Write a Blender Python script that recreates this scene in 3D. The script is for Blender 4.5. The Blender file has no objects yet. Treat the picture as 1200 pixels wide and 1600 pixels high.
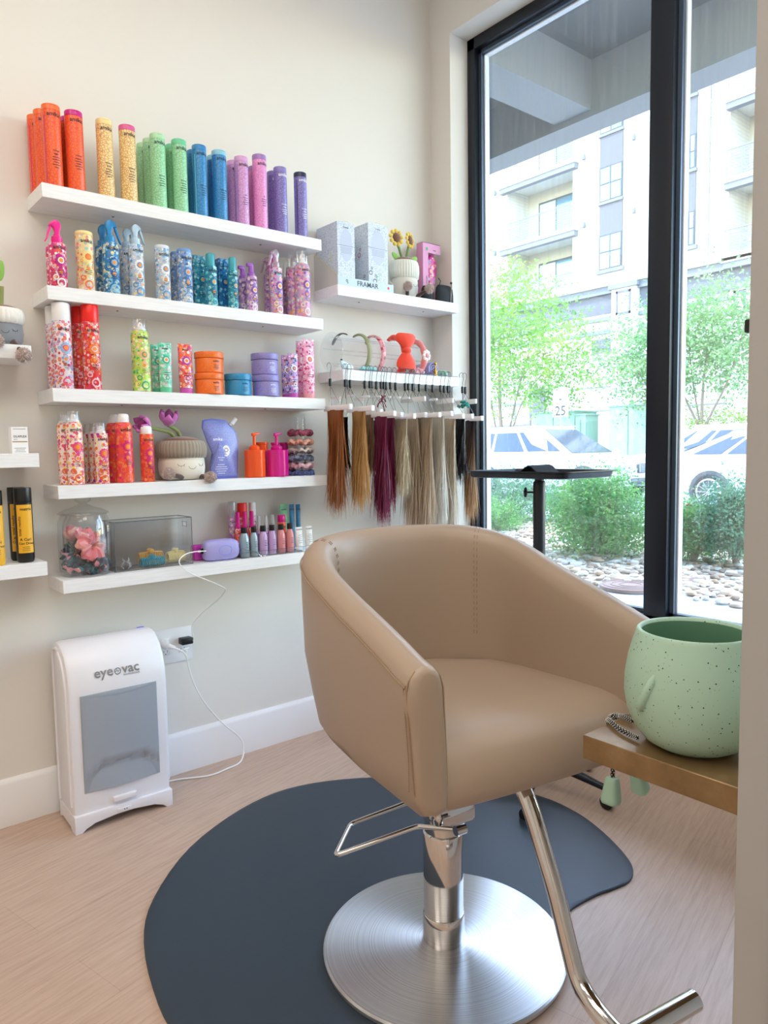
import bpy, bmesh, math, random
from mathutils import Vector, Matrix
random.seed(7)
PI = math.pi
sc = bpy.context.scene
COL = sc.collection

# ------------------------------------------------------------------ camera
H = 1.2934
FPX = 1139.3
_y, _p, _r = math.radians(50.6076), math.radians(4.784), math.radians(-0.9576)
CF = Vector((math.cos(_y)*math.cos(_p), math.sin(_y)*math.cos(_p), -math.sin(_p)))
_rt = CF.cross(Vector((0, 0, 1))).normalized(); _up = _rt.cross(CF)
CR = _rt*math.cos(_r) + _up*math.sin(_r); CU = _up*math.cos(_r) - _rt*math.sin(_r)
cam = bpy.data.cameras.new('camera'); co = bpy.data.objects.new('camera', cam); COL.objects.link(co)
cam.sensor_width = 36; cam.sensor_fit = 'AUTO'; cam.lens = FPX*36/1600
cam.clip_start = .02; cam.clip_end = 500
mw = Matrix((CR, CU, -CF)).transposed().to_4x4(); mw.translation = (0, 0, H); co.matrix_world = mw
sc.camera = co

# ------------------------------------------------------------------ light
w = bpy.data.worlds.new('sky'); sc.world = w; w.use_nodes = True
nt = w.node_tree; nt.nodes.clear()
out = nt.nodes.new('ShaderNodeOutputWorld'); bg = nt.nodes.new('ShaderNodeBackground'); sk = nt.nodes.new('ShaderNodeTexSky')
sk.sky_type = 'NISHITA'; sk.sun_disc = False; sk.sun_elevation = math.radians(55); sk.sun_rotation = math.radians(60); sk.air_density = 1.3; sk.dust_density = .6
bg.inputs['Strength'].default_value = 1.6
nt.links.new(sk.outputs[0], bg.inputs[0]); nt.links.new(bg.outputs[0], out.inputs[0])
sl = bpy.data.lights.new('sun', 'SUN'); sl.energy = 4.6; sl.angle = .009; sl.color = (1, .96, .9)
so = bpy.data.objects.new('sun', sl); COL.objects.link(so)
so.rotation_euler = Vector((.62, -.38, -.95)).to_track_quat('-Z', 'Y').to_euler()
def area(loc, sx, sy, e, col, d=(0, 0, -1)):
    l = bpy.data.lights.new('ceiling_panel_light', 'AREA'); l.shape = 'RECTANGLE'; l.size = sx; l.size_y = sy; l.energy = e; l.color = col
    o = bpy.data.objects.new('ceiling_panel_light', l); COL.objects.link(o); o.location = loc
    o.rotation_euler = Vector(d).to_track_quat('-Z', 'Y').to_euler(); return o
WARM = (1, .90, .79)
area((-.9, 1.2, 3.66), 1.2, 1.2, 26, WARM)
area((-1.6, -1.0, 3.66), 1.6, 1.2, 22, WARM)
area((.9, 1.0, 3.66), 1.2, 1.0, 14, (1, .96, .91))
area((.2, -.6, 3.66), 1.2, 1.0, 18, (1, .95, .9))
vs = sc.view_settings; vs.view_transform = 'Standard'; vs.look = 'None'; vs.exposure = .32; vs.gamma = 1; vs.use_curve_mapping = False

# ------------------------------------------------------------------ measuring helpers (a pixel of the 1200x1600 frame seen on a real plane)
def ray(x, y): return CR*((x-600)/FPX) - CU*((y-800)/FPX) + CF
def at(x, y, X=None, Y=None, Z=None):
    d = ray(x, y)
    t = X/d.x if X is not None else Y/d.y if Y is not None else (Z-H)/d.z
    return Vector((d.x*t, d.y*t, d.z*t+H))
def ang(x, y):
    d = ray(x, y); return math.atan2(d.y, d.x)
def zat(x, y, X, Y):
    d = ray(x, y); return H + d.z*math.hypot(X, Y)/math.hypot(d.x, d.y)

# ------------------------------------------------------------------ materials
def hexc(h):
    h = h.lstrip('#'); o = []
    for i in (0, 2, 4):
        c = int(h[i:i+2], 16)/255; o.append(c/12.92 if c <= .04045 else ((c+.055)/1.055)**2.4)
    return (*o, 1)
_mc = {}
def mat(name, col, rough=.45, metal=0, spec=.5, **kw):
    if name in _mc: return _mc[name]
    m = bpy.data.materials.new(name); m.use_nodes = True; b = m.node_tree.nodes['Principled BSDF']
    b.inputs['Base Color'].default_value = hexc(col) if isinstance(col, str) else col
    b.inputs['Roughness'].default_value = rough; b.inputs['Metallic'].default_value = metal; b.inputs['Specular IOR Level'].default_value = spec
    for k, v in kw.items(): b.inputs[k].default_value = v
    _mc[name] = m; return m
def N(m, t): return m.node_tree.nodes.new(t)
def L(m, a, b): m.node_tree.links.new(a, b)
def coords(m, scale=(1, 1, 1), rot=(0, 0, 0)):
    tc = N(m, 'ShaderNodeTexCoord'); mp = N(m, 'ShaderNodeMapping'); mp.inputs['Scale'].default_value = scale; mp.inputs['Rotation'].default_value = rot
    L(m, tc.outputs['Object'], mp.inputs[0]); return mp.outputs[0]
def ramp(m, fac, stops, interp='LINEAR'):
    r = N(m, 'ShaderNodeValToRGB'); e = r.color_ramp; e.interpolation = interp
    while len(e.elements) < len(stops): e.elements.new(.5)
    for el, (p, c) in zip(e.elements, stops): el.position = p; el.color = hexc(c) if isinstance(c, str) else c
    L(m, fac, r.inputs[0]); return r.outputs[0]
def noise(m, vec, scale, detail=3, rough=.5):
    n = N(m, 'ShaderNodeTexNoise'); n.inputs['Scale'].default_value = scale; n.inputs['Detail'].default_value = detail; n.inputs['Roughness'].default_value = rough
    L(m, vec, n.inputs['Vector']); return n.outputs[0]
def bump(m, fac, strength=.2, dist=.01):
    b = N(m, 'ShaderNodeBump'); b.inputs['Strength'].default_value = strength; b.inputs['Distance'].default_value = dist
    L(m, fac, b.inputs['Height']); L(m, b.outputs[0], m.node_tree.nodes['Principled BSDF'].inputs['Normal'])
def base(m): return m.node_tree.nodes['Principled BSDF'].inputs['Base Color']
def mixc(m, fac, a, b):
    x = N(m, 'ShaderNodeMix'); x.data_type = 'RGBA'
    for s, v in ((x.inputs[6], a), (x.inputs[7], b)):
        if isinstance(v, str): s.default_value = hexc(v)
        else: L(m, v, s)
    if isinstance(fac, float): x.inputs[0].default_value = fac
    else: L(m, fac, x.inputs[0])
    return x.outputs[2]
def wall_mat(name, col):
    m = mat(name, col, .85, 0, .2); bump(m, noise(m, coords(m), 60, 4), .06, .003); return m
def fine(name, bcol, line, rough=.33):
    if name in _mc: return _mc[name]
    m = mat(name, bcol, rough); v = N(m, 'ShaderNodeTexVoronoi'); v.feature = 'DISTANCE_TO_EDGE'; v.inputs['Scale'].default_value = 120
    L(m, coords(m), v.inputs['Vector']); L(m, ramp(m, v.outputs['Distance'], [(.0, line), (.06, line), (.12, bcol)]), base(m)); return m
def floral(name, bcol, pal, scale=75, rough=.3):
    """printed packaging: rings and petals in flat colours"""
    if name in _mc: return _mc[name]
    m = mat(name, bcol, rough); co_ = coords(m)
    v = N(m, 'ShaderNodeTexVoronoi'); v.inputs['Scale'].default_value = scale; L(m, co_, v.inputs['Vector'])
    sp = N(m, 'ShaderNodeSeparateColor'); L(m, v.outputs['Color'], sp.inputs[0])
    n = len(pal); cells = ramp(m, sp.outputs[0], [(i/n, c) for i, c in enumerate(pal)], 'CONSTANT')
    cells2 = ramp(m, sp.outputs[1], [(i/n, c) for i, c in enumerate(pal[1:]+pal[:1])], 'CONSTANT')
    ring = ramp(m, v.outputs['Distance'], [(0, '#ffffff'), (.16, '#000000'), (.3, '#ffffff'), (.42, '#000000')], 'CONSTANT')
    inner = mixc(m, ring, cells, cells2)
    edge = ramp(m, v.outputs['Distance'], [(0, '#000000'), (.55, '#ffffff')], 'CONSTANT')
    L(m, mixc(m, edge, inner, bcol), base(m)); return m
def clear(name, tint=(1, 1, 1, 1), haze=.04, edge=.5, rough=.03):
    """thin clear plastic or glass: see-through face on, brighter and darker at the rims"""
    if name in _mc: return _mc[name]
    m = bpy.data.materials.new(name); m.use_nodes = True; t = m.node_tree; t.nodes.clear()
    o = N(m, 'ShaderNodeOutputMaterial'); tr = N(m, 'ShaderNodeBsdfTransparent'); gl = N(m, 'ShaderNodeBsdfGlossy'); df = N(m, 'ShaderNodeBsdfDiffuse')
    lw = N(m, 'ShaderNodeLayerWeight'); lw.inputs[0].default_value = .35
    tr.inputs[0].default_value = tint; gl.inputs['Roughness'].default_value = rough; df.inputs[0].default_value = (.75, .78, .8, 1)
    mr = N(m, 'ShaderNodeMapRange'); L(m, lw.outputs['Facing'], mr.inputs[0]); mr.inputs[1].default_value = 0; mr.inputs[2].default_value = 1; mr.inputs[3].default_value = .05; mr.inputs[4].default_value = edge
    m1 = N(m, 'ShaderNodeMixShader'); m2 = N(m, 'ShaderNodeMixShader')
    m1.inputs[0].default_value = haze; L(m, tr.outputs[0], m1.inputs[1]); L(m, df.outputs[0], m1.inputs[2])
    L(m, mr.outputs[0], m2.inputs[0]); L(m, m1.outputs[0], m2.inputs[1]); L(m, gl.outputs[0], m2.inputs[2]); L(m, m2.outputs[0], o.inputs[0])
    _mc[name] = m; return m
def leafmat(name, cols, scale=2.5):
    m = mat(name, cols[1], .55); co_ = coords(m); c = ramp(m, noise(m, co_, scale, 4, .7), [(.32, cols[0]), (.5, cols[1]), (.66, cols[2])])
    L(m, c, base(m)); b = m.node_tree.nodes['Principled BSDF']
    tl = N(m, 'ShaderNodeBsdfTranslucent'); L(m, c, tl.inputs[0]); mx = N(m, 'ShaderNodeMixShader'); mx.inputs[0].default_value = .4
    o = m.node_tree.nodes['Material Output']; L(m, b.outputs[0], mx.inputs[1]); L(m, tl.outputs[0], mx.inputs[2]); L(m, mx.outputs[0], o.inputs[0]); return m

INK = mat('black_ink', '#191720', .5)
WINK = mat('white_ink', '#f4f2f8', .5)
CHROME = mat('chrome', '#d6d3d0', .07, 1)
BLACK = mat('black_plastic', '#14161a', .4)
WHITEP = mat('white_plastic', '#f1f0f1', .3)
CLEAR = clear('clear_plastic', (1, 1, 1, 1), .05, .5)
ACRYL = clear('clear_acrylic', (.985, .99, .995, 1), .015, .35)

# ------------------------------------------------------------------ mesh builder
class MB:
    def __init__(s): s.v = []; s.f = []; s.mi = []
    def add(s, vs, fs, m=0):
        o = len(s.v); s.v += [tuple(p) for p in vs]
        for f in fs: s.f.append(tuple(i+o for i in f)); s.mi.append(m)
        return s
    def box(s, x0, x1, y0, y1, z0, z1, m=0, bev=0, seg=2):
        if x0 > x1: x0, x1 = x1, x0
        if y0 > y1: y0, y1 = y1, y0
        if z0 > z1: z0, z1 = z1, z0
        b = bmesh.new(); bmesh.ops.create_cube(b, size=1)
        for p in b.verts: p.co = ((x0+x1)/2+p.co.x*(x1-x0), (y0+y1)/2+p.co.y*(y1-y0), (z0+z1)/2+p.co.z*(z1-z0))
        if bev: bmesh.ops.bevel(b, geom=b.edges[:], offset=min(bev, .49*min(x1-x0, y1-y0, z1-z0)), segments=seg, profile=.5, affect='EDGES')
        return s.bm(b, m)
    def bm(s, b, m=0):
        b.verts.index_update(); s.add([p.co for p in b.verts], [[q.index for q in f.verts] for f in b.faces], m); b.free(); return s
    def lathe(s, prof, seg=24, c=(0, 0, 0), m=0, sx=1, sy=1, cap=True, wob=None):
        vs, fs = [], []
        for (r, z) in prof:
            for i in range(seg):
                a = 2*PI*i/seg; k = wob(a, z) if wob else 1
                vs.append((c[0]+r*k*sx*math.cos(a), c[1]+r*k*sy*math.sin(a), c[2]+z))
        for j in range(len(prof)-1):
            for i in range(seg):
                a, b = j*seg+i, j*seg+(i+1) % seg; fs.append((a, b, b+seg, a+seg))
        if cap:
            if prof[0][0] > 1e-6: fs.append(tuple(range(seg))[::-1])
            if prof[-1][0] > 1e-6: fs.append(tuple(range((len(prof)-1)*seg, len(prof)*seg)))
        return s.add(vs, fs, m)
    def tube(s, pts, r, seg=8, m=0, cap=True, closed=False, flat=1):
        pts = [Vector(p) for p in pts]; n = len(pts); rs = r if isinstance(r, (list, tuple)) else [r]*n
        vs, fs = [], []; up = None
        for i, p in enumerate(pts):
            a = pts[(i-1) % n] if closed or i > 0 else p; b = pts[(i+1) % n] if closed or i < n-1 else p
            t = (b-a).normalized()
            if up is None: up = Vector((0, 0, 1)) if abs(t.z) < .9 else Vector((1, 0, 0))
            x = t.cross(up)
            if x.length < 1e-5: x = t.orthogonal()
            x.normalize(); up = x.cross(t).normalized()
            for k in range(seg):
                q = 2*PI*k/seg; vs.append(p + x*math.cos(q)*rs[i] + up*math.sin(q)*rs[i]*flat)
        for j in range(n if closed else n-1):
            for k in range(seg):
                a, b = j*seg+k, j*seg+(k+1) % seg; c, d = ((j+1) % n)*seg+(k+1) % seg, ((j+1) % n)*seg+k; fs.append((a, b, c, d))
        if cap and not closed: fs.append(tuple(range(seg))[::-1]); fs.append(tuple(range((n-1)*seg, n*seg)))
        return s.add(vs, fs, m)
    def ell(s, c, rx, ry, rz, m=0, seg=16, rings=10, wob=None):
        pr = [(math.sin(PI*j/rings), -math.cos(PI*j/rings)) for j in range(rings+1)]
        pr[0] = (1e-4, -1); pr[-1] = (1e-4, 1)
        vs, fs = [], []
        for (r, z) in pr:
            for i in range(seg):
                a = 2*PI*i/seg; k = wob(a, z) if wob else 1
                vs.append((c[0]+rx*r*math.cos(a)*k, c[1]+ry*r*math.sin(a)*k, c[2]+rz*z*k))
        for j in range(rings):
            for i in range(seg):
                a, b = j*seg+i, j*seg+(i+1) % seg; fs.append((a, b, b+seg, a+seg))
        return s.add(vs, fs, m)
    def prism(s, pts, d0, d1, plane='XZ', m=0, bev=0):
        """outline extruded along the axis missing from the plane's name"""
        def P(u, v, d): return {'XZ': (u, d, v), 'YZ': (d, u, v), 'XY': (u, v, d)}[plane]
        n = len(pts)
        if bev:
            b = bmesh.new(); A = [b.verts.new(P(u, v, d0)) for u, v in pts]; B = [b.verts.new(P(u, v, d1)) for u, v in pts]
            b.faces.new(A); b.faces.new(B[::-1])
            for i in range(n): b.faces.new((A[i], B[i], B[(i+1) % n], A[(i+1) % n]))
            bmesh.ops.recalc_face_normals(b, faces=b.faces[:]); bmesh.ops.bevel(b, geom=b.edges[:], offset=bev, segments=2, profile=.5, affect='EDGES')
            return s.bm(b, m)
        vs = [P(u, v, d0) for u, v in pts]+[P(u, v, d1) for u, v in pts]
        fs = [tuple(range(n))[::-1], tuple(range(n, 2*n))]+[(i, (i+1) % n, (i+1) % n+n, i+n) for i in range(n)]
        return s.add(vs, fs, m)
    def loft(s, rings, m=0, cap=True, closed=True):
        n = len(rings[0]); vs = [p for r in rings for p in r]; fs = []
        for j in range(len(rings)-1):
            for i in range(n if closed else n-1):
                a, b = j*n+i, j*n+(i+1) % n; fs.append((a, b, b+n, a+n))
        if cap: fs.append(tuple(range(n))[::-1]); fs.append(tuple(range((len(rings)-1)*n, len(rings)*n)))
        return s.add(vs, fs, m)
    def xf(s, M):
        s.v = [tuple(M @ Vector(p)) for p in s.v]; return s
    def build(s, name, mats, parent=None, ang=38, fix=True, loc=None):
        me = bpy.data.meshes.new(name); me.from_pydata(s.v, [], s.f)
        for k in (mats if isinstance(mats, (list, tuple)) else [mats]): me.materials.append(k)
        me.polygons.foreach_set('material_index', s.mi)
        if fix:
            b = bmesh.new(); b.from_mesh(me); bmesh.ops.recalc_face_normals(b, faces=b.faces[:]); b.to_mesh(me); b.free()
        me.polygons.foreach_set('use_smooth', [True]*len(me.polygons)); me.set_sharp_from_angle(angle=math.radians(ang)); me.update()
        o = bpy.data.objects.new(name, me); COL.objects.link(o)
        if parent: o.parent = parent
        if loc: o.location = loc
        return o
def tag(o, label, cat, group=None):
    o['label'] = label; o['category'] = cat
    if group: o['group'] = group
    return o
def thing(name, label, cat, loc=(0, 0, 0), rz=0, group=None):
    o = bpy.data.objects.new(name, None); o.empty_display_size = .05; COL.objects.link(o); o.location = loc; o.rotation_euler = (0, 0, rz)
    return tag(o, label, cat, group)
def struct(o): o['kind'] = 'structure'; return o

# ------------------------------------------------------------------ lettering and printed marks
_tc = {}
def text2d(s):
    if s in _tc: return _tc[s]
    c = bpy.data.curves.new('lettering', 'FONT'); c.body = s; c.size = 1; c.resolution_u = 2; c.align_x = 'CENTER'; c.offset = .016
    o = bpy.data.objects.new('lettering', c); COL.objects.link(o); dg = bpy.context.evaluated_depsgraph_get()
    me = bpy.data.meshes.new_from_object(o.evaluated_get(dg)); r = ([(p.co.x, p.co.y) for p in me.vertices], [tuple(f.vertices) for f in me.polygons])
    bpy.data.objects.remove(o); bpy.data.curves.remove(c); bpy.data.meshes.remove(me); _tc[s] = r; return r
def wrapf(r, a0=0, sy=1):
    """maps a flat design (u across, v up) onto an upright cylinder facing -y"""
    def f(u, v, lift=.0005):
        a = a0+u/r; return ((r+lift)*math.sin(a), -(r+lift)*math.cos(a)*sy, v)
    return f
def flatf(o, ux, uy, n):
    o, ux, uy, n = Vector(o), Vector(ux).normalized(), Vector(uy).normalized(), Vector(n).normalized()
    return lambda u, v, lift=.0005: tuple(o+ux*u+uy*v+n*lift)
def put(mb, fs, W, m, lift=.0006):
    vs, f = fs; mb.add([W(u, v, lift) for u, v in vs], f, m)
def text(mb, s, size, u, v, W, m, wide=1, lift=.0006, rot=False):
    vs, fs = text2d(s)
    p = [(-b*size, a*size*wide) if rot else (a*size*wide, b*size) for a, b in vs]
    put(mb, ([(u+a, v+b) for a, b in p], fs), W, m, lift)
def disc2(cx, cy, R, n=10, R2=None, ph=0):
    vs = [(cx, cy)]+[(cx+R*math.cos(ph+2*PI*i/n), cy+(R2 or R)*math.sin(ph+2*PI*i/n)) for i in range(n)]
    return vs, [(0, i+1, (i+1) % n+1) for i in range(n)]
def ring2(cx, cy, R, r, n=16, drop=0):
    vs = []
    for i in range(n):
        a = 2*PI*i/n; k = 1+drop*max(0, math.sin(a))**6
        vs += [(cx+R*math.cos(a), cy+R*k*math.sin(a)), (cx+r*math.cos(a), cy+r*k*math.sin(a))]
    return vs, [(2*i, (2*i+2) % (2*n), (2*i+3) % (2*n), 2*i+1) for i in range(n)]
def bar2(cx, cy, w_, h_):
    k = 4; vs = []
    for i in range(k+1): x = cx-w_/2+w_*i/k; vs += [(x, cy-h_/2), (x, cy+h_/2)]
    return vs, [(2*i, 2*i+2, 2*i+3, 2*i+1) for i in range(k)]
def flower(mb, cx, cy, R, W, pet, cen, core):
    for i in range(12):
        a = 2*PI*i/12; put(mb, disc2(cx+.78*R*math.cos(a), cy+.78*R*math.sin(a), .24*R, 8), W, pet, .0008)
    put(mb, disc2(cx, cy, .55*R, 14), W, cen, .0009); put(mb, disc2(cx, cy, .36*R, 10), W, core, .0012)
# ================================================================== THE ROOM
YW = 2.769; XW = 2.6166; YF = 2.5855
WALL = wall_mat('wall_paint', '#e8e4dc'); TRIMW = mat('trim_paint', '#f0eeee', .45)
struct(MB().box(-4.2, XW+.12, YW, YW+.15, -.2, 3.7).build('wall_back', WALL))
# window wall: strips round the opening (0.60-3.29 m high)
OY0, OY1, OZ0, OZ1 = -2.2, 2.628, .574, 3.295
m = MB(); m.box(XW, XW+.24, OY1, YW+.15, -.2, 3.9); m.box(XW, XW+.24, -3, OY1, OZ1, 3.9); m.box(XW, XW+.24, -3, OY1, -.2, OZ0); m.box(XW, XW+.24, -3, OY0, OZ0, OZ1)
struct(m.build('wall_right', WALL))
struct(MB().box(-4.2, XW+.1, -3.15, -3, -.2, 3.7).build('wall_front', WALL))
struct(MB().box(-4.35, -4.2, -3.15, YW+.15, -.2, 3.7).build('wall_left', WALL))
struct(MB().box(-4.35, XW+.24, -3.15, YW+.15, 3.7, 3.85).build('ceiling', mat('ceiling_paint', '#f2efe9', .9)))
# floor of wide oak boards running towards the window wall
fm = mat('oak_floor', '#d2b7a3', .42, 0, .4); c_ = coords(fm, (1, 1, 1), (0, 0, math.radians(-14)))
br = N(fm, 'ShaderNodeTexBrick'); L(fm, c_, br.inputs['Vector']); br.inputs['Scale'].default_value = 1; br.inputs['Brick Width'].default_value = 1.5; br.inputs['Row Height'].default_value = .19; br.inputs['Mortar Size'].default_value = .0012; br.offset = .37
br.inputs['Color1'].default_value = hexc('#cbb09b'); br.inputs['Color2'].default_value = hexc('#b99e8b'); br.inputs['Mortar'].default_value = hexc('#a98f7b')
g = N(fm, 'ShaderNodeMapping'); g.inputs['Scale'].default_value = (1.3, 17, 1); L(fm, c_, g.inputs[0])
gr = noise(fm, g.outputs[0], 5, 6, .65); grc = ramp(fm, gr, [(.25, '#9f8472'), (.5, '#c4a995'), (.78, '#d8c2b1')])
mx = mixc(fm, .55, br.outputs[0], grc)
kn = noise(fm, coords(fm, (1, 2.2, 1), (0, 0, math.radians(-14))), 2.6, 3, .5); kr = ramp(fm, kn, [(.66, '#000000'), (.78, '#5a5a5a')])
L(fm, mixc(fm, kr, mx, '#a38874'), base(fm)); bump(fm, gr, .05, .002)
struct(MB().box(-4.2, XW, -3, YW, -.1, 0).build('floor', fm))
# baseboards
m = MB().prism([(YW-.016, 0), (YW, 0), (YW, .168), (YW-.005, .168), (YW-.012, .158), (YW-.016, .15)], -4.2, XW-.016, 'YZ'); struct(m.build('baseboard_back', TRIMW))
m = MB().prism([(XW-.016, 0), (XW, 0), (XW, .168), (XW-.005, .168), (XW-.012, .158), (XW-.016, .15)], .41, YW, 'XZ'); struct(m.build('baseboard_right', TRIMW))
# partition whose finished end is the pale jamb at the right of the view
struct(MB().box(.905, XW, .282, .398, 0, 3.7).build('wall_partition', WALL))
JM = mat('jamb_paint', '#b0b0ad', .5)
struct(MB().box(.893, .905, .356, .402, 0, 3.7, 0, .002).box(.886, .905, .27, .354, 0, 3.7, 0, .002).build('trim_1', JM))
hz_ = zat(1168, 510, .915, .405)
k = tag(MB().box(.906, .918, .400, .4135, hz_-.008, hz_+.008, 0, .002).build('wall_hook', BLACK), 'small black catch fixed to the pale jamb at the right edge', 'catch')
# ------------------------------------------------------------------ window
FR = mat('window_frame_paint', '#161d28', .38, .2); FR2 = mat('window_frame_grey', '#4c5a6b', .35, .3); GASK = mat('glazing_gasket', '#e4e8ec', .3)
X0 = XW+.12
m = MB()
def fr_y(ya, yb, z0, z1):      # a vertical profile between two y values
    m.box(X0, X0+.11, ya, yb, z0, z1, 0, .002)
for ya, yb in ((2.58, OY1), (1.537, 1.636), (.50, .60), (-.55, -.45), (OY0, OY0+.05)): fr_y(ya, yb, OZ0, OZ1)
for z0, z1 in ((OZ0, OZ0+.022), (OZ1-.055, OZ1)): m.box(X0, X0+.11, OY0, OY1, z0, z1, 0, .002)
wf = struct(m.build('window_1', FR))
m = MB(); q = MB(); gl = MB()
for ya, yb in ((1.636, 2.58), (.60, 1.537), (-.45, .50)):
    for i, (e, mm) in enumerate(((.0, m), (.018, q))):
        a, b, z0, z1, t = ya+e, yb-e, OZ0+.020+e*.6, OZ1-.055-e, (.018 if i == 0 else .006)
        xx = X0+.03+.02*i
        mm.box(xx, xx+.03, a, a+t, z0, z1); mm.box(xx, xx+.03, b-t, b, z0, z1); mm.box(xx, xx+.03, a, b, z0, z0+t); mm.box(xx, xx+.03, a, b, z1-t, z1)
    gl.box(X0+.062, X0+.068, ya+.02, yb-.02, OZ0+.035, OZ1-.075)
m.build('glazing_bead', FR2, wf); q.build('gasket', GASK, wf)
GL = clear('window_glass', (.95, .975, .98, 1), .045, .12, .0)
_m1 = [n for n in GL.node_tree.nodes if n.type == 'MIX_SHADER'][0]   # dusty film with faint run marks
_hz = N(GL, 'ShaderNodeMapRange'); L(GL, noise(GL, coords(GL, (1, 16, .9)), 3, 6, .65), _hz.inputs[0]); _hz.inputs[1].default_value = .45; _hz.inputs[2].default_value = .8; _hz.inputs[3].default_value = .03; _hz.inputs[4].default_value = .16; L(GL, _hz.outputs[0], _m1.inputs[0])
gl.build('pane', GL, wf)
struct(MB().box(XW, X0, OY0, OY1, OZ0-.02, OZ0-.001, 0, .002).build('trim_2', TRIMW))

# ------------------------------------------------------------------ wall shelves
SH = mat('white_shelf_foil', '#f1f1f1', .38); L(SH, ramp(SH, noise(SH, coords(SH, (4, 30, 60)), 3, 3), [(.3, '#ececec'), (.7, '#f5f5f5')]), base(SH))
ZS = [2.1817, 1.8551, 1.5206, 1.1948, .8716]; TH = .0456
XL, XR = .7085, 1.8085
nm = ['topmost of the long white floating shelves, with tall shampoo bottles', 'second long white floating shelf from the top, with spray bottles',
      'middle long white floating shelf, with aerosols, tubes and jars', 'fourth long white floating shelf, with the tulip plush', 'lowest long white floating shelf, with the glass jar and clear bin']
def shelf(x0, x1, z, label, group):
    o = MB().box(x0, x1, YF, YW, z-TH, z, 0, .0012, 1)
    t = o.build('floating_shelf', SH); tag(t, label, 'shelf', group)
    for i in range(2):
        MB().lathe([(.004, -.002), (.004, .0005)], 10, (x0+(x1-x0)*(.23+.54*i), YF+.07, z-TH), 0).build('fixing_screw', mat('screw_steel', '#77736f', .4, .8), t)
    return t
for z, l in zip(ZS, nm): shelf(XL, XR, z, l, 'long white wall shelves')
shelf(1.887, XW-.001, 2.0094, 'upper short white shelf beside the window, with the sunflower plush', 'short white wall shelves')
shelf(1.905, XW-.001, 1.650, 'lower short white shelf beside the window, with hangers along its edge', 'short white wall shelves')
shelf(-.45, .650, 1.654, 'highest left-edge white shelf, with the grey plush', 'white shelves at the left edge')
shelf(-.45, .655, 1.305, 'middle left-edge white shelf, with a small white carton', 'white shelves at the left edge')
shelf(-.45, .662, .943, 'lowest left-edge white shelf, with black and yellow bottles', 'white shelves at the left edge')

# ================================================================== CHAIR
LE = mat('tan_leather', '#a8937f', .38, 0, .5); bump(LE, noise(LE, coords(LE), 420, 3), .10, .0008)
PIP = mat('tan_piping', '#9a7f64', .5)
CX, CY = 1.245, 1.30
ch = thing('salon_chair', 'tan leather barrel-back salon chair on a round brushed steel base', 'chair', (CX, CY, 0), math.radians(-10))
W_, D0, T_ = .342, .395, .078
def smooth(x, pts):
    if x <= pts[0][0]: return pts[0][1]
    for (a, b), (c, d) in zip(pts, pts[1:]):
        if x <= c: t = (x-a)/(c-a); return b+(d-b)*t
    return pts[-1][1]
def rimz(y):
    P_ = [(-.395, .890), (-.30, .922), (-.20, .951), (-.10, .978), (0, 1.012), (.10, 1.043), (.20, 1.066), (.29, 1.076)]
    return (smooth(y-.03, P_)+smooth(y, P_)+smooth(y+.03, P_))/3
def plan(u, off):
    """u 0..1 from the left arm tip round the back to the right arm tip, off = inward offset"""
    LS, AR = .40, .95; w_ = W_-off; b_ = .29-off; y0 = .0
    tot = 2*LS+AR; s = u*tot
    if s < LS: return Vector((-w_, -D0+(D0+y0)*s/LS))
    if s > LS+AR: return Vector((w_, y0-(D0+y0)*(s-LS-AR)/LS))
    a = PI*(s-LS)/AR; e = .86
    return Vector((-w_*math.copysign(abs(math.cos(a))**e, math.cos(a)), y0+b_*abs(math.sin(a))**e))
def section(u):
    y = plan(u, 0).y; zr = rimz(y); back = max(0, min(1, (y+.15)/.4))
    lean = .0
    pr = [(.060+.03*back, .600), (.030+.03*back, .608), (.018+.022*back, .635), (.012+.012*back, .70), (.004, .80), (0, zr-.075), (0, zr-.045), (.006, zr-.020), (.020, zr-.005), (.039, zr),
          (.058, zr-.005), (.071, zr-.020), (.078, zr-.045), (.080, zr-.09), (.083, .76), (.088, .66), (.088, .605)]
    return [(*plan(u, o), z) for o, z in pr]
NU = 72; rings = [section(i/NU) for i in range(NU+1)]
def capring(r, d, k):
    cx = sum(p[0] for p in r)/len(r); cz = sum(p[2] for p in r)/len(r)
    return [(cx+(p[0]-cx)*k, p[1]-d, cz+(p[2]-cz)*(1-(1-k)*.25)) for p in r]
rr = [capring(rings[0], .014, .55), capring(rings[0], .012, .80), capring(rings[0], .006, .94)]+rings+[capring(rings[-1], .006, .94), capring(rings[-1], .012, .80), capring(rings[-1], .014, .55)]
MB().loft(rr).build('backrest', LE, ch, 50)
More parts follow.
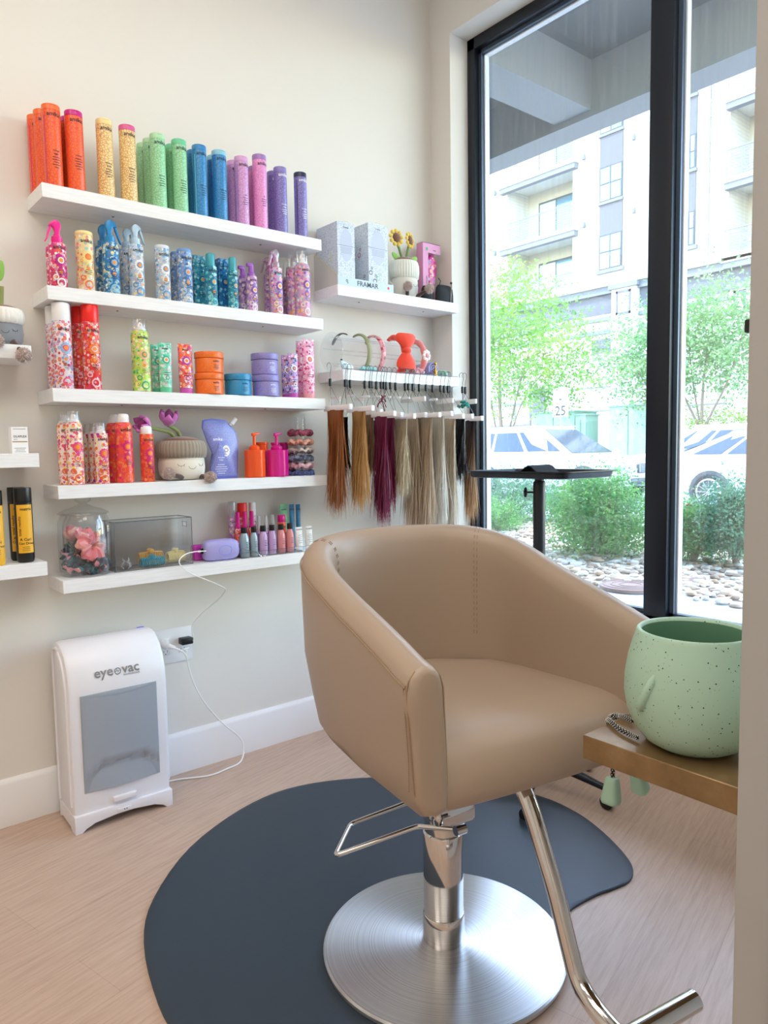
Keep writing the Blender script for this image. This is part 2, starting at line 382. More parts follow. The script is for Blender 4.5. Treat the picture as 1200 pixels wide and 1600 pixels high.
# seat cushion
def inw(y):
    if y <= 0: return W_-.080
    k = min(1, y/.21); return max(.001, (W_-.080)*max(0, 1-k**2.3)**.5)
pf = [(.205, .60), (.205, .685), (.18, .693), (.10, .698), (0, .702), (-.10, .708), (-.20, .715), (-.28, .719), (-.33, .716), (-.365, .705), (-.388, .685), (-.399, .655), (-.402, .63), (-.398, .605), (-.385, .596), (-.2, .596), (.1, .596)]
NX = 14; rg = []
for j in range(NX+1):
    t = -1+2*j/NX; r = []
    for y, z in pf:
        w_ = inw(y); zz = z+(.012*(1-t**4) if z > .67 else 0); yy = y-(.010*(1-t*t) if y < -.35 else 0); r.append((w_*t, yy, zz))
    rg.append(r)
MB().loft(rg).build('seat', LE, ch, 50)
m = MB()
for sgn in (0, 1):
    us = [i/160 for i in range(0, 69)]; us = us if not sgn else [1-u for u in us]
    m.tube([(*plan(u, -.001), rimz(plan(u, 0).y)-.037) for u in us], .0017, 6)
    s = -1 if sgn == 0 else 1
    m.tube([(s*(W_+.000), -D0-.002, .862), (s*(W_-.010), -D0-.002, .72), (s*(W_-.016), -D0-.001, .655), (s*(W_-.030), -D0-.001, .622)], .0017, 6)
    # arch over the arm front and seam beside the seat
    arch = [(.0, -.037), (.004, -.022), (.018, -.006), (.039, 0), (.059, -.006), (.073, -.021), (.080, -.045), (.082, -.10), (.085, -.17), (.087, -.28)]
    m.tube([(s*(W_-o), -D0-.003, .890+z) for o, z in arch], .0017, 6)
m.build('piping', PIP, ch)
# stitched seams: one pair down the inside right, one across each rim
for u, s0 in ((.655, 0), (.345, 0)):
    m = MB()
    for du in (-.0035, .0035):
        p = section(u+du); pts = [Vector(q) for q in p[8:15]]
        path = []
        for a, b in zip(pts, pts[1:]):
            n = max(1, int((b-a).length/.008))
            path += [a.lerp(b, i/n) for i in range(n)]
        cpt = Vector((0, -.05, 0))
        for i in range(0, len(path)-1, 2):
            a, b = path[i], path[i+1]; n = Vector((-a.x, -.05-a.y, 0)).normalized()*.0006 + Vector((0, 0, .0006 if i < 10 else 0)); m.tube([a+n, b+n], .0009, 5)
    m.build('stitching', PIP, ch)
for s in (-1, 1):
    m = MB()
    for i in range(48):
        z = .855-.0042*i; x = s*(W_+.0012-.010*min(1, (.862-z)/.15)+.0000); m.box(x-.0005, x+.0005, -D0+.006, -D0+.0078, z, z+.0026)
    m.build('arm_stitching', PIP, ch)
BST = mat('brushed_steel', '#c9c8c8', .34, 1)
tcb = N(BST, 'ShaderNodeTexCoord'); sx = N(BST, 'ShaderNodeSeparateXYZ'); L(BST, tcb.outputs['Object'], sx.inputs[0])
ln = N(BST, 'ShaderNodeVectorMath'); ln.operation = 'LENGTH'; cmbx = N(BST, 'ShaderNodeCombineXYZ'); L(BST, sx.outputs[0], cmbx.inputs[0]); L(BST, sx.outputs[1], cmbx.inputs[1]); L(BST, cmbx.outputs[0], ln.inputs[0])
c2 = N(BST, 'ShaderNodeCombineXYZ'); L(BST, ln.outputs['Value'], c2.inputs[0]); nn = noise(BST, c2.outputs[0], 300, 2, .6)
L(BST, ramp(BST, nn, [(.25, '#a9a9ab'), (.5, '#cfcfd0'), (.75, '#e9e9ea')]), base(BST)); bump(BST, nn, .10, .0006); b_ = BST.node_tree.nodes['Principled BSDF']; b_.inputs['Anisotropic'].default_value = .85; b_.inputs['Anisotropic Rotation'].default_value = .25
tg = N(BST, 'ShaderNodeTangent'); tg.direction_type = 'RADIAL'; tg.axis = 'Z'; L(BST, tg.outputs[0], b_.inputs['Tangent'])
MB().lathe([(.302, .0005), (.311, .002), (.3125, .008), (.3125, .012), (.308, .0155), (.15, .020), (.05, .022)], 96).build('base_plate', BST, ch, 30)
MB().lathe([(.052, .02), (.0535, .023), (.0535, .093), (.052, .095)], 40).build('column_sleeve', CHROME, ch)
MB().lathe([(.0505, .095), (.0512, .097), (.0512, .31), (.050, .313), (.047, .316), (.047, .345), (.051, .35), (.051, .395), (.058, .402), (.062, .42), (.062, .455), (.054, .465), (.040, .468), (.040, .56)], 40).build('hydraulic_column', CHROME, ch)
MB().box(-.16, .16, -.16, .16, .560, .599, 0, .006).build('seat_plate', BLACK, ch)
# pump lever: loop of bright rod
def loc(v): v = Vector(v)-Vector((CX, CY, 0)); a = math.radians(10); return Vector((v.x*math.cos(a)-v.y*math.sin(a), v.x*math.sin(a)+v.y*math.cos(a), v.z))
A, B, C2, Dd, E_ = (loc(at(*p, Z=z)) for p, z in (((524, 1343), .30), ((548, 1293), .305), ((604, 1272), .325), ((652, 1297), .345), ((718, 1303), .375)))
def rnd(pts, r=.012, n=4):
    o = [pts[0]]
    for a, b, c in zip(pts, pts[1:], pts[2:]):
        p = b+(a-b).normalized()*min(r, (a-b).length*.45); q = b+(c-b).normalized()*min(r, (c-b).length*.45)
        o += [p.lerp(b, i/n).lerp(b.lerp(q, i/n), i/n) for i in range(n+1)]
    return o+[pts[-1]]
far = loc(Vector(at(604, 1272, Z=.325)))+ (C2-B).normalized()*.14
m = MB().tube(rnd([E_, Dd, A, B, C2, far]), .0062, 10); m.tube([E_+Vector((-.012, 0, 0)), E_+Vector((.016, 0, 0))], .012, 14)
m.build('pump_lever', CHROME, ch)
MB().box(-.058, .058, -.066, -.03, .352, .405, 0, .01).build('lever_bracket', CHROME, ch)
# footrest
pth = [(0, -.20, .575), (0, -.27, .572), (0, -.310, .553), (0, -.345, .505), (0, -.380, .438), (0, -.413, .375), (0, -.438, .316), (0, -.458, .268), (0, -.478, .226), (0, -.512, .200), (0, -.556, .186), (0, -.60, .180)]
def cr(pts, n=5):
    P = [Vector(p) for p in pts]; P = [P[0]*2-P[1]]+P+[P[-1]*2-P[-2]]; o = []
    for i in range(1, len(P)-2):
        a, b, c, d = P[i-1:i+3]
        for k in range(n):
            t = k/n; o.append(.5*((2*b)+(c-a)*t+(2*a-5*b+4*c-d)*t*t+(3*b-a-3*c+d)*t**3))
    return o+[P[-2]]
MB().tube(cr(pth), .0185, 20).build('footrest_stem', CHROME, ch)
m = MB().tube([(-.2, -.60, .180), (-.197, -.60, .180), (.192, -.60, .180), (.197, -.60, .180), (.2, -.60, .180)], [.015, .0205, .0205, .0205, .017], 24); m.build('footrest_bar', CHROME, ch)

# ------------------------------------------------------------------ mat
MATM = mat('slate_rubber', '#2e3a46', .48, 0, .45); bump(MATM, noise(MATM, coords(MATM), 30, 6, .7), .12, .003)
op = [(.594, 1.45), (.60, 1.60), (.655, 1.83), (.75, 2.0), (.95, 2.19), (1.2, 2.31), (1.41, 2.335), (1.62, 2.26), (1.83, 2.10), (2.0, 1.88), (2.09, 1.66), (2.09, 1.50), (2.045, 1.36), (1.975, 1.23), (1.92, 1.17), (1.86, 1.148), (1.79, 1.158), (1.73, 1.172), (1.60, 1.178), (1.45, 1.13), (1.30, 1.06), (1.13, 1.02), (.95, 1.03), (.80, 1.10), (.68, 1.22), (.615, 1.33)]
def crl(pts, n=4):
    P = [Vector((*p, 0)) for p in pts]; k = len(P); o = []
    for i in range(k):
        a, b, c, d = P[i-1], P[i], P[(i+1) % k], P[(i+2) % k]
        for j in range(n):
            t = j/n; o.append(.5*((2*b)+(c-a)*t+(2*a-5*b+4*c-d)*t*t+(3*b-a-3*c+d)*t**3))
    return o
ol = crl(op); cc = Vector((1.35, 1.7, 0)); m = MB()
R0 = [(p.x, p.y, .0005) for p in ol]; R1 = [(p.x, p.y, .007) for p in ol]; R2 = [((p+(cc-p)*.006).x, (p+(cc-p)*.006).y, .0095) for p in ol]; R3 = [((p+(cc-p)*.03).x, (p+(cc-p)*.03).y, .010) for p in ol]
m.loft([R0, R1, R2, R3]); tag(m.build('anti_fatigue_mat', MATM), 'dark slate-blue rubber mat with rounded edge under the tan chair', 'mat')
ch.location.z = .010

# ------------------------------------------------------------------ tray stand
TB = mat('tray_black', '#1b242e', .33, .1)
ts = thing('tray_stand', 'black rolling salon tray on a pole in front of the window', 'tray stand', (2.15, 1.713, 0))
def rrect(hx, hy, r, n=5):
    o = []
    for cx, cy, a0 in ((hx-r, hy-r, 0), (-hx+r, hy-r, 90), (-hx+r, -hy+r, 180), (hx-r, -hy+r, 270)):
        o += [(cx+r*math.cos(math.radians(a0+90*i/n)), cy+r*math.sin(math.radians(a0+90*i/n))) for i in range(n+1)]
    return o
rg = [[(x, y, z) for x, y in rrect(hx, hy, r)] for hx, hy, r, z in ((.135, .205, .03, 1.187), (.150, .220, .035, 1.190), (.154, .224, .035, 1.207), (.165, .235, .04, 1.210), (.165, .235, .04, 1.214), (.152, .222, .035, 1.213), (.147, .217, .034, 1.194), (.12, .19, .03, 1.192))]
MB().loft(rg).build('tray', TB, ts)
MB().lathe([(.0165, .35), (.0165, 1.187)], 20).build('inner_pole', TB, ts)
MB().lathe([(.020, .07), (.0225, .075), (.0225, 1.165), (.021, 1.172), (.017, 1.174)], 24).build('pole', TB, ts)
kd = (loc(Vector((2.15, 1.713, 0)))*0); m = MB()
kx, ky = -.62, .78
m.tube([(kx*.02, ky*.02, 1.132), (kx*.046, ky*.046, 1.132)], .0035, 8)
for i in range(5):
    a = 2*PI*i/5; m.ell((kx*.05-ky*.011*math.cos(a), ky*.05+kx*.011*math.cos(a), 1.132+.013*math.sin(a)), .006, .006, .006, 0, 8, 6)
m.ell((kx*.05, ky*.05, 1.132), .008, .008, .012, 0, 10, 8); m.build('height_knob', BLACK, ts)
for i, a in enumerate((210, 282, 354, 66, 138)):
    a = math.radians(a); e = (.27*math.cos(a), .27*math.sin(a))
    MB().tube([(0, 0, .105), (e[0]*.5, e[1]*.5, .10), (e[0]*.95, e[1]*.95, .075)], [.02, .017, .012], 10).build('leg', TB, ts)
    k = MB().lathe([(.006, .045), (.006, .09)], 8, (e[0], e[1], 0)); k.tube([(e[0]-.014, e[1], .026), (e[0]+.014, e[1], .026)], .025, 18); k.box(e[0]-.019, e[0]+.019, e[1]-.014, e[1]+.014, .03, .058, 0, .006); k.build('castor', BLACK, ts)
# limp black strap lying in the tray
m = MB(); rg = []
for i in range(25):
    t = i/24; y = -.19+.36*t; z = 1.1975+.002*math.sin(9*t)+.034*math.exp(-((t-.62)/.09)**2); x = -.02+.05*math.sin(3*t)
    rg.append([(x-.05, y, z+.003*math.sin(7*t)), (x+.05, y-.02, z), (x+.05, y-.02, z+.003), (x-.05, y, z+.004+.003*math.sin(7*t))])
cl = m.loft(rg).build('folded_cloth', mat('black_cloth', '#1d2228', .8)); cl.location = (2.15, 1.713, 0); tag(cl, 'crumpled black cloth lying in the black rolling tray', 'cloth')

# ------------------------------------------------------------------ ledge and pot
GOLD = mat('bronze_laminate', '#a37b45', .36, .35); cg = coords(GOLD, (1, 1, 1)); L(GOLD, ramp(GOLD, noise(GOLD, cg, 14, 5, .6), [(.3, '#7d6341'), (.6, '#937751'), (.8, '#a58c66')]), base(GOLD))
lg = MB().box(1.139, 2.1, .3985, .804, .704, .75, 0, .0015, 1).build('console_shelf', GOLD)
tag(lg, 'bronze-toned shelf board fixed to the partition, carrying the green pot', 'shelf')
PG = mat('speckled_green_glaze', '#aecfb8', .42); cp = coords(PG)
v = N(PG, 'ShaderNodeTexVoronoi'); v.inputs['Scale'].default_value = 130; L(PG, cp, v.inputs['Vector']); sp = N(PG, 'ShaderNodeSeparateColor'); L(PG, v.outputs['Color'], sp.inputs[0])
mm = N(PG, 'ShaderNodeMath'); mm.operation = 'MULTIPLY'; r1 = ramp(PG, v.outputs['Distance'], [(0, '#ffffff'), (.17, '#000000')], 'CONSTANT'); r2 = ramp(PG, sp.outputs[0], [(0, '#ffffff'), (.42, '#000000')], 'CONSTANT')
L(PG, r1, mm.inputs[0]); L(PG, r2, mm.inputs[1])
v3 = N(PG, 'ShaderNodeTexVoronoi'); v3.inputs['Scale'].default_value = 210; L(PG, cp, v3.inputs['Vector']); sp3 = N(PG, 'ShaderNodeSeparateColor'); L(PG, v3.outputs['Color'], sp3.inputs[0])
m3 = N(PG, 'ShaderNodeMath'); m3.operation = 'MULTIPLY'; L(PG, ramp(PG, v3.outputs['Distance'], [(0, '#ffffff'), (.22, '#000000')], 'CONSTANT'), m3.inputs[0]); L(PG, ramp(PG, sp3.outputs[1], [(0, '#b0b0b0'), (.22, '#000000')], 'CONSTANT'), m3.inputs[1])
L(PG, mixc(PG, mm.outputs[0], mixc(PG, m3.outputs[0], '#aecfb8', '#6d8a6c'), '#34463a'), base(PG))
PGI = mat('dark_green_glaze', '#74a184', .35)
pot = thing('plant_pot', 'empty speckled mint green round pot with dangling rope legs', 'pot', (1.25, .645, .75))
MB().lathe([(.045, .0), (.066, .002), (.085, .013), (.103, .036), (.115, .065), (.120, .095), (.1195, .125), (.114, .160), (.106, .190), (.1005, .206), (.099, .212), (.0965, .2145), (.0925, .2135), (.0905, .208)], 64, cap=False).build('body', PG, pot, 60)
MB().lathe([(.0905, .208), (.091, .200), (.098, .170), (.104, .13), (.104, .09), (.095, .05), (.07, .02), (.001, .018)], 64, cap=False).build('inner_glaze', PGI, pot, 60, fix=False)
a0 = math.radians(207-28)
def onpot(a, z, r): return (r*math.cos(a), r*math.sin(a), z)
d_ = math.radians(174)
m = MB().tube([onpot(d_, .150, .1135), onpot(d_-.02, .138, .117), onpot(d_-.13, .110, .1205), onpot(d_-.22, .090, .1205), onpot(d_-.24, .081, .119)], [.003, .0075, .0085, .010, .005], 10); m.build('arm', PG, pot, 60)
RP = mat('rope_black', '#17181a', .8); RPW = mat('rope_white', '#e8e6e0', .8)
def rope(name, pts, par, r=.0042):
    P = cr(pts, 8); m = MB().tube(P, r, 8, 0)
    # white checks woven round the black rope
    dist = 0
    for i, (a, b) in enumerate(zip(P, P[1:])):
        t = (b-a).normalized(); x = t.cross(Vector((0, 0, 1)));
        if x.length < .01: x = Vector((1, 0, 0))
        x.normalize(); y = x.cross(t)
        n = max(1, int((b-a).length/.0035))
        for j in range(n):
            c = a.lerp(b, j/n)
            for k in range(4):
                q = PI/2*k+(i*n+j) % 2*PI/4; m.ell(c+x*math.cos(q)*r*.86+y*math.sin(q)*r*.86, .0013, .0013, .0014, 1, 5, 4)
    return m.build(name, [RP, RPW], par)
def pl(v): return Vector(v)-Vector((1.25, .645, .75))
e1 = at(955, 1217, Y=.825); lz = .7575
def onl(x, y): return pl(at(x, y, Z=lz))
rope('rope_leg', [onl(996, 1153), onl(985, 1148), onl(968, 1139), onl(956, 1129), pl((at(951, 1124, Z=lz).x, .806, .7565)), pl((at(951, 1124, Z=lz).x+.01, .814, .745)), pl((e1.x-.006, .818, .72)), pl((e1.x, .820, .69)), pl((e1.x, .822, e1.z+.002))], pot)
e2 = at(993, 1209, Y=.84)
rope('rope_leg', [onl(988, 1127), onl(976, 1121), onl(966, 1118), pl((at(958, 1119, Z=lz).x, .812, .757)), pl((at(958, 1119, Z=lz).x+.02, .824, .745)), pl((e2.x-.01, .834, .71)), pl((e2.x, .838, e2.z+.004))], pot)
SHOE = mat('mint_rubber', '#a9cdb5', .45)
def shoe(e, tilt):
    m = MB().loft([[(x*k+dx, y*k, z) for x, y in rrect(.0150, .0170, .010, 6)] for k, dx, z in ((.4, 0, .004), (.70, 0, .002), (.82, 0, -.005), (.95, -.001, -.022), (1.07, -.002, -.038), (1.10, -.003, -.044), (1.0, -.003, -.049), (.6, -.003, -.051))])
    m.xf(Matrix.Rotation(tilt, 4, 'Y')); o = m.build('foot', SHOE, pot, 60); o.location = pl(e); return o
shoe((e1.x, .822, e1.z+.001), .05); shoe((e2.x, .838, e2.z+.004), -.45)

# ------------------------------------------------------------------ floor vacuum
VW = mat('vacuum_white', '#eeedf1', .32); VG = mat('vacuum_grey_panel', '#a3abb5', .28); VLT = mat('logo_silver', '#a3a1a4', .3, .5)
vc = thing('stationary_vacuum', 'white upright stationary dustpan vacuum against the back wall', 'vacuum', (.862, 2.535, 0), math.radians(-1.5))
hw = .170
prof = [(.004, .045), (.000, .07), (.000, .48), (.006, .53), (.020, .575), (.044, .612), (.078, .636), (.115, .645), (.150, .645), (.178, .636), (.190, .615), (.190, .045)]
m = MB(); rg = []
for x, o in ((-hw, .012), (-hw+.004, .004), (-hw+.014, 0), (hw-.014, 0), (hw-.004, .004), (hw, .012)):
    cy, cz = .095, .34; rg.append([(x, y+(o if y < cy else -o), z+(o if z < .2 else -o if z > .5 else 0)) for y, z in prof])
m.loft(rg).build('body', VW, vc, 40)
m = MB()
for s in (-1, 1):      # raised side rim
    m = MB(); m.tube([(s*(hw+.001), y+(.02 if y < .09 else -.02), z-(.02 if z > .4 else -.02)) for y, z in prof[1:-1]]+[(s*(hw+.001), .17, .065)], .006, 8); m.build('side_rim', VW, vc)
m = MB(); arc = [(-.172, 0), (-.172, .062), (.172, .062), (.172, 0), (.150, 0), (.135, .012), (.105, .024), (.03, .032), (-.03, .032), (-.105, .024), (-.135, .012), (-.150, 0)]
m.prism(arc, -.012, .015, 'XZ', 0, .0015); m.prism([(0, 0), (0, .06), (.185, .06), (.185, 0), (.17, 0), (.15, .01), (.05, .01), (.03, 0)], -.172, -.155, 'YZ'); m.prism([(0, 0), (0, .06), (.185, .06), (.185, 0), (.17, 0), (.15, .01), (.05, .01), (.03, 0)], .155, .172, 'YZ')
m.build('foot_skirt', VW, vc)
# grey window panel with a scooped grip
pw, z0, z1 = .131, .135, .475; m = MB(); rows = []
for j in range(21):
    z = z0+(z1-z0)*j/20; row = []
    for i in range(25):
        x = -pw+2*pw*i/24; u = x/pw; zz = z
        top = z1-.010*(1-u*u) if j == 20 else None
        if j == 20: zz = z1-.016*(u*u)*0-.014*(1-u*u)
        scoop = z0+.015+.085*math.sqrt(max(0, 1-(u*.97)**2)); y = -.006-.012*(1-u*u)
        if z < scoop: y = -.014*(1-u*u)*(1-(z-z0)/(scoop-z0+1e-6))**.8+.0005
        row.append((x, y, zz))
    rows.append(row)
vs = [p for r in rows for p in r]; fs = [(j*25+i, j*25+i+1, (j+1)*25+i+1, (j+1)*25+i) for j in range(20) for i in range(24)]
m.add(vs, fs); m.box(-pw-.002, pw+.002, -.002, .004, z0-.002, z1+.001, 0, .001); m.build('canister_window', VG, vc, 50)
MB().box(-.042, .042, -.016, -.001, .076, .098, 0, .005, 3).build('power_button', VW, vc)
m = MB().box(-.03, .02, -.0145, -.010, .038, .050, 0, .001).lathe([(.002, 0), (.002, .001)], 8, (0, 0, 0)); m.build('sensor_plate', VW, vc)
m = MB(); 
for dx in (-.005, .003): m.tube([(dx, -.0165, .044), (dx, -.0135, .044)], .0018, 8)
m.build('sensor', BLACK, vc)
m = MB()
def W(u, v, lift=.001):
    pp = [Vector(q) for q in prof[2:8]]; s_ = v+.058; i = 0
    while i < len(pp)-2 and s_ > (pp[i+1]-pp[i]).length: s_ -= (pp[i+1]-pp[i]).length; i += 1
    d = (pp[i+1]-pp[i]).normalized(); q = pp[i]+d*s_+Vector((-d.y, d.x))*(lift+.0012); return (u, q.x, q.y)
text(m, 'eye', .046, -.048, -.010, W, 0, 1.02, .001); text(m, 'vac', .046, .046, -.010, W, 0, 1.02, .001); put(m, ring2(0, 0, .0115, .0095, 20), W, 1, .001)
put(m, ([(-.009, -.001), (-.004, -.001), (-.002, .005), (.001, -.006), (.003, .001), (.009, .001), (.009, .002), (.002, .002), (.001, -.002), (-.0015, .008), (-.005, .0003), (-.009, .0003)], [(0, 1, 10, 11), (1, 2, 9, 10), (2, 3, 8, 9), (3, 4, 7, 8), (4, 5, 6, 7)]), W, 1, .001)
text(m, 'PROFESSIONAL', .0075, .048, -.019, W, 0, 1.15, .001); m.build('logo', [VLT, INK], vc)
MB().box(.125, .15, .150, .158, .6425, .6465, 0, .001).build('indicator_lamp', mat('indicator_blue', '#4a3cff', .3), vc)

# ------------------------------------------------------------------ outlet, plugs and cables
ot = thing('wall_outlet', 'white double outlet plate low on the back wall', 'outlet', (1.165, YW, .529))
MB().box(-.079, .079, -.006, 0, -.070, .070, 0, .003).build('cover_plate', WHITEP, ot)
for x in (-.036, .036):
    m = MB().box(x-.017, x+.017, -.008, -.0055, -.034, .034, 0, .001)
    m.build('socket', WHITEP, ot)
m = MB()
for x in (-.036, .036):
    for z in (-.019,):
        m.box(x-.008, x-.0065, -.0086, -.0078, z-.004, z+.005); m.box(x+.0065, x+.008, -.0086, -.0078, z-.004, z+.005); m.box(x-.002, x+.002, -.0086, -.0078, z-.012, z-.008)
m.build('socket_slots', BLACK, ot)
MB().box(.018, .066, -.048, -.0088, .004, .030, 0, .004).build('x', BLACK).name = 'usb_charger'
uc = bpy.data.objects['usb_charger']; uc.location = (1.165, YW, .529); tag(uc, 'black cube charger plugged into the right side of the outlet', 'charger')
WC = mat('white_cable', '#f2f1ee', .4)
# vacuum lead
P = [(1.130, YW-.045, .538), (1.150, YW-.060, .530), (1.175, YW-.062, .515), (1.193, YW-.055, .492), (1.207, YW-.035, .46), (1.222, YW-.03, .40), (1.245, YW-.03, .335), (1.285, YW-.03, .26), (1.350, YW-.035, .17), (1.420, YW-.045, .095), (1.432, YW-.06, .045), (1.40, YW-.09, .006), (1.33, YW-.11, .004), (1.24, YW-.12, .004), (1.13, YW-.07, .004), (1.02, YW-.05, .004)]
vl = thing('power_cord', 'white power cord looping from the outlet down to the vacuum', 'cord', (1.13, YW, .54))
MB().xf(Matrix()).tube([Vector(p)-Vector((1.13, YW, .54)) for p in cr(P, 6)], .0034, 8).build('cable', WC, vl)
m = MB().lathe([(.017, 0), (.017, .012), (.012, .02), (.011, .034)], 18); m.xf(Matrix.Rotation(PI/2, 4, 'X')); m.tube([(0, -.030, 0), (.022, -.045, -.008)], [.010, .006], 10); m.build('plug', WHITEP, vl, loc=(-.001, -.009, 0))
m = MB(); m.tube([(.062, -.057, -.022), (.064, -.056, -.034)], .007, 8); m.tube([(.052, -.059, -.020), (.076, -.059, -.018)], .004, 6); m.build('cable_clip', WC, vl)
# charging cable of the lavender device, over the shelf edge and down to the charger
P = [at(322, 861, Y=2.615), at(305, 862, Y=2.61), at(290, 866, Y=2.60), at(281, 874, Y=2.585), at(282, 883, Y=2.575), at(298, 896, Y=2.572), at(322, 906, Y=2.572), at(343, 915, Y=2.574), at(352, 923, Y=2.60), at(335, 942, Y=2.68), at(312, 962, Y=2.71), at(300, 980, Y=2.725), (1.232, YW-.049, .5555), (1.226, YW-.055, .548)]
tag(MB().tube(cr(P, 6), .0021, 8).build('charging_cable', WC), 'thin white charging cable from the lavender device to the outlet', 'cable')
# ================================================================== PRODUCTS
def spot(pl, pr, py, Y, r=None):
    """x position and radius of an upright round thing whose sides are seen at pl and pr"""
    a1 = ang(pr if pl is None else pl, py)
    if r is None:
        a2 = ang(pr, py); a = (a1+a2)/2; X = Y/math.tan(a); return X, math.hypot(X, Y)*math.sin((a1-a2)/2)
    if pl is None:
        a2 = ang(pr, py); X = Y/math.tan(a2)
        for _ in range(6): X = Y/math.tan(a2+math.asin(r/math.hypot(X, Y)))
        return X, r
    X = Y/math.tan(a1)
    for _ in range(6): X = Y/math.tan(a1-math.asin(r/math.hypot(X, Y)))
    return X, r
def names(mb, W, h, m, lines, title='amika:', ts=.018, tz=.85, sz=.42, wide=1, lw=.030):
    text(mb, title, ts, .002, h*tz, W, m, wide)
    z = h*sz
    for s in lines:
        if isinstance(s, str): text(mb, s, .0072, .003, z, W, m, .95); z -= .0105
        else: put(mb, bar2(.003, z+.002, lw*s, .0019), W, m, .0006); z -= .0080
def decal_set(mb, W, h, r, big, small, core):
    """the printed sunburst and drop: flat shapes on the wrapper"""
    R = min(.019, r*.76); flower(mb, .003, h*.60, R, W, big, small, core)
    put(mb, ring2(.001, h*.60-R*2.0, R*.62, R*.44, 16, .7), W, big, .0008); put(mb, disc2(.001, h*.60-R*2.0, R*.30, 8), W, core, .0008)
    put(mb, ring2(-r*.55, h*.22, R*.5, R*.3, 12), W, small, .0008); put(mb, ring2(r*.75, h*.30, R*.42, R*.25, 12), W, big, .0008)
    put(mb, ring2(r*.1, h*.10, R*.8, R*.55, 14), W, small, .0008)
CO = dict(orange='#f4702f', magenta='#cf1f86', cream='#f3dc97', pinkcap='#e0609a', green='#a5dfb0', ltgreen='#b4e3b4', mint='#6fcfa0', blue='#3f93cc', blue2='#2f86c4', aqua='#8ccbe0', lilac='#dba6d6', purplecap='#a77fc0', pink='#ee9fd6', violet='#8f84c4', navy='#1d2348', white='#f3f2f2', hot='#f01d92', red='#f3271f')
def cap_mat(c): return mat('plastic_'+c, CO[c], .35)

def tall(label, group, pl, pr, ytop, Y, zs, bodyc, capc, line, ink, lines, h=None, r=None, stripe=None, py=None):
    py = py or ytop+60; X, r = spot(pl, pr, py, Y, r)
    if h is None: h = zat(((pl or pr)+(pr or pl))/2, ytop, X, Y)-zs
    t = thing('shampoo_bottle', label, 'bottle', (X, Y, zs+.0004), 0, group)
    bm_ = fine('print_'+bodyc, CO[bodyc], line); hb = h*.925
    m = MB().lathe([(r*.93, 0), (r*.985, .0015), (r, .004), (r, hb)], 28); W = wrapf(r)
    names(m, W, h, 1, lines)
    if stripe: put(m, ([(-r*1.15, .006), (-r*1.05, .006), (-r*1.05, h*.86), (-r*1.15, h*.86)], [(0, 1, 2, 3)]), W, 2, .0004)
    m.build('body', [bm_, ink, mat('stripe_'+stripe, CO[stripe], .4) if stripe else ink], t)
    m = MB().lathe([(r*.97, hb), (r*.97, hb+.0012), (r*1.0, hb+.0016), (r, h-.003), (r*.97, h-.0008), (r*.92, h)], 28); m.box(-.008, .008, -r*1.0-.0006, -r*.9, h-.006, h-.003, 0, .0006)
    m.build('flip_cap', cap_mat(capc), t); return h, r

Y1, Y2, Y3 = 2.618, 2.674, 2.728
G = 'tall shampoo and conditioner bottles on the top shelf'
z1 = ZS[0]
H0, r0 = tall('front bright orange tall bottle with an orange cap near the left shelf end', G, 67, 96.5, 167, Y1, z1, 'orange', 'orange', '#ec4a3a', INK, ['normal', 'vegan', .8, .9, .6, .9, .5], stripe='magenta')
tall('orange-capped orange tall bottle half hidden behind the front orange one', G, 54, None, 177, Y2, z1, 'orange', 'orange', '#ec4a3a', INK, ['normal', .8, .9, .6], H0, r0, py=230)
tall('orange-capped orange tall bottle at the very left end of the top shelf, against the wall', G, 44, None, 187, Y3, z1, 'orange', 'orange', '#ec4a3a', INK, ['normal', .8, .9, .6], H0, r0, 'magenta', py=230)
tall('orange tall bottle with a magenta cap, in front of its twin on the top shelf', G, 102.5, 129.5, 177, Y1, z1, 'orange', 'magenta', '#ec4a3a', INK, ['normal', .8, .9, .6, .9, .5], H0, r0, py=230)
tall('orange tall bottle with a magenta cap, mostly hidden behind its twin', G, 95.5, None, 187, Y2, z1, 'orange', 'magenta', '#ec4a3a', INK, ['normal', .8], H0, r0, py=230)
tall('cream yellow tall bottle with a matching yellow cap on the top shelf', G, 151.5, 177.5, 189, Y1, z1, 'cream', 'cream', '#d89f6a', INK, ['velveteen', 'dream', .8, .8, .9, .5], H0, py=250)
tall('cream yellow tall bottle with a pink cap on the top shelf', G, 187, 213, 199, Y1, z1, 'cream', 'pinkcap', '#d89f6a', INK, ['velveteen', 'dream', .8, .8, .9, .5], H0, py=250)
tall('pale green tall bottle with a pale green cap, front one of its three', G, 235.5, 259.5, 214, Y1, z1, 'green', 'ltgreen', '#84c795', INK, ['the kure', .8, .6, .9, .7], H0, py=270)
tall('pale green tall bottle, middle one of three in line behind each other', G, 224.5, None, 222, Y2, z1, 'green', 'ltgreen', '#84c795', INK, ['the kure', .8], H0, r0, py=270)
tall('pale green tall bottle, rearmost of three in line, by the wall', G, 214.5, None, 230, Y3, z1, 'green', 'ltgreen', '#84c795', INK, ['the kure', .8], H0, r0, py=270)
tall('pale green tall bottle with a darker mint cap, in front of its twin', G, 269.5, 293, 221, Y1, z1, 'green', 'mint', '#84c795', INK, ['the kure', .8, .6, .9, .9, .5], H0, py=280)
tall('pale green tall bottle with a darker mint cap, behind its twin', G, 259.5, None, 231, Y2, z1, 'green', 'mint', '#84c795', INK, ['the kure', .8], H0, r0, py=280)
tall('blue tall bottle with a deep blue cap, in front of its twin', G, 301.5, 324, 229, Y1, z1, 'blue', 'blue2', '#2b7cb8', INK, ['hydro rush', .8, .8, .6, .6], H0, stripe='aqua', py=290)
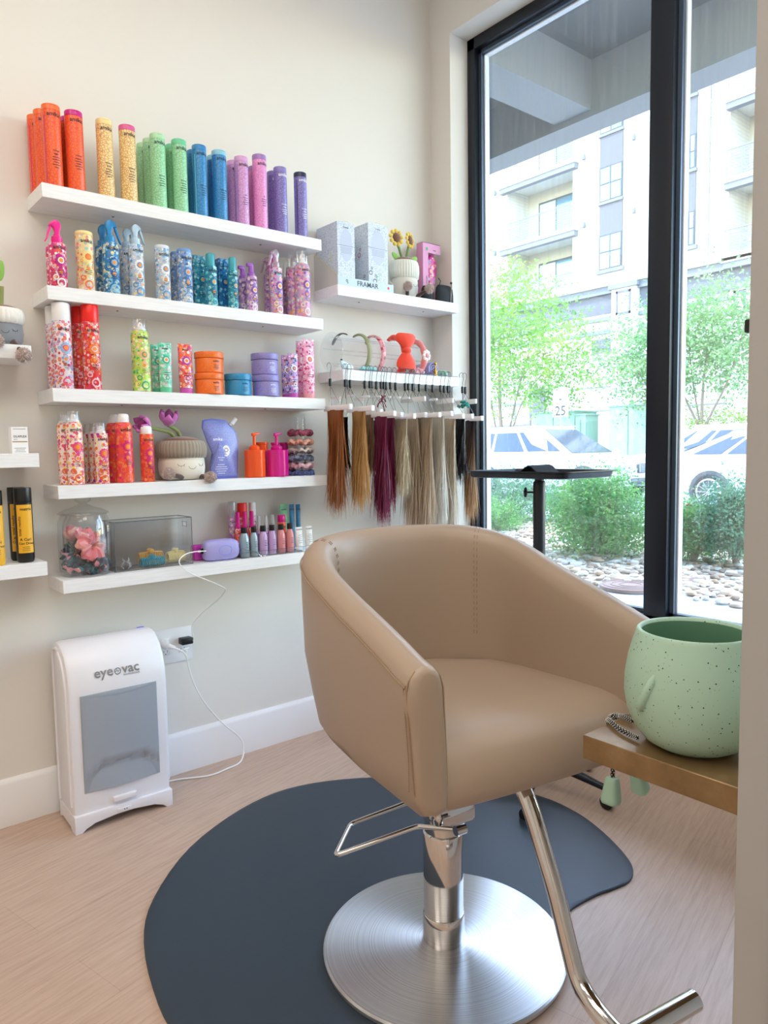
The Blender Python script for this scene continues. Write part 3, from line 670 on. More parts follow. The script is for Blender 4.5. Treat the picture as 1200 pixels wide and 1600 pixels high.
tall('blue tall bottle with a deep blue cap, behind its twin', G, 293, None, 239, Y2, z1, 'blue', 'blue2', '#2b7cb8', INK, ['hydro', .8], H0, r0, py=290)
tall('blue tall bottle with a pale aqua cap, in front of its twin', G, 332.5, 355, 239, Y1, z1, 'blue', 'aqua', '#2b7cb8', INK, ['hydro rush', .8, .8, .6, .6], H0, py=300)
tall('blue tall bottle with a pale aqua cap, behind its twin', G, 324.5, None, 248, Y2, z1, 'blue', 'aqua', '#2b7cb8', INK, ['hydro', .8], H0, r0, py=300)
tall('lilac pink tall bottle with a matching cap, in front of its twin', G, 367.5, 389, 247.5, Y1, z1, 'lilac', 'lilac', '#c489c4', INK, ['3D', .8, .6, .9, .6], H0, stripe='purplecap', py=310)
tall('lilac pink tall bottle with a matching cap, behind its twin', G, 355.5, None, 255, Y2, z1, 'lilac', 'lilac', '#c489c4', INK, ['3D', .8], H0, r0, py=310)
tall('candy pink tall bottle with a purple cap, in front of its twin', G, 395.5, 417.5, 244, Y1, z1, 'pink', 'purplecap', '#dd84c4', INK, ['3D', .8, .9, .6, .6], None, py=310)
tall('candy pink tall bottle with a purple cap, behind its twin', G, 388.5, None, 262, Y2, z1, 'pink', 'purplecap', '#dd84c4', INK, ['3D', .8], H0, r0, py=310)
tall('violet tall bottle with a violet cap and white print, in front of its twin', G, 428.5, 449, 264, Y1, z1, 'violet', 'violet', '#7167ae', WINK, ['bust your', 'brass', .8, .8, .6], H0, py=320)
tall('violet tall bottle with a violet cap and white print, behind its twin', G, 418, None, 272, Y2, z1, 'violet', 'violet', '#7167ae', WINK, ['bust', .8], H0, r0, py=320)
tall('violet tall bottle with a navy cap, standing alone at the right end', G, 460, 480, 270.7, Y1, z1, 'violet', 'navy', '#7167ae', WINK, ['bust your', 'brass', .8, .8, .6], H0, stripe='navy', py=330)

PAL = {
 'mag': ('#e03a6d', ['#f3efe8', '#c3168a', '#f0632f', '#f4b7cf', '#b01a7c']), 'cream': ('#f2d9a0', ['#f0733f', '#f5e08b', '#eda9bd', '#9fc9bb', '#f7f0da']),
 'blue': ('#2b79b8', ['#7fc4e3', '#1c5b9c', '#f4f1df', '#f2e08a', '#49a6cf']), 'pale': ('#b9cde2', ['#5f9bcb', '#f2f3f0', '#f2e49a', '#8bb6da', '#f0b691']),
 'peri': ('#7fa2d4', ['#b9d3ec', '#5580bd', '#f3e59c', '#3f6fb0', '#eef0ef']), 'teal': ('#2c8aa6', ['#7fd2d6', '#1d6f93', '#bfe8e4', '#155b80', '#49b2bd']),
 'blbox': ('#1f6fae', ['#4fb6cf', '#15508f', '#a9dde4', '#2d89c2', '#10437c']), 'purp': ('#c79bd0', ['#f1e6f3', '#8a59ae', '#e9a4cf', '#f3e6a0', '#a577c2']),
 'candy': ('#d7a1cf', ['#f4ead0', '#8a58b4', '#f0a15d', '#8fc7d8', '#ef86b6']), 'whit': ('#f1e6ea', ['#e9577d', '#8fb2db', '#f3a24c', '#f6c6d5', '#d82d58', '#c4cdee']),
 'red': ('#ee3c34', ['#f3c2ce', '#f08434', '#b42434', '#f5e6dd', '#e7456f']), 'lime': ('#b9dd55', ['#35a66c', '#f0b98c', '#f4ec7b', '#7fcf7d', '#e9f3d2']),
 'mint': ('#74cfb0', ['#e9f3e9', '#3fb294', '#f0b7bf', '#9fe0ca']), 'coral': ('#f0643c', ['#f4efe9', '#b93a9e', '#f6a12f', '#f3b4c3', '#e23a63']),
 'navy': ('#b79ad6', ['#26357f', '#f1eef6', '#e36ac0', '#5567b5', '#e9b7a0']), 'pnk': ('#f3a3c0', ['#cf2d77', '#fbe9ef', '#e0609a', '#f7cfdc']),
 'orwh': ('#f1ddd2', ['#f0702f', '#e8467f', '#f4f0ea', '#b93aa0', '#f4dd76', '#f06a2b']), 'orred': ('#f04a37', ['#f0682d', '#d81f77', '#f49a52', '#e3325a']),
}
def fmat(k): return floral('floral_'+k, PAL[k][0], PAL[k][1], 95)
def dm(k): return [mat('decal_%s_%d' % (k, i), c, .35) for i, c in enumerate(PAL[k][1][:3])]
ORC = mat('decal_orange_core', '#f39132', .4)
def floral_body(t, kind, k, r, prof, h, seg=26, dec=True, ink=INK, lines=(.8, .9, .6), name='body', title='amika:'):
    m = MB().lathe(prof, seg); W = wrapf(r); D = dm(k)
    put(m, disc2(0, h*.86+.004, r*.75, 14, .0085), W, 5, .0003)
    text(m, title, min(.0165, r*.62), .001, h*.855, W, 1, 1, .0009)
    if dec: decal_set(m, W, h, r, 2, 3, 4)
    z = h*.36
    for s in lines: put(m, bar2(.003, z, .026*s, .0017), W, 1, .0011); z -= .006
    m.build(name, [fmat(k), ink, D[1], D[0], ORC, fmat(k)], t)

def place(pl, pr, ytop, Y, zs, r, py, h=None):
    X, r = spot(pl, pr, py, Y, r)
    if h is None: h = zat((pl+pr)/2 if pr and pl else (pl or pr), ytop, X, Y)-zs
    return X, r, h
def trigger(t, h0, h1, colr, d, name='trigger_head', ay=0):
    """spray head: neck, curved hood and long lever pointing along d (+1 right, -1 left)"""
    s = h1-h0; m = MB()
    hood = [(-.26, .0), (-.27, .30), (-.42, .52), (-.40, .74), (-.22, .93), (.05, 1.0), (.34, .93), (.58, .78), (.74, .60), (.66, .56), (.46, .60), (.28, .50), (.20, .30), (.20, 0)]
    lev = [(.50, .70), (.66, .60), (.84, .26), (.98, -.12), (1.16, -.36), (1.08, -.40), (.90, -.22), (.70, .12), (.52, .40)]
    m.prism([(d*x*s*.62, h0+z*s) for x, z in hood], -.0085, .0085, 'XZ', 0, .003); m.build(name, colr, t)
    m = MB().prism([(d*x*s*.62, h0+z*s) for x, z in lev], -.006, .006, 'XZ', 0, .0018); m.build('trigger_lever', colr, t)
def spray(label, group, pl, pr, ybody, ytop, Y, zs, k, colr, d, r=None, h=None, py=None, fmk=None, trig=True):
    X, r, hb = place(pl, pr, ybody, Y, zs, r, py or (ybody+40), h and h[0]); ht = h[1] if h else zat((pl+pr)/2, ytop, X, Y)-zs
    t = thing('spray_bottle', label, 'spray bottle', (X, Y, zs+.0004), 0, group)
    floral_body(t, 'spray', k, r, [(r*.93, 0), (r, .003), (r, hb-.003), (r*.96, hb)], hb)
    n = r*.62; MB().lathe([(n, hb), (n, hb+.006), (n*1.04, hb+.008), (n*1.0, hb+.022), (n*.6, hb+.026), (n*.6, hb+.030)], 18).build('collar', colr, t)
    trigger(t, hb+.024, ht, colr, d); return (hb, ht), r
def simple_cap(label, group, pl, pr, ytop, Y, zs, k, name, hb_frac, shoulder, cap, r=None, h=None, py=None, over=None, cat='bottle', capr=.9, dome=False, ncol=None, ytitle=None):
    X, r, h = place(pl, pr, ytop, Y, zs, r, py or ytop+60, h); hb = h*hb_frac
    t = thing(name, label, cat, (X, Y, zs+.0004), 0, group)
    if shoulder: prof = [(r*.9, 0), (r, .003), (r, hb-r*.62), (r*.96, hb-r*.34), (r*.86, hb-r*.13), (r*.72, hb)]
    else: prof = [(r*.93, 0), (r, .003), (r, hb)]
    floral_body(t, name, k, r, prof, hb)
    cr_ = r*capr
    if over:
        n = MB().lathe([(r*.72, hb), (r*.72, hb+.006), (r*.40, hb+.010), (r*.34, hb+(h-hb)*.62), (r*.25, hb+(h-hb)*.70)], 16); n.box(-.003, .003, -r*.55, 0, hb+(h-hb)*.42, hb+(h-hb)*.62, 0, .001); n.build('nozzle', cap or WHITEP, t)
        MB().lathe([(r*.80, hb+.001), (r*.80, hb+.004), (r*.74, h-.002), (r*.70, h)], 20, cap=True).build('overcap', CLEAR, t)
    else:
        pr_ = [(cr_*.98, hb+.0005), (cr_, hb+.003), (cr_, h-.006), (cr_*.93, h-.0015), (cr_*.82, h)] if not dome else [(cr_*.98, hb+.0005), (cr_, hb+.002), (cr_*.98, hb+(h-hb)*.55), (cr_*.9, h-.004), (cr_*.7, h)]
        MB().lathe(pr_, 24).build('cap', cap, t)
    return h, r
def carton(label, group, x0, x1, y0, y1, z0, z1, k, name='product_carton'):
    t = thing(name, label, 'box', ((x0+x1)/2, (y0+y1)/2, z0+.0003), 0, group); hx, hy, h = (x1-x0)/2, (y1-y0)/2, z1-z0
    m = MB().box(-hx, hx, -hy, hy, 0, h, 0, .0012, 1); m.build('carton_body', fmat(k) if k in PAL else k, t)
    D = dm(k) if k in PAL else [INK]*3
    m = MB(); W = flatf((0, -hy, 0), (1, 0, 0), (0, 0, 1), (0, -1, 0)); text(m, 'amika:', .011, 0, h*.84, W, 0)
    flower(m, 0, h*.55, min(hx*.7, .016), W, 1, 2, 3); 
    for i in range(3): put(m, bar2(0, h*.3-.007*i, hx*1.1, .0018), W, 0)
    m.build('printed_front', [INK, D[1], D[0], ORC], t); return t

# ---- second shelf
z2 = ZS[1]; G2 = 'sprays and bottles on the second shelf'
HOT = mat('plastic_hot', CO['hot'], .3); BLU = mat('plastic_spray_blue', '#2a8ac6', .25); ICE = mat('ice_plastic', '#b9d3e6', .25); PNKC = clear('pink_clear', (.95, .62, .86, 1), .35, .5); PURP = mat('purple_pump', '#a05cc0', .3); PINKP = mat('pink_pump', '#e46bbd', .3)
hh, rr_ = spray('magenta spray bottle with a hot pink trigger, front left on the second shelf', G2, 77, 105, 382, 344.5, Y1, z2, 'mag', HOT, -1)
X, r, h = place(72.5, None, 390, Y2, z2, rr_, 420, hh[0]); simple_cap('magenta patterned bottle peeking out behind the hot pink spray', G2, 72.5, None, 0, Y2, z2, 'mag', 'patterned_bottle', .93, False, HOT, rr_, hh[0]+.002, 420, capr=1)
simple_cap('short cream floral bottle with a yellow cap on the second shelf', G2, 118.5, 147, 363, Y1, z2, 'cream', 'patterned_bottle', .93, False, cap_mat('cream'), py=410, capr=1)
hh, rr_ = spray('blue floral spray bottle with a deep blue trigger, in front of its twin', G2, 160, 187, 381, 344, Y1, z2, 'blue', BLU, 1)
spray('blue floral spray bottle with a deep blue trigger, behind its twin', G2, 149.5, None, 385, 350, Y2+.01, z2, 'blue', BLU, 1, rr_, hh)
hh, rr_ = spray('pale blue floral spray bottle with an ice blue trigger, in front of its twin', G2, 201.5, 225.5, 384, 351, Y1, z2, 'pale', ICE, 1)
spray('pale blue floral spray bottle with an ice blue trigger, behind its twin', G2, 187.5, None, 385, 350, Y2+.01, z2, 'pale', ICE, 1, rr_, hh)
simple_cap('short pale blue floral bottle with a white cap, alone on the second shelf', G2, 242, 266, 384.5, Y1, z2, 'pale', 'patterned_bottle', .93, False, mat('pale_cap', '#dfe7ee', .35), py=430, capr=1)
h_, r_ = simple_cap('short periwinkle floral bottle with a blue cap, in front of its twin', G2, 276.5, 300.5, 390, Y1, z2, 'peri', 'patterned_bottle', .93, False, mat('peri_cap', '#6f9ad0', .35), py=430, capr=1)
simple_cap('short periwinkle floral bottle with a blue cap, behind its twin', G2, 266.5, None, 0, Y2, z2, 'peri', 'patterned_bottle', .93, False, mat('peri_cap', '#6f9ad0', .35), r_, h_, 430, capr=1)
TEALC = mat('teal_cap', '#3fa7b4', .3)
def bx(pa, pb, py, yf, depth, ytop, zs): a, b = at(pa, py, Y=yf), at(pb, py, Y=yf); return a.x, b.x, yf, yf+depth, zs, zat(pa+4, ytop, a.x, yf)
carton('dark teal patterned carton standing behind the teal mist bottle', G2, *bx(303, 330, 430, 2.665, .055, 398, z2), 'teal')
simple_cap('teal patterned mist bottle in front of its teal carton', G2, 319.5, 339.5, 397, Y1, z2, 'teal', 'mist_bottle', .755, False, TEALC, py=440, capr=.72)
carton('royal blue patterned carton standing behind the blue-green mist bottle', G2, *bx(342, 362, 430, 2.655, .055, 403, z2), 'blbox')
simple_cap('blue-green patterned mist bottle in front of its royal blue carton', G2, 355.5, 372, 403, Y1, z2, 'teal', 'mist_bottle', .74, False, TEALC, py=445, capr=.72)
def mist(label, pl, pr, ybody, ytop, Y, k, colr, r=None, h=None):
    X, r, hb = place(pl, pr, ybody, Y, z2, r, ybody+25, h and h[0]); ht = h[1] if h else zat((pl+pr)/2, ytop, X, Y)-z2
    t = thing('mist_bottle', label, 'spray bottle', (X, Y, z2+.0004), 0, G2); floral_body(t, 'm', k, r, [(r*.93, 0), (r, .003), (r, hb)], hb, lines=(.6, .6))
    MB().lathe([(r*.7, hb), (r*.7, hb+.012), (r*.5, hb+.016), (r*.42, ht-.012)], 14).build('collar', colr, t)
    MB().box(-.020, .008, -.007, .007, ht-.014, ht, 0, .003).build('spray_head', colr, t); return (hb, ht), r
hh, rr_ = mist('small lilac mist bottle with a purple pump, in front of its twin', 384.5, 402.5, 433, 412, Y1, 'purp', PURP)
mist('small lilac mist bottle with a purple pump, behind its twin', 371.5, None, 436, 416, Y2, 'purp', PURP, rr_, hh)
hh, rr_ = spray('candy striped spray bottle with a clear pink trigger, in front of its twin', G2, 421.5, 442, 420, 390, Y1, z2, 'candy', PNKC, -1)
spray('candy striped spray bottle with a clear pink trigger, behind its twin', G2, 408.5, None, 0, 0, Y2+.005, z2, 'candy', PINKP, -1, rr_, (hh[0]-.002, hh[1]-.004))
spray('pink spray bottle with a smoky pink trigger, furthest back among the pumps', G2, 400.5, None, 0, 0, Y3+.002, z2, 'purp', PNKC, -1, .0195, (hh[0], hh[1]-.002))
h_, r_ = simple_cap('tall pink floral foam can with a clear overcap, at the right end of its shelf', G2, 460.5, 485, 390, Y1, z2, 'candy', 'foam_can', .78, True, None, over=True, py=450)
simple_cap('tall pink floral foam can with a clear overcap, second in its line', G2, 447, None, 0, Y2, z2, 'candy', 'foam_can', .76, True, None, r_, h_*.985, 450, over=True)
simple_cap('slim pink floral foam can with a clear overcap, rearmost in its line', G2, 441, None, 0, Y3+.01, z2, 'purp', 'foam_can', .72, True, None, r_*.8, h_*.90, 450, over=True)

# ---- third shelf
z3 = ZS[2]; G3 = 'aerosols, tubes and jars on the middle shelf'
h_, r_ = simple_cap('tall white floral aerosol with a big white cap, in front of its twin', G3, 83.5, 113.5, 474, Y1, z3, 'whit', 'hairspray_can', .785, False, WHITEP, py=560, cat='aerosol can', capr=.97)
simple_cap('tall white floral aerosol with a big white cap, behind its twin at the wall', G3, 73.5, None, 0, Y2+.02, z3, 'whit', 'hairspray_can', .785, False, WHITEP, r_, h_, 560, cat='aerosol can', capr=.97)
REDP = mat('red_cap', '#f5231c', .3)
h_, r_ = simple_cap('tall red floral aerosol with a bright red cap, in front of its twin', G3, 128.5, 157.5, 476, Y1, z3, 'red', 'hairspray_can', .785, False, REDP, py=560, cat='aerosol can', capr=.97)
simple_cap('tall red floral aerosol with a bright red cap, behind its twin', G3, 113.5, None, 0, Y2, z3, 'red', 'hairspray_can', .785, False, REDP, r_, h_, 560, cat='aerosol can', capr=.97)
simple_cap('lime green floral foam can with a white nozzle under a clear cap', G3, 205.5, 234.5, 499.6, Y1, z3, 'lime', 'foam_can', .845, True, None, py=565, over=True, cat='aerosol can')
def tube_(label, group, pl, pr, ytop, Y, zs, k, capc, name='cream_tube', r=None, h=None, tilt=0, caph=.020, title='amika:', py=None, plain=None, sg=G3):
    X, r, h = place(pl, pr, ytop, Y, zs, r, py or ytop+35, h); t = thing(name, label, 'tube', (X, Y, zs+.0004), tilt, group)
    m = MB(); rg = []; n = 20
    for j in range(9):
        s = j/8; z = caph+(h-caph)*s; a = r*(.88+.12*s); b = r*.70*(1-s**1.6)+.0012
        rg.append([(a*math.copysign(abs(math.cos(2*PI*i/n))**(1-.35*s), math.cos(2*PI*i/n)), b*math.sin(2*PI*i/n), z) for i in range(n)])
    m.loft(rg)
    def W(u, v, lift=.0006):
        s = max(0, min(1, (v-caph)/(h-caph))); a = r*(.88+.12*s); b = r*.70*(1-s**1.6)+.0012; c = max(-.98, min(.98, u/a)); return (u, -b*math.sqrt(1-c*c)-lift-.0005, v)
    D = dm(k) if k in PAL else [INK, WINK, INK]
    ink = WINK if plain == 'w' else INK
    text(m, title, .0105 if len(title) < 7 else .0075, 0, h*.87, W, 1)
    if k in PAL:
        R = r*.62; flower(m, 0, h*.66, R, W, 2, 3, 4)
        for i in range(2): put(m, bar2(0, h*.40-.008*i, r*1.0, .0018), W, 1)
        put(m, ring2(0, h*.30, R*.5, R*.3, 12), W, 2, .0008)
    else:
        for i in range(5): put(m, bar2(0, h*.66-.008*i, r*(1.2 if i % 2 else .9), .0013), W, 1)
    m.build('body', [fmat(k) if k in PAL else k, ink, D[1], D[0], ORC], t)
    MB().lathe([(r*.80, 0), (r*.84, .002), (r*.86, caph-.0005)], 20, sy=.86).build('cap', capc, t); return h, r
MT = mat('mint_cap', '#63c79c', .35); MG = mat('magenta_cap', '#cf55b0', .3); PKC = mat('peach_cap', '#f0a3ab', .35); VI = mat('orchid_cap', '#c054b4', .3)
h_, r_ = tube_('mint floral tube with a mint cap, in front of its twin', G3, 247, 269.5, 536, Y1, z3, 'mint', MT)
tube_('mint floral tube with a mint cap, behind its twin', G3, 235, None, 0, Y2, z3, 'mint', MT, r=r_, h=h_, py=570)
tube_('coral and magenta floral tube with a purple cap beside the orange jars', G3, 277.5, 302, 538, Y1, z3, 'coral', MG)
def jar(label, pl, pr, ytop, ybot, Y, z, colr, ink, r=None, h=None, line='#00'):
    X, r_2 = spot(pl, pr, (ytop+ybot)/2+4, Y, r); r = r or r_2
    if h is None: h = zat((pl+pr)/2, ytop, X, Y-r*.7)-z
    t = thing('hair_mask_jar', label, 'jar', (X, Y, z+.0004), 0, G3); hb = h*.70
    m = MB().lathe([(r*.92, 0), (r*.965, .003), (r*.97, hb*.9), (r*.93, hb)], 40); W = wrapf(r*.97)
    text(m, 'amika:', .0105, .004, hb*.72, W, 1); 
    for i, s in enumerate((.8, .7, .9, .5)): put(m, bar2(.004, hb*.52-.0052*i, .028*s, .0015), W, 1)
    m.build('body', [colr, ink], t)
    MB().lathe([(r*.99, hb+.0006), (r, hb+.002), (r, h-.0025), (r*.98, h-.0006), (r*.95, h)], 40).build('lid', colr, t); return h, r, X
OJ = fine('jar_orange', '#f47a2a', '#ee6c1f', .35); BJ = fine('jar_blue', '#2c8fc0', '#2585b8', .35); VJ = fine('jar_violet', '#948cc9', '#877dc0', .35)
h_, r_, _ = jar('orange hair mask jar, lower one of the stack of two', 303.8, 350, 583, 612, Y1+.012, z3, OJ, INK)
jar('orange hair mask jar, upper one of the stack of two', 303.5, 349, 549, 583, Y1+.012, z3+h_+.0006, OJ, INK, r_, h_)
jar('blue hair mask jar standing alone between the orange and violet stacks', 350.5, 393.5, 584, 614, Y1+.012, z3, BJ, INK)
h_, r_, _ = jar('violet hair mask jar, lower one of the stack of two', 394, 437, 586, 614, Y1+.012, z3, VJ, WINK)
jar('violet hair mask jar, upper one of the stack of two', 392, 435, 555, 586, Y1+.012, z3+h_+.0006, VJ, WINK, r_, h_)
h_, r_ = tube_('navy and lilac floral tube with an orchid cap, in front of its twin', G3, 449, 467, 552.6, Y1, z3, 'navy', VI)
tube_('navy and lilac floral tube with an orchid cap, behind its twin', G3, 438.5, None, 0, Y2+.012, z3, 'navy', VI, r=r_, h=h_, py=585)
h_, r_ = tube_('tall pink floral tube with a peach cap, at the right end of the shelf', G3, 470.5, 493, 530.5, Y1, z3, 'pnk', PKC)
tube_('tall pink floral tube with a peach cap, behind its twin at the right end', G3, 461.5, None, 0, Y2+.005, z3, 'pnk', PKC, r=r_, h=h_, py=575)

# ---- fourth shelf
z4 = ZS[3]; G4 = 'aerosols and pump bottles on the fourth shelf'
h_, r_ = simple_cap('white and orange floral aerosol under a clear cap, front left on its shelf', G4, 104, 131, 642.6, Y1, z4, 'orwh', 'dry_shampoo_can', .85, True, None, py=715, over=True, cat='aerosol can')
simple_cap('white and orange floral aerosol under a clear cap, behind its twin at far left', G4, 90.5, None, 0, Y2, z4, 'orwh', 'dry_shampoo_can', .85, True, None, r_, h_, 715, over=True, cat='aerosol can')
h_, r_ = simple_cap('small white and orange aerosol under a clear cap, front one of three', G4, 147.7, 170, 661, Y1, z4, 'orwh', 'dry_shampoo_can', .83, False, None, py=715, over=True, cat='aerosol can')
simple_cap('small white and orange aerosol under a clear cap, middle one of three', G4, 139, None, 0, Y2, z4, 'orwh', 'dry_shampoo_can', .83, False, None, r_, h_, 715, over=True, cat='aerosol can')
simple_cap('small white and orange aerosol under a clear cap, rearmost of three', G4, 131.5, None, 0, Y3, z4, 'orwh', 'dry_shampoo_can', .83, False, None, r_, h_, 715, over=True, cat='aerosol can')
h_, r_ = simple_cap('large orange-red aerosol with a white domed cap, in front of its twin', G4, 181, 208.5, 647, Y1, z4, 'orred', 'dry_shampoo_can', .875, True, WHITEP, py=715, capr=.70, dome=True, cat='aerosol can')
simple_cap('large orange-red aerosol with a white domed cap, behind its twin', G4, 167.5, None, 0, Y2, z4, 'orred', 'dry_shampoo_can', .875, True, WHITEP, r_, h_, 715, capr=.70, dome=True, cat='aerosol can')
simple_cap('small orange-red aerosol with a white cap beside the tulip plush', G4, 219.5, 241, 666, Y1, z4, 'orred', 'dry_shampoo_can', .855, False, WHITEP, py=720, capr=.86, dome=True, cat='aerosol can')
# pouch
PO = fine('pouch_violet', '#8f96d6', '#7f86cb', .28); PE = mat('pouch_edge', '#6a72c6', .3)
pz = lambda px, py: at(px, py, Y=2.645); op = [(320, 655), (331, 654), (352, 656), (368, 674), (372, 690), (371, 748), (332, 748), (328, 735), (333, 712), (323, 690), (315, 668), (316, 657)]
c0 = pz(346, 748); pts = [((pz(*p).x-c0.x), max(.0005, pz(*p).z-z4)) for p in op]
t = thing('refill_pouch', 'violet foil refill pouch with a white screw spout at its corner', 'pouch', (c0.x, 2.645, z4), 0)
cx = sum(p[0] for p in pts)/len(pts); cz = sum(p[1] for p in pts)/len(pts)
dn = []
for i in range(len(pts)):
    a, b = pts[i], pts[(i+1) % len(pts)]
    for k in range(4): s = k/4; dn.append((a[0]+(b[0]-a[0])*s, a[1]+(b[1]-a[1])*s))
def ringk(k, y, wob=0): return [(cx+(x-cx)*k, y*(1+.9*(1-min(1, max(0, z)/.16))) if k < .95 else y, cz+(z-cz)*k) for x, z in dn]
m = MB().loft([ringk(.05, -.013), ringk(.45, -.012), ringk(.75, -.009), ringk(.93, -.003), ringk(.93, .003), ringk(.75, .009), ringk(.45, .012), ringk(.05, .013)])
W = lambda u, v, lift=.0006: (u+cx, -.0205-lift-.004*(1-min(1, v/.16)), v)
text(m, 'amika:', .017, -.004, .150, W, 1); text(m, 'bust your', .0075, .006, .082, W, 1); text(m, 'brass', .0075, .006, .072, W, 1)
for i, s in enumerate((.5, .8, .9, .7, .5)): put(m, bar2(.004, .056-.0085*i, .06*s, .0016), W, 1)
put(m, disc2(.028, .110, .016, 18, .022), W, 1, .001); put(m, ring2(.028, .113, .009, .007, 6), W, 2, .0014)
m.build('body', [PO, WINK, INK], t)
MB().loft([ringk(1.0, -.0012), ringk(.9, -.0026), ringk(.9, .0026), ringk(1.0, .0012)], cap=False).build('sealed_edge', PE, t)
s0 = pz(360, 664)-Vector((c0.x, 2.645, z4)); s1 = pz(367, 655)-Vector((c0.x, 2.645, z4)); dd = (s1-s0).normalized()
MB().tube([s0-dd*.004, s0+dd*.004, s0+dd*.0045, s1+dd*.004], [.006, .006, .0095, .0090], 16).build('spout', WHITEP, t)
# pump bottles
def pump(label, pl, pr, ybody, ytop, Y, colr, r=None, h=None, head=True):
    X, r, hb = place(pl, pr, ybody, Y, z4, r, ybody+25, h and h[0]); ht = h[1] if h else zat((pl+pr)/2, ytop, X, Y)-z4
    t = thing('pump_bottle', label, 'pump bottle', (X, Y, z4+.0004), 0, G4)
    wob = lambda a, z: 1+.025*math.cos(9*a)
    MB().lathe([(r*.95, 0), (r*1.0, .003), (r*1.0, hb-.003), (r*.95, hb)], 72, wob=wob).build('body', colr, t, 25)
    if head:
        MB().lathe([(r*.50, hb), (r*.52, hb+.002), (r*.52, hb+.012), (r*.36, hb+.018), (r*.15, hb+.020), (r*.14, ht-.014)], 20).build('collar', colr, t)
        MB().prism([(-.011, ht-.014), (-.010, ht-.002), (.012, ht), (.024, ht-.001), (.025, ht-.007), (.008, ht-.009), (.006, ht-.014)], -.006, .006, 'XZ', 0, .0015).build('pump_head', colr, t)
    else:
        MB().lathe([(r*.60, hb), (r*.60, hb+.022), (r*.66, hb+.024), (r*.66, hb+.030), (r*.62, hb+.032)], 20).build('screw_cap', colr, t)
    return (hb, ht), r
ORP = mat('glossy_orange', '#f4581d', .18); MGP = mat('glossy_magenta', '#d4148a', .18)
hh, rr_ = pump('glossy orange ribbed pump bottle in front', 382.5, 414.5, 703, 676, Y1+.005, ORP)
pump('glossy orange ribbed bottle with a screw cap, behind the orange pump bottle', 373, None, 0, 0, Y2+.03, ORP, rr_*.98, hh, False)
hh, rr_ = pump('glossy magenta ribbed pump bottle in front, beside the scrunchie stand', 415.5, 450.5, 703, 676, Y1+.005, MGP)
pump('glossy magenta ribbed bottle with a screw cap, behind and left of the magenta pump bottle', 399.5, None, 0, 0, Y2+.016, MGP, rr_*.62, hh, False)
pump('glossy magenta ribbed bottle with a screw cap, behind the magenta pump bottle', 414, None, 0, 0, Y3+.008, MGP, rr_*.62, hh, False)
# scrunchie stand
X, r = spot(461, 478, 690, 2.655); t = thing('scrunchie_stand', 'clear acrylic tube stand carrying six scrunchies on the fourth shelf', 'stand', (X, 2.655, z4+.0004), 0)
ht = zat(470, 652, X, 2.655)-z4
MB().lathe([(r, .004), (r, ht)], 24).build('tube', ACRYL, t); MB().lathe([(.038, 0), (.038, .004)], 28).build('base', ACRYL, t)
def scrunch(name, label, loc_, R, rr0, mats, group=None, tilt=(0, 0, 0), seed=0, cat='scrunchie'):
    rnd_ = random.Random(seed); rg = []; n = 54; ns = 10; ph = [rnd_.uniform(0, 6.28) for _ in range(n)]
    for i in range(n):
        a = 2*PI*i/n; q = rr0*(.72+.34*abs(math.sin(a*9+ph[0]))+rnd_.uniform(-.12, .12)); dz = rr0*.25*math.sin(a*7+ph[1])
        rg.append([((R+q*math.cos(2*PI*k/ns)*(1+.12*math.sin(3*k+i)))*math.cos(a), (R+q*math.cos(2*PI*k/ns))*math.sin(a), dz+q*.72*math.sin(2*PI*k/ns)) for k in range(ns)])
    rg.append(rg[0]); m = MB().loft(rg, cap=False); o = m.build(name, mats, None, 30); o.location = loc_; o.rotation_euler = tilt; return tag(o, label, cat, group)
def cloth(name, cols, scale=60, rough=.6):
    m = mat(name, cols[0], rough); v = N(m, 'ShaderNodeTexVoronoi'); v.inputs['Scale'].default_value = scale; L(m, coords(m), v.inputs['Vector']); s = N(m, 'ShaderNodeSeparateColor'); L(m, v.outputs['Color'], s.inputs[0])
    n = len(cols); L(m, ramp(m, s.outputs[0], [(i/n, c) for i, c in enumerate(cols)], 'CONSTANT'), base(m)); m.node_tree.nodes['Principled BSDF'].inputs['Sheen Weight'].default_value = .3; return m
SC = [(676, ['#8d2f4f', '#b0516e', '#6f1f3c'], 'burgundy printed scrunchie, topmost on the clear tube'), (691, ['#d99a86', '#c98270', '#e8b9a6'], 'peach satin scrunchie, second from the top'), (704, ['#b9a9a0', '#7a6d78', '#d8cdc4'], 'grey and cream scrunchie, third on the clear tube'),
      (716, ['#4d5b78', '#7d8aa3', '#3b4763'], 'slate blue scrunchie, fourth on the clear tube'), (728, ['#d7a3b0', '#e9c3cc', '#c48796'], 'pale pink scrunchie, second from the bottom'), (739.5, ['#33477e', '#4f67a6', '#24345f'], 'deep blue scrunchie at the bottom of the stack')]
for i, (py, cols, lb) in enumerate(SC):
    scrunch('scrunchie', lb, (X, 2.655, zat(470, py, X, 2.62)), r+.0175, .0160, cloth('scrunchie_cloth_%d' % i, cols, 70), 'scrunchies stacked on the clear tube', (0, 0, i), i)
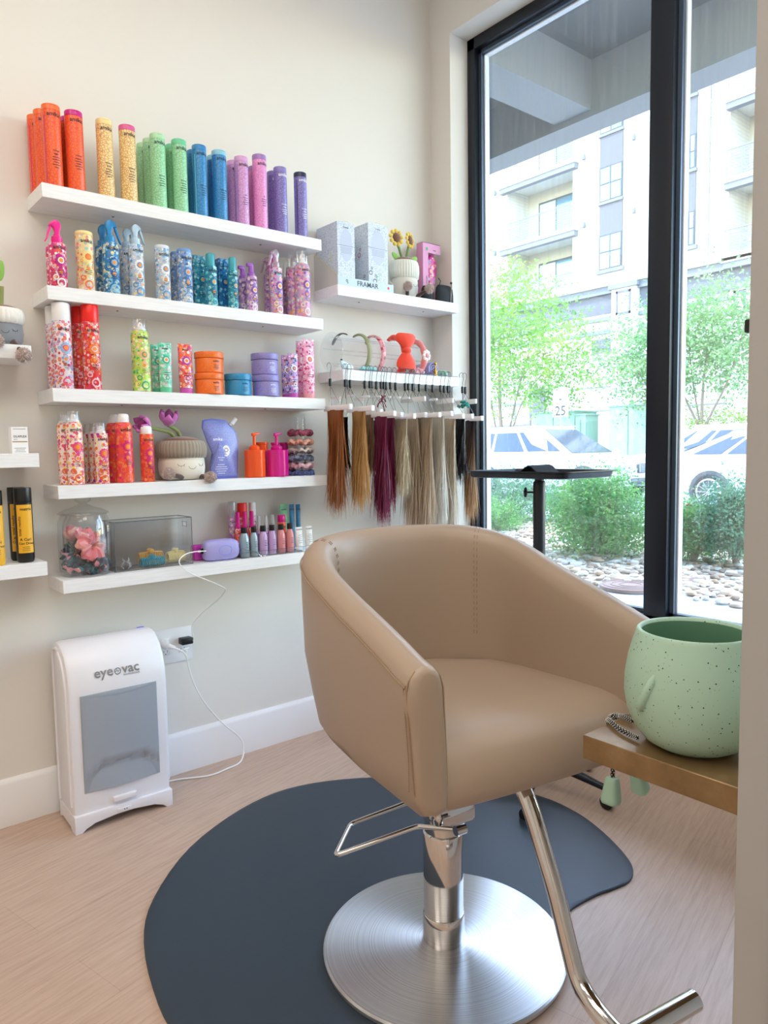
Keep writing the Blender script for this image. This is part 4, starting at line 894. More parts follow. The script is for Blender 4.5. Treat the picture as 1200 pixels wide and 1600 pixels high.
# ================================================================== LOWEST SHELF
z5 = ZS[4]
GLASS = clear('jar_glass', (.985, .995, .99, 1), .01, .55)
X, r = spot(90, 174, 850, 2.672)
jt = thing('glass_jar', 'round glass jar with a knobbed lid, full of printed scrunchies', 'jar', (X, 2.672, z5+.0004))
hj = zat(130, 803, X, 2.672)-z5
MB().lathe([(r*.55, .0), (r*.86, .001), (r*.95, .010), (r*.985, .035), (r, hj*.62), (r*.985, hj*.86), (r*.90, hj*.95), (r*.86, hj*.985), (r*.90, hj)], 48, cap=False).lathe([(r*.001, .006), (r*.85, .007)], 48, cap=False).build('body', GLASS, jt, 60, fix=False)
MB().lathe([(r*.93, hj+.0006), (r*.97, hj+.002), (r*.95, hj+.006), (r*.70, hj+.017), (r*.35, hj+.026), (r*.30, hj+.030), (r*.17, hj+.034), (r*.14, hj+.038), (r*.30, hj+.046), (r*.31, hj+.056), (r*.25, hj+.061), (r*.01, hj+.062)], 40).build('lid', GLASS, jt, 60)
JC = [cloth('cloth_pink_sheen', ['#ef9a9a', '#e77d86', '#f3b09b', '#f6c8c0'], 22, .4), cloth('cloth_navy_floral', ['#27364a', '#1d2a3c', '#2d5a66', '#d98a98', '#2b3c50'], 70), cloth('cloth_teal_floral', ['#1f6f76', '#27364a', '#e39aa6', '#164f58'], 60), cloth('cloth_rose', ['#e79aa8', '#d87f92', '#f3bcb6'], 40)]
for i, (dx, dy, dz, R, q, c, tl, lb) in enumerate([
    (-.018, .004, .030, .036, .027, 2, (.15, .1, 0), 'teal floral scrunchie at the bottom of the glass jar'), (.030, -.016, .044, .030, .026, 1, (.5, .3, 1), 'navy floral scrunchie at the right side of the glass jar'),
    (-.034, -.010, .074, .028, .025, 1, (.9, -.3, 0), 'navy floral scrunchie at the left side of the glass jar'), (.012, -.024, .100, .036, .028, 0, (1.1, .5, .4), 'shiny coral pink scrunchie standing at the front of the glass jar'),
    (-.010, .010, .132, .034, .026, 3, (.4, .4, 1), 'rose pink scrunchie near the top of the glass jar')]):
    scrunch('scrunchie', lb, (X+dx, 2.672+dy, z5+dz+.004), R, q, JC[c], 'scrunchies in the glass jar', tl, 20+i)
# clear bin
xa = at(181, 885, Y=2.628).x; xb = at(301, 862, Y=2.628).x
bn = thing('storage_bin', 'clear plastic open bin holding hair clips', 'bin', ((xa+xb)/2, 2.628, z5+.0004)); hx = (xb-xa)/2; hb = zat(300, 808, xb, 2.628)-z5; dp = .125; w2 = .0022
m = MB(); m.box(-hx, hx, 0, dp, .0, .0025); m.box(-hx, hx, 0, w2, .0025, hb); m.box(-hx, hx, dp-w2, dp, .0025, hb); m.build('wall_panel', ACRYL, bn)
for s in (-1, 1):
    x = s*(hx-w2/2); m = MB(); m.box(x-w2/2, x+w2/2, w2, .042, .0025, hb); m.box(x-w2/2, x+w2/2, .083, dp-w2, .0025, hb); m.box(x-w2/2, x+w2/2, .042, .083, .0025, hb-.042); m.box(x-w2/2, x+w2/2, .042, .083, hb-.018, hb)
    m.build('end_panel', ACRYL, bn)
    EDG = mat('bin_edge_grey', '#5a5f68', .2)
    m = MB(); m.tube([(x, .044, hb-.020), (x, .0625, hb-.022), (x, .081, hb-.020), (x, .080, hb-.030), (x, .081, hb-.040), (x, .0625, hb-.038), (x, .044, hb-.040), (x, .045, hb-.030)], .0011, 6, closed=True); m.build('handle_rim', EDG, bn)
m = MB(); P = [(-hx, 0), (hx, 0), (hx, dp), (-hx, dp)]
m.tube([(a, b, hb) for a, b in P], .0012, 6, closed=True); m.tube([(a, b, .001) for a, b in P], .0010, 6, closed=True); m.tube([(hx, 0, 0), (hx, 0, hb)], .0011, 6); m.tube([(-hx, 0, 0), (-hx, 0, hb)], .0009, 6)
m.build('rim', mat('bin_edge_grey', '#5a5f68', .2), bn)
def claw(label, px, py, Y, L_, hh, col, rz, group='hair clips in the clear bin'):
    p = at(px, py, Y=Y); t = thing('hair_claw', label, 'hair clip', (p.x, Y, z5+.0035), rz, group)
    for s in (-1, 1):
        m = MB(); n = 13; m.tube([(-L_/2, s*.004, hh*.93), (0, s*.006, hh), (L_/2, s*.004, hh*.93)], .0035, 8)
        for i in range(n):
            x = -L_/2+L_*i/(n-1); e = 1-.25*abs(x/(L_/2))
            m.tube([(x, s*.005, hh*.93), (x, s*.016*e, hh*.70), (x, s*.018*e, hh*.36), (x, s*.008*e, hh*.08+.001)], [.0026, .0030, .0026, .0018], 6)
        m.build('jaw', col, t)
        if 1:
            q = MB(); q.ell((0, s*.010, hh*1.08), L_*.13, .004, .010); q.build('finger_tab', col, t)
claw('teal claw clip with a rounded tab, at the front of the clear bin', 238, 868, 2.652, .088, .034, mat('clip_teal', '#1691a3', .35), .06)
claw('mustard yellow claw clip lying behind the teal one', 235, 860, 2.712, .088, .048, mat('clip_mustard', '#e3ab4c', .4), -.02)
claw('pale yellow claw clip at the right end of the clear bin', 274, 860, 2.690, .070, .044, mat('clip_butter', '#ead98f', .4), .15)
claw('dark smoky lilac claw clip at the left end of the clear bin', 196, 868, 2.665, .042, .030, clear('clip_smoke', (.45, .40, .60, 1), .5, .5), 1.2)
# magenta case behind the lavender device
cs = thing('hairbrush_case', 'translucent magenta case with small red clasps, behind the lavender device', 'case', (at(332, 870, Y=2.70).x-.012, 2.70, z5+.0004))
m = MB().box(-.075, .075, -.022, .022, 0, .062, 0, .010, 3); W = flatf((0, -.022, 0), (1, 0, 0), (0, 0, 1), (0, -1, 0))
for i in range(5): put(m, bar2(-.045, .048-.008*i, .04, .0016), W, 1)
m.build('case_body', [mat('orchid_plastic', '#c93fb4', .2), mat('violet_ink', '#8d2fae', .4)], cs)
RC = mat('red_clasp', '#c8264e', .3)
for x in (-.018, .050):
    MB().tube([(x-.010, -.010, .073), (x-.003, -.010, .065), (x, -.010, .063), (x+.003, -.010, .065), (x+.011, -.010, .074)], .0022, 7).build('clasp', RC, cs)
# lavender device
a, b = at(318, 862, Y=2.625), at(372, 862, Y=2.625); dv = thing('styling_device', 'lavender rounded plastic hair device charging on the lowest shelf', 'device', ((a.x+b.x)/2, 2.635, z5+.0004), math.radians(-6)); hx = (b.x-a.x)/2
LV = mat('lavender_plastic', '#a9a4dd', .38); rg = []
hd = zat(345, 842, a.x+hx, 2.635)-z5
for t_, k in ((-1, .62), (-.97, .78), (-.85, .93), (-.6, 1), (.4, 1), (.72, .94), (.9, .8), (.98, .6), (1, .42)):
    rg.append([(hx*t_+(.006 if t_ < 0 else 0), .032*k*math.copysign(abs(math.cos(a_))**.75, math.cos(a_)), hd*.5+hd*.5*k*math.copysign(abs(math.sin(a_))**.75, math.sin(a_))) for a_ in [2*PI*i/28 for i in range(28)]])
MB().loft(rg).build('body', LV, dv, 60)
m = MB(); n = 40; m.tube([(.012+.026*math.cos(2*PI*i/n), -.0315, hd*.5+.019*math.sin(2*PI*i/n)) for i in range(n)], .0014, 6, closed=True); m.build('button_ring', mat('periwinkle_ring', '#8f9df0', .3), dv)
MB().lathe([(.024, 0), (.024, .001), (.020, .0018)], 30, sy=.75).xf(Matrix.Translation((.012, -.0305, hd*.5)) @ Matrix.Rotation(PI/2, 4, 'X')).build('button', LV, dv)
MB().box(-hx-.004, -hx+.008, -.004, .004, hd*.5-.011, hd*.5+.011, 0, .002).build('port', BLACK, dv)
MB().box(-hx-.014, -hx-.003, -.0035, .0035, hd*.5-.004, hd*.5+.003, 0, .0012).build('charging_plug', WC, None).name = 'charging_plug'
cp_ = bpy.data.objects['charging_plug']; cp_.location = dv.location; cp_.rotation_euler = dv.rotation_euler; tag(cp_, 'white plug end of the charging cable in the lavender device', 'plug')
# acrylic tray of travel sizes
xa = at(377, 872, Y=2.607).x; xb = XR-.012
ty = thing('acrylic_tray', 'long low clear acrylic tray of travel-size bottles, right end of lowest shelf', 'tray', ((xa+xb)/2, 2.607, z5+.0004)); hx = (xb-xa)/2
m = MB().box(-hx, hx, 0, .145, 0, .002); m.box(-hx, hx, 0, .002, .002, .022); m.box(-hx, hx, .143, .145, .002, .040); m.box(-hx, -hx+.002, .002, .143, .002, .030); m.box(hx-.002, hx, .002, .143, .002, .030); m.build('tray_wall', ACRYL, ty)
m = MB(); m.tube([(-hx, 0, .022), (hx, 0, .022)], .0007, 5); m.tube([(-hx, 0, .001), (hx, 0, .001)], .0007, 5); m.build('rim', mat('bin_edge_grey', '#5a5f68', .2), ty)
zt = z5+.0028; ya = 2.607+.022; G5 = 'travel-size bottles in the acrylic tray'
def mini(label, pl, pr, ytop, Y, colr, capc, r=None, h=None, kind='screw', py=850, g=G5, pattern=None, lines=(.5, .4, .5, .6), z=None):
    X, r, h = place(pl, pr, ytop, Y, zt, r, py, h); t = thing('travel_bottle', label, 'bottle', (X, Y, zt+.0003), 0, g)
    hb = h*{'screw': .80, 'mist': .62, 'cap': .80, 'foam': .74}[kind]
    prof = [(r*.92, 0), (r, .003), (r, hb*.72), (r*.92, hb*.84), (r*.66, hb*.96), (r*.60, hb)] if kind == 'screw' else [(r*.92, 0), (r, .003), (r, hb-.004), (r*.9, hb)]
    m = MB().lathe(prof, 22); W = wrapf(r)
    for i, s in enumerate(lines): put(m, bar2(.002, hb*.62-.0068*i, .022*s, .0016), W, 1)
    if kind != 'screw': text(m, 'amika:', .0085, .001, hb*.82, W, 1)
    m.build('body', [colr, INK], t)
    if kind == 'screw': MB().lathe([(r*.64, hb+.0004), (r*.66, hb+.001), (r*.66, h-.001), (r*.60, h)], 20).build('screw_cap', capc, t)
    elif kind == 'mist': MB().lathe([(r*.86, hb+.0004), (r*.86, hb+.006), (r*.66, hb+.009), (r*.62, h-.002), (r*.5, h)], 18).build('cap', capc, t)
    else: MB().lathe([(r*.94, hb+.0004), (r*.96, hb+.002), (r*.96, h-.003), (r*.88, h)], 20).build('cap', capc, t)
    return h, r
SIL = mat('silver_blue_bottle', '#9db3bf', .25, .25); LAV = mat('lavender_bottle', '#c3a3cf', .3, .1); RSE = mat('rose_bottle', '#dc9094', .3, .1)
h_, r_ = mini('silver blue travel bottle with black cap, left one of the silver pair', 374, 389.5, 824, ya, SIL, BLACK)
mini('silver blue travel bottle with black cap, right one of the silver pair', 390.5, 403, 823, ya, SIL, BLACK, h=h_)
mini('lavender travel bottle with black cap, left one of the lavender pair', 404.5, 418.5, 822.5, ya, LAV, BLACK, h=h_)
mini('lavender travel bottle with black cap, right one of the lavender pair', 419, 432, 822, ya, LAV, BLACK, h=h_)
mini('rose pink travel bottle with black cap, left one of the rose pair', 433, 446, 821, ya, RSE, BLACK, h=h_)
mini('rose pink travel bottle with black cap, right one of the rose pair', 447, 459.5, 819, ya, RSE, BLACK, h=h_)
WT = mat('pearl_tube', '#e9e8e6', .3); _z = z5
def tube5(label, pl, pr, ytop, Y, k, capc, title, r=None, h=None, py=850):
    return tube_(label, G5, pl, pr, ytop, Y, zt, k, capc, 'travel_tube', r, h, 0, .014, title, py)
h_, r_ = tube5('small white tube with grey print, left of the white pair in the tray', 460.5, 474, 823.5, ya, WT, WT, 'OLAPLEX')
tube5('small white tube with grey print, at the right end of the tray', 476, 489.5, 823, ya, WT, WT, 'OLAPLEX', h=h_)
ym = 2.607+.067; yb = 2.607+.118
FM = fmat('red'); MGC = mat('glossy_magenta', '#d4148a', .18)
h_, r_ = mini('red mini mist with a magenta cap, left one of three', 367, 377.5, 800, ym, FM, MGC, kind='mist', py=840)
mini('red mini mist with a magenta cap, middle one of three', 378, 388, 799, ym, FM, MGC, r_, h_, 'mist', 840)
mini('red mini mist with a magenta cap, right one of three', 389, 399, 799, ym, FM, MGC, r_, h_, 'mist', 840)
CP = clear('clear_cap', (.95, .96, .97, 1), .35, .5); FW = fmat('whit'); FPp = fmat('purp')
h_, r_ = mini('small pale mist with a clear cap, left one of three in the tray', 401, 410, 806, ym, FPp, CP, kind='mist', py=840)
mini('small pale mist with a clear cap, middle one of three in the tray', 412, 421, 805, ym, FPp, CP, r_, h_, 'mist', 840)
mini('small pale mist with a clear cap, right one of three in the tray', 422.5, 431, 805, ym, FPp, CP, r_, h_, 'mist', 840)
mini('small orange bottle with a magenta cap behind the rose travel bottles', 434, 447, 804, ym, mat('mini_orange', '#ef5f2c', .3), MGC, kind='cap', py=835)
mini('small white foam can with a frosted cap, left of the red-capped can', 357, 370, 784, yb, FPp, CP, kind='foam', py=830)
h_, r_ = mini('small red can with a bright red cap, behind the red mini mists', 371.5, 387.5, 786, yb, FM, REDP, kind='foam', py=830)
mini('small white can with a white cap, right of the red-capped can', 389.5, 401, 786, yb, FW, WHITEP, None, h_, 'foam', 830)
h_, r_ = tube5('pale green small tube behind the orange mini bottle', 436, 451, 788, yb-.004, mat('tube_green', '#7fc99a', .3), MT, 'amika:', py=820)
BT = mat('tube_blue', '#1f82b8', .3)
tube5('blue small tube, left one of the blue pair behind the white tubes', 452, 461, 788, yb-.002, BT, BT, 'amika:', py=820)
tube5('blue small tube, right one of the blue pair behind the white tubes', 462, 470.5, 788, yb-.002, BT, BT, 'amika:', py=820)
# wire loop of spectacles lying on the shelf
m = MB(); n = 24
p0 = at(378, 861, Y=2.595); sp_ = [at(376, 857, Y=2.604), at(384, 859, Y=2.600), at(392, 861, Y=2.598), at(400, 863, Y=2.596), at(408, 869, Y=2.592)]
sp_ = [Vector((p.x, p.y, max(p.z, z5+.003))) for p in sp_]
m.tube(cr(sp_), .0012, 6); c_ = Vector((sp_[-1].x+.010, 2.594, z5+.003)); m.tube([c_+Vector((.013*math.cos(2*PI*i/n), .007*math.sin(2*PI*i/n), 0)) for i in range(n)], .0014, 6, closed=True)
tag(m.build('wire_pin', CHROME), 'thin silver wire pin with a small loop in front of the silver bottles', 'pin')

# ================================================================== PLUSHES
def plush_mat(n, c, s=.8): 
    m = mat(n, c, .95); m.node_tree.nodes['Principled BSDF'].inputs['Sheen Weight'].default_value = .5; bump(m, noise(m, coords(m), 380, 3), .35, .002); return m
BROWN = plush_mat('plush_brown', '#7b5038'); STEM = plush_mat('plush_stem', '#8f9c5c'); LEAFG = plush_mat('plush_leaf', '#8fbf5a'); POMM = plush_mat('pompom', '#cdbbb4'); DBR = plush_mat('plush_dark_brown', '#4e352d')
def pompom(t, p, r, seed):
    R_ = random.Random(seed); m = MB(); m.ell((0, 0, 0), r*.72, r*.72, r*.72, 0, 12, 8)
    for i in range(420):
        z = R_.uniform(-1, 1); a = R_.uniform(0, 2*PI); s = math.sqrt(1-z*z); d = Vector((s*math.cos(a), s*math.sin(a), z)); q = d.orthogonal().normalized()*r*.09; L_ = r*R_.uniform(.9, 1.08); e = d.cross(q).normalized()*r*.09
        m.add([d*r*.6+q, d*r*.6-q*.5+e, d*r*.6-q*.5-e, d*L_+q*.3, d*L_-q*.2+e*.2, d*L_-q*.2-e*.2], [(0, 1, 4, 3), (1, 2, 5, 4), (2, 0, 3, 5), (3, 4, 5)])
    o = m.build('pompom', POMM, t, 30); o.location = p; return o
def plush(label, X, Y, z, R, hb, hh, bodyc, cuffc, ribs, face_a, face=True, sy=.85, hk=1.0):
    """potted-plant plush: round body, ribbed cuff, brown soil"""
    t = thing('potted_plant_plush', label, 'plush toy', (X, Y, z+.0005))
    MB().lathe([(R*.55, 0), (R*.80, .004), (R*.95, hb*.22), (R*1.0, hb*.50), (R*.97, hb*.78), (R*.90, hb)], 40, sy=sy).build('body', bodyc, t, 60)
    wob = lambda a, zz: 1+.035*abs(math.cos(a*ribs/2))
    MB().lathe([(R*.90, hb*.86), (R*1.02*hk, hb*.90), (R*1.07*hk, hb+hh*.28), (R*1.05*hk, hb+hh*.68), (R*.96*hk, hb+hh*.95), (R*.88*hk, hb+hh), (R*.84*hk, hb+hh*.9)], ribs*8, sy=sy, wob=wob).build('ribbed_cuff', cuffc, t, 60)
    MB().ell((0, 0, hb+hh*.90), R*.86*hk, R*.86*hk*sy, hh*.42, 0, 24, 10).build('soil', BROWN, t, 60)
    if face:
        W0 = wrapf(R*.985, face_a, sy)
        W = lambda u, v, lift=.001: W0(u, v, lift)
        m = MB(); zc = hb*.62
        def stroke(pts, r_): m.tube([W(u, v, .0006) for u, v in pts], r_, 5)
        for s in (-1, 1):
            stroke([(s*R*.48+R*.15*math.cos(q), zc+R*.02-R*.09*math.sin(q)) for q in [PI*i/6 for i in range(7)]], .0007)
            for q in (.8, 1.57, 2.3): stroke([(s*R*.48+R*.15*math.cos(q), zc+R*.02-R*.09*math.sin(q)), (s*R*.48+R*.19*math.cos(q), zc+R*.0-R*.15*math.sin(q))], .0005)
        stroke([(R*.17*math.cos(q), zc-R*.08-R*.12*math.sin(q)) for q in [PI*i/6 for i in range(7)]], .0007)
        m.build('stitched_face', INK, t)
    return t
def plush_leg(t, a, b, rr, pr, seed):
    MB().tube([a, Vector(a).lerp(Vector(b), .5), b], [rr*1.2, rr, rr*.6], 12).build('leg', DBR, t, 60); pompom(t, b, pr, seed)
# tulip plush
X, r = spot(247, 323, 720, 2.672); ht = zat(285, 690, X, 2.66)-z4; hb = ht*.66
tp = plush('cream plant pot plush with two pink tulips and grey ribbed cuff', X, 2.680, z4, r, hb, ht*.36, plush_mat('plush_cream', '#e9e1d0'), plush_mat('plush_taupe_rib', '#9c9080'), 40, .10)
def rel(px, py, Y, o): v = at(px, py, Y=Y)-o.location; return v
plush_leg(tp, (-r*.30, -r*.62, .012), rel(264, 740, 2.582, tp), .009, .0245, 1); plush_leg(tp, (r*.62, -r*.50, .012), rel(329, 746, 2.572, tp), .009, .0245, 2)
TU = plush_mat('tulip_pink', '#cf72c2'); TUD = plush_mat('tulip_deep', '#a02a7a')
def tulip(p, ax, s, t):
    ax = Vector(ax).normalized(); x = ax.orthogonal().normalized(); y = ax.cross(x); 
    m = MB(); m.ell((0, 0, s*.45), s*.35, s*.35, s*.5, 0, 12, 8); M_ = Matrix((x, y, ax)).transposed().to_4x4(); M_.translation = p; m.xf(M_); m.build('flower_centre', TUD, t, 60)
    for i in range(6):
        a = 2*PI*i/6+.3; m = MB(); k = .95 if i % 2 else .75
        rg = []
        for j in range(8):
            u = j/7; w_ = s*.36*math.sin(PI*min(.98, u*.85+.12))+.0008; rad = s*(.20+.42*math.sin(u*1.9)*k); zz = s*(.05+1.0*u)
            rg.append([(rad+.12*s*math.cos(q), w_*math.sin(q), zz) for q in [2*PI*n_/10 for n_ in range(10)]])
        m.loft(rg); m.xf(Matrix.Rotation(a, 4, 'Z')); m.xf(M_); m.build('petal', TU, t, 60)
zt_ = hb+ht*.36
for (px, py, d, sc_) in ((232, 668, (-.8, -.35, .30), .050), (263, 664, (-.10, -.45, .85), .052)):
    p = rel(px, py, 2.655, tp); b = Vector((-.012 if px < 240 else .004, 0, zt_+.004)); mid = b.lerp(p, .5)+Vector((0, 0, .012))
    tulip(p, d, sc_, tp); MB().tube(cr([b-Vector((0, 0, .01)), b.lerp(mid, .5)+Vector((0, 0, .008)), mid, p]), .0075, 10).build('stem', STEM, tp, 60)
# sunflower plush on the upper short shelf
zu = 2.0094; X, r = spot(609, 657, 435, 2.655); hcuff = zat(632, 410, X, 2.65)-zu; hb = hcuff*.62
sf = plush('off-white plant pot plush with two yellow sunflowers on the short shelf', X, 2.660, zu, r*.95, hb, hcuff*.40, plush_mat('plush_offwhite', '#ddd9cf'), plush_mat('plush_white_rib', '#e4e4d6'), 34, .25)
plush_leg(sf, (-r*.3, -r*.6, .014), rel(637, 447, 2.580, sf), .008, .0235, 3); plush_leg(sf, (r*.55, -r*.5, .010), rel(671, 451, 2.568, sf), .008, .0245, 4)
YEL = plush_mat('petal_yellow', '#eccb52'); ZB = hb+hcuff*.42
for i, (px, py, d, s_) in enumerate(((619.5, 371, (-.15, -1, .12), .0345), (641, 375.5, (.32, -1, .10), .0325))):
    p = rel(px, py, 2.630+.022*i, sf); ax = Vector(d).normalized(); x = ax.cross(Vector((0, 0, 1))).normalized(); y = x.cross(ax); M_ = Matrix((x, y, ax)).transposed().to_4x4(); M_.translation = p
    m = MB().ell((0, 0, 0), s_*.60, s_*.66, s_*.28, 0, 18, 8); m.xf(M_); m.build('seed_head', BROWN, sf, 60)
    for k in range(9):
        a = 2*PI*k/9+.2; m = MB().ell((s_*.86*math.cos(a), s_*.92*math.sin(a), -.002), s_*.30, s_*.30, s_*.22, 0, 10, 8); m.xf(M_); m.build('petal', YEL, sf, 60)
    b = Vector((-.006+.014*i, 0, ZB)); MB().tube(cr([b-Vector((0, 0, .012)), b.lerp(p, .5)+Vector((.004, .006, 0)), p+Vector((0, .006, -s_*.3))]), .0065, 10).build('stem', plush_mat('plush_green', '#7d9a5a'), sf, 60)
for s in (-1, 1):
    m = MB().ell((0, 0, 0), .032, .004, .015, 0, 14, 8); m.xf(Matrix.Translation((s*r*.72, -.004, ZB+.010)) @ Matrix.Rotation(-s*.55, 4, 'Y')); m.build('leaf', LEAFG, sf, 60)
# grey plush at the left edge
zl = 1.654; X, r = spot(-34, 37, 500, 2.665)
gp = plush('grey plant pot plush with white ribbed cuff, cut by the left edge', X, 2.668, zl, r, .083, .040, plush_mat('plush_grey', '#85898f'), plush_mat('plush_white', '#ece8e0'), 30, -.02)
plush_leg(gp, (r*.35, -r*.62, .012), rel(37, 555, 2.562, gp), .010, .0255, 5); plush_leg(gp, (-r*.5, -r*.62, .012), (-.035, -.078, .006), .010, .0255, 6)
p0 = rel(2, 470, 2.66, gp); p1 = rel(3, 425, 2.655, gp); m = MB().tube(cr([p0-Vector((0, 0, .02)), p0, p0.lerp(p1, .5)]), .007, 10); m.build('stem', STEM, gp, 60)
m = MB().ell((0, 0, 0), .012, .005, .034, 0, 14, 10); m.xf(Matrix.Translation(p1+Vector((-.004, 0, .004))) @ Matrix.Rotation(.10, 4, 'Y')); m.build('leaf', LEAFG, gp, 60)

# ================================================================== LEFT EDGE SHELVES
t = thing('white_carton', 'small white carton with a thin copper band, on the left-edge shelf', 'box', ((at(18, 690, Y=2.62).x+at(44, 690, Y=2.62).x)/2, 2.62, 1.3053)); hx = (at(44, 690, Y=2.62).x-at(18, 690, Y=2.62).x)/2; hc = zat(30, 667, t.location.x, 2.62)-1.305
m = MB().box(-hx, hx, 0, .038, 0, hc, 0, .0008, 1); W = flatf((0, 0, 0), (1, 0, 0), (0, 0, 1), (0, -1, 0))
text(m, 'OLAPLEX', .0098, .001, hc*.60, W, 1); text(m, 'N°7', .006, -hx*.5, hc*.50, W, 1); put(m, bar2(0, hc*.44, hx*1.8, .003), W, 2); put(m, bar2(0, hc*.92, hx*1.5, .0012), W, 1)
for i, s in enumerate((1.4, 1.1, 1.3)): put(m, bar2(0, hc*.20-.006*i, hx*s, .0012), W, 1)
m.build('carton_body', [mat('carton_white', '#f2f1ef', .5), mat('grey_ink', '#55555c', .5), mat('copper_band', '#b3835a', .4, .3)], t)
BK = mat('black_bottle', '#101114', .3); YL = mat('yellow_label', '#eeb32a', .4); GL_ = 'black and yellow bottles at the left edge'
def blk(label, pl, pr, ytop, Y, r=None, h=None, py=820, yellow=False):
    X, r, h = place(pl, pr, ytop, Y, .943, r, py, h); t = thing('conditioner_bottle', label, 'bottle', (X, Y, .9434), 0, GL_); hb = h*.80
    m = MB().lathe([(r*.82, 0), (r*.95, .006), (r, .014), (r, hb)], 30, sy=.8); W0 = wrapf(r*1.0, -.15, .8); W = lambda u, v, l=.0006: W0(u, v, l)
    n = 14; vs = []; fs = []
    for i in range(n+1):
        u = -r*.85+r*1.9*i/n; vs += [W(u, h*.13, .0005), W(u, h*.775, .0005)]
    m.add(vs, [(2*i, 2*i+2, 2*i+3, 2*i+1) for i in range(n)], 1)
    text(m, 'matrix', .0135, r*.25, h*.70, W, 2, 1, .0012); text(m, 'total results', .0135, -r*.38, h*.49, W, 3, 1, .0012, True); text(m, 'A Curl', .0125, r*.06, h*.295, W, 2, 1, .0012); text(m, 'Can Dream', .0112, r*.24, h*.245, W, 2, 1, .0012)
    for i in range(3): put(m, bar2(r*.1, h*.21-.006*i, .024, .0012), W, 2, .0012)
    m.build('body', [YL if yellow else BK, YL, BK, mat('brown_ink', '#6b4a12', .5)], t)
    MB().lathe([(r*.98, hb+.0005), (r, hb+.002), (r, h-.004), (r*.96, h)], 30, sy=.8).build('flip_cap', BK, t); return h, r
h_, r_ = blk('black bottle with a yellow label, front one on the left-edge shelf', 23, 52, 762, 2.632)
blk('black bottle with a yellow label, standing behind its twin', 13.5, None, 757, 2.700, r_, h_)
blk('yellow bottle with a black cap, cut off by the left edge of the view', None, 6, 0, 2.615, r_, h_*.98, yellow=True)

# ================================================================== UPPER SHORT SHELF
CD = mat('card_grey', '#d3d1ca', .6); FRM = fine('framar_print', '#dfe5ee', '#b9c6d6', .4); FR3 = mat('framar_plain', '#c9dbe9', .4); FG = mat('framar_grey', '#a6a29a', .6); EDGE = mat('card_edge', '#cfc6a8', .6)
xa = at(528, 440, Y=2.590).x; xb = at(615, 455, Y=2.590).x
dsp = thing('display_box', 'pale card display box lettered FRAMAR on the upper short shelf', 'display box', (xa, 2.590, zu+.0004)); wd = xb-xa; dd = YW-2.590-.002
m = MB().box(0, wd, 0, .004, 0, .036, 0); m.box(.004, wd-.004, .004, dd, 0, .004, 0); W = flatf((0, 0, 0), (1, 0, 0), (0, 0, 1), (0, -1, 0))
hs = .036
text(m, 'FRAMAR', .030, wd*.52, .008, W, 1, 1.05); put(m, disc2(wd*.90, .018, .0065, 14), W, 2); put(m, ring2(wd*.155, .022, .006, .003, 10), W, 1); put(m, disc2(wd*.17, .013, .003, 8), W, 1)
m.build('front_lip', [FR3, mat('grey_ink', '#55555c', .5), mat('coral_dot', '#f0506a', .5)], dsp)
for nm_, x in (('left_side', 0), ('right_side', wd-.004)):
    MB().prism([(.004, 0), (dd, 0), (dd, .155), (dd-.012, .158), (.004, .040)], x, x+.004, 'YZ').build('side_panel', CD, dsp)
    MB().tube([(x+.002, .004, .040), (x+.002, dd-.012, .158)], .0026, 6).build('cut_edge', EDGE, dsp)
def foilbox(label, x0, w_, ztop, rings):
    t = thing('foil_carton', label, 'box', (xa+x0, 2.597, zu+.0046), 0, 'foil cartons in the display box'); h = ztop-zu-.005; d = .155
    m = MB().box(0, w_, 0, d, 0, h, 0, .001, 1); W = flatf((0, 0, 0), (1, 0, 0), (0, 0, 1), (0, -1, 0)); Ws = flatf((0, d, 0), (0, -1, 0), (0, 0, 1), (-1, 0, 0))
    put(m, disc2(w_/2, h*.64, w_*.36, 24, h*.26), W, 1); put(m, bar2(w_/2, h*.63, w_, .0012), W, 2, .0009)
    for i in range(5): put(m, bar2(w_/2, h*.60-.006*i, w_*.6, .0007), W, 2, .0009)
    text(m, 'Framar', .010, w_*.5, h*.91, W, 2)
    for (u, v, R_, mi, side) in rings: put(m, ring2(u, v*h, R_, R_*.68, 16), Ws if side else W, mi, .0009); put(m, ring2(u+.006, v*h+R_*2.1, R_*.6, R_*.36, 12), Ws if side else W, mi, .0009)
    m.build('carton_body', [FRM, mat('oval_lilac', '#c3cade', .4), mat('grey_ink', '#55555c', .5), mat('ring_red', '#d4536a', .5), mat('ring_cream', '#d9d3a8', .5), mat('ring_green', '#9fce9a', .5)], t)
    MB().tube([(w_*.3, .002, h), (w_*.35, .002, h+.005), (w_*.65, .002, h+.005), (w_*.7, .002, h)], .0008, 5).build('hang_tab', CLEAR, t)
foilbox('tall pale printed foil carton, left one in the display box', .006, wd*.30, zat(524, 344, xa, 2.597), [(.10, .42, .010, 4, 1)])
foilbox('tall pale printed foil carton with red rings on its side, right in the display box', wd*.56, wd*.36, zat(578, 352, xb-.06, 2.597), [(.05, .50, .011, 3, 1), (.09, .55, .011, 3, 1), (.12, .12, .012, 2, 1), (.012, .25, .010, 2, 0), (.035, .13, .011, 2, 0), (.055, .18, .010, 5, 0)])
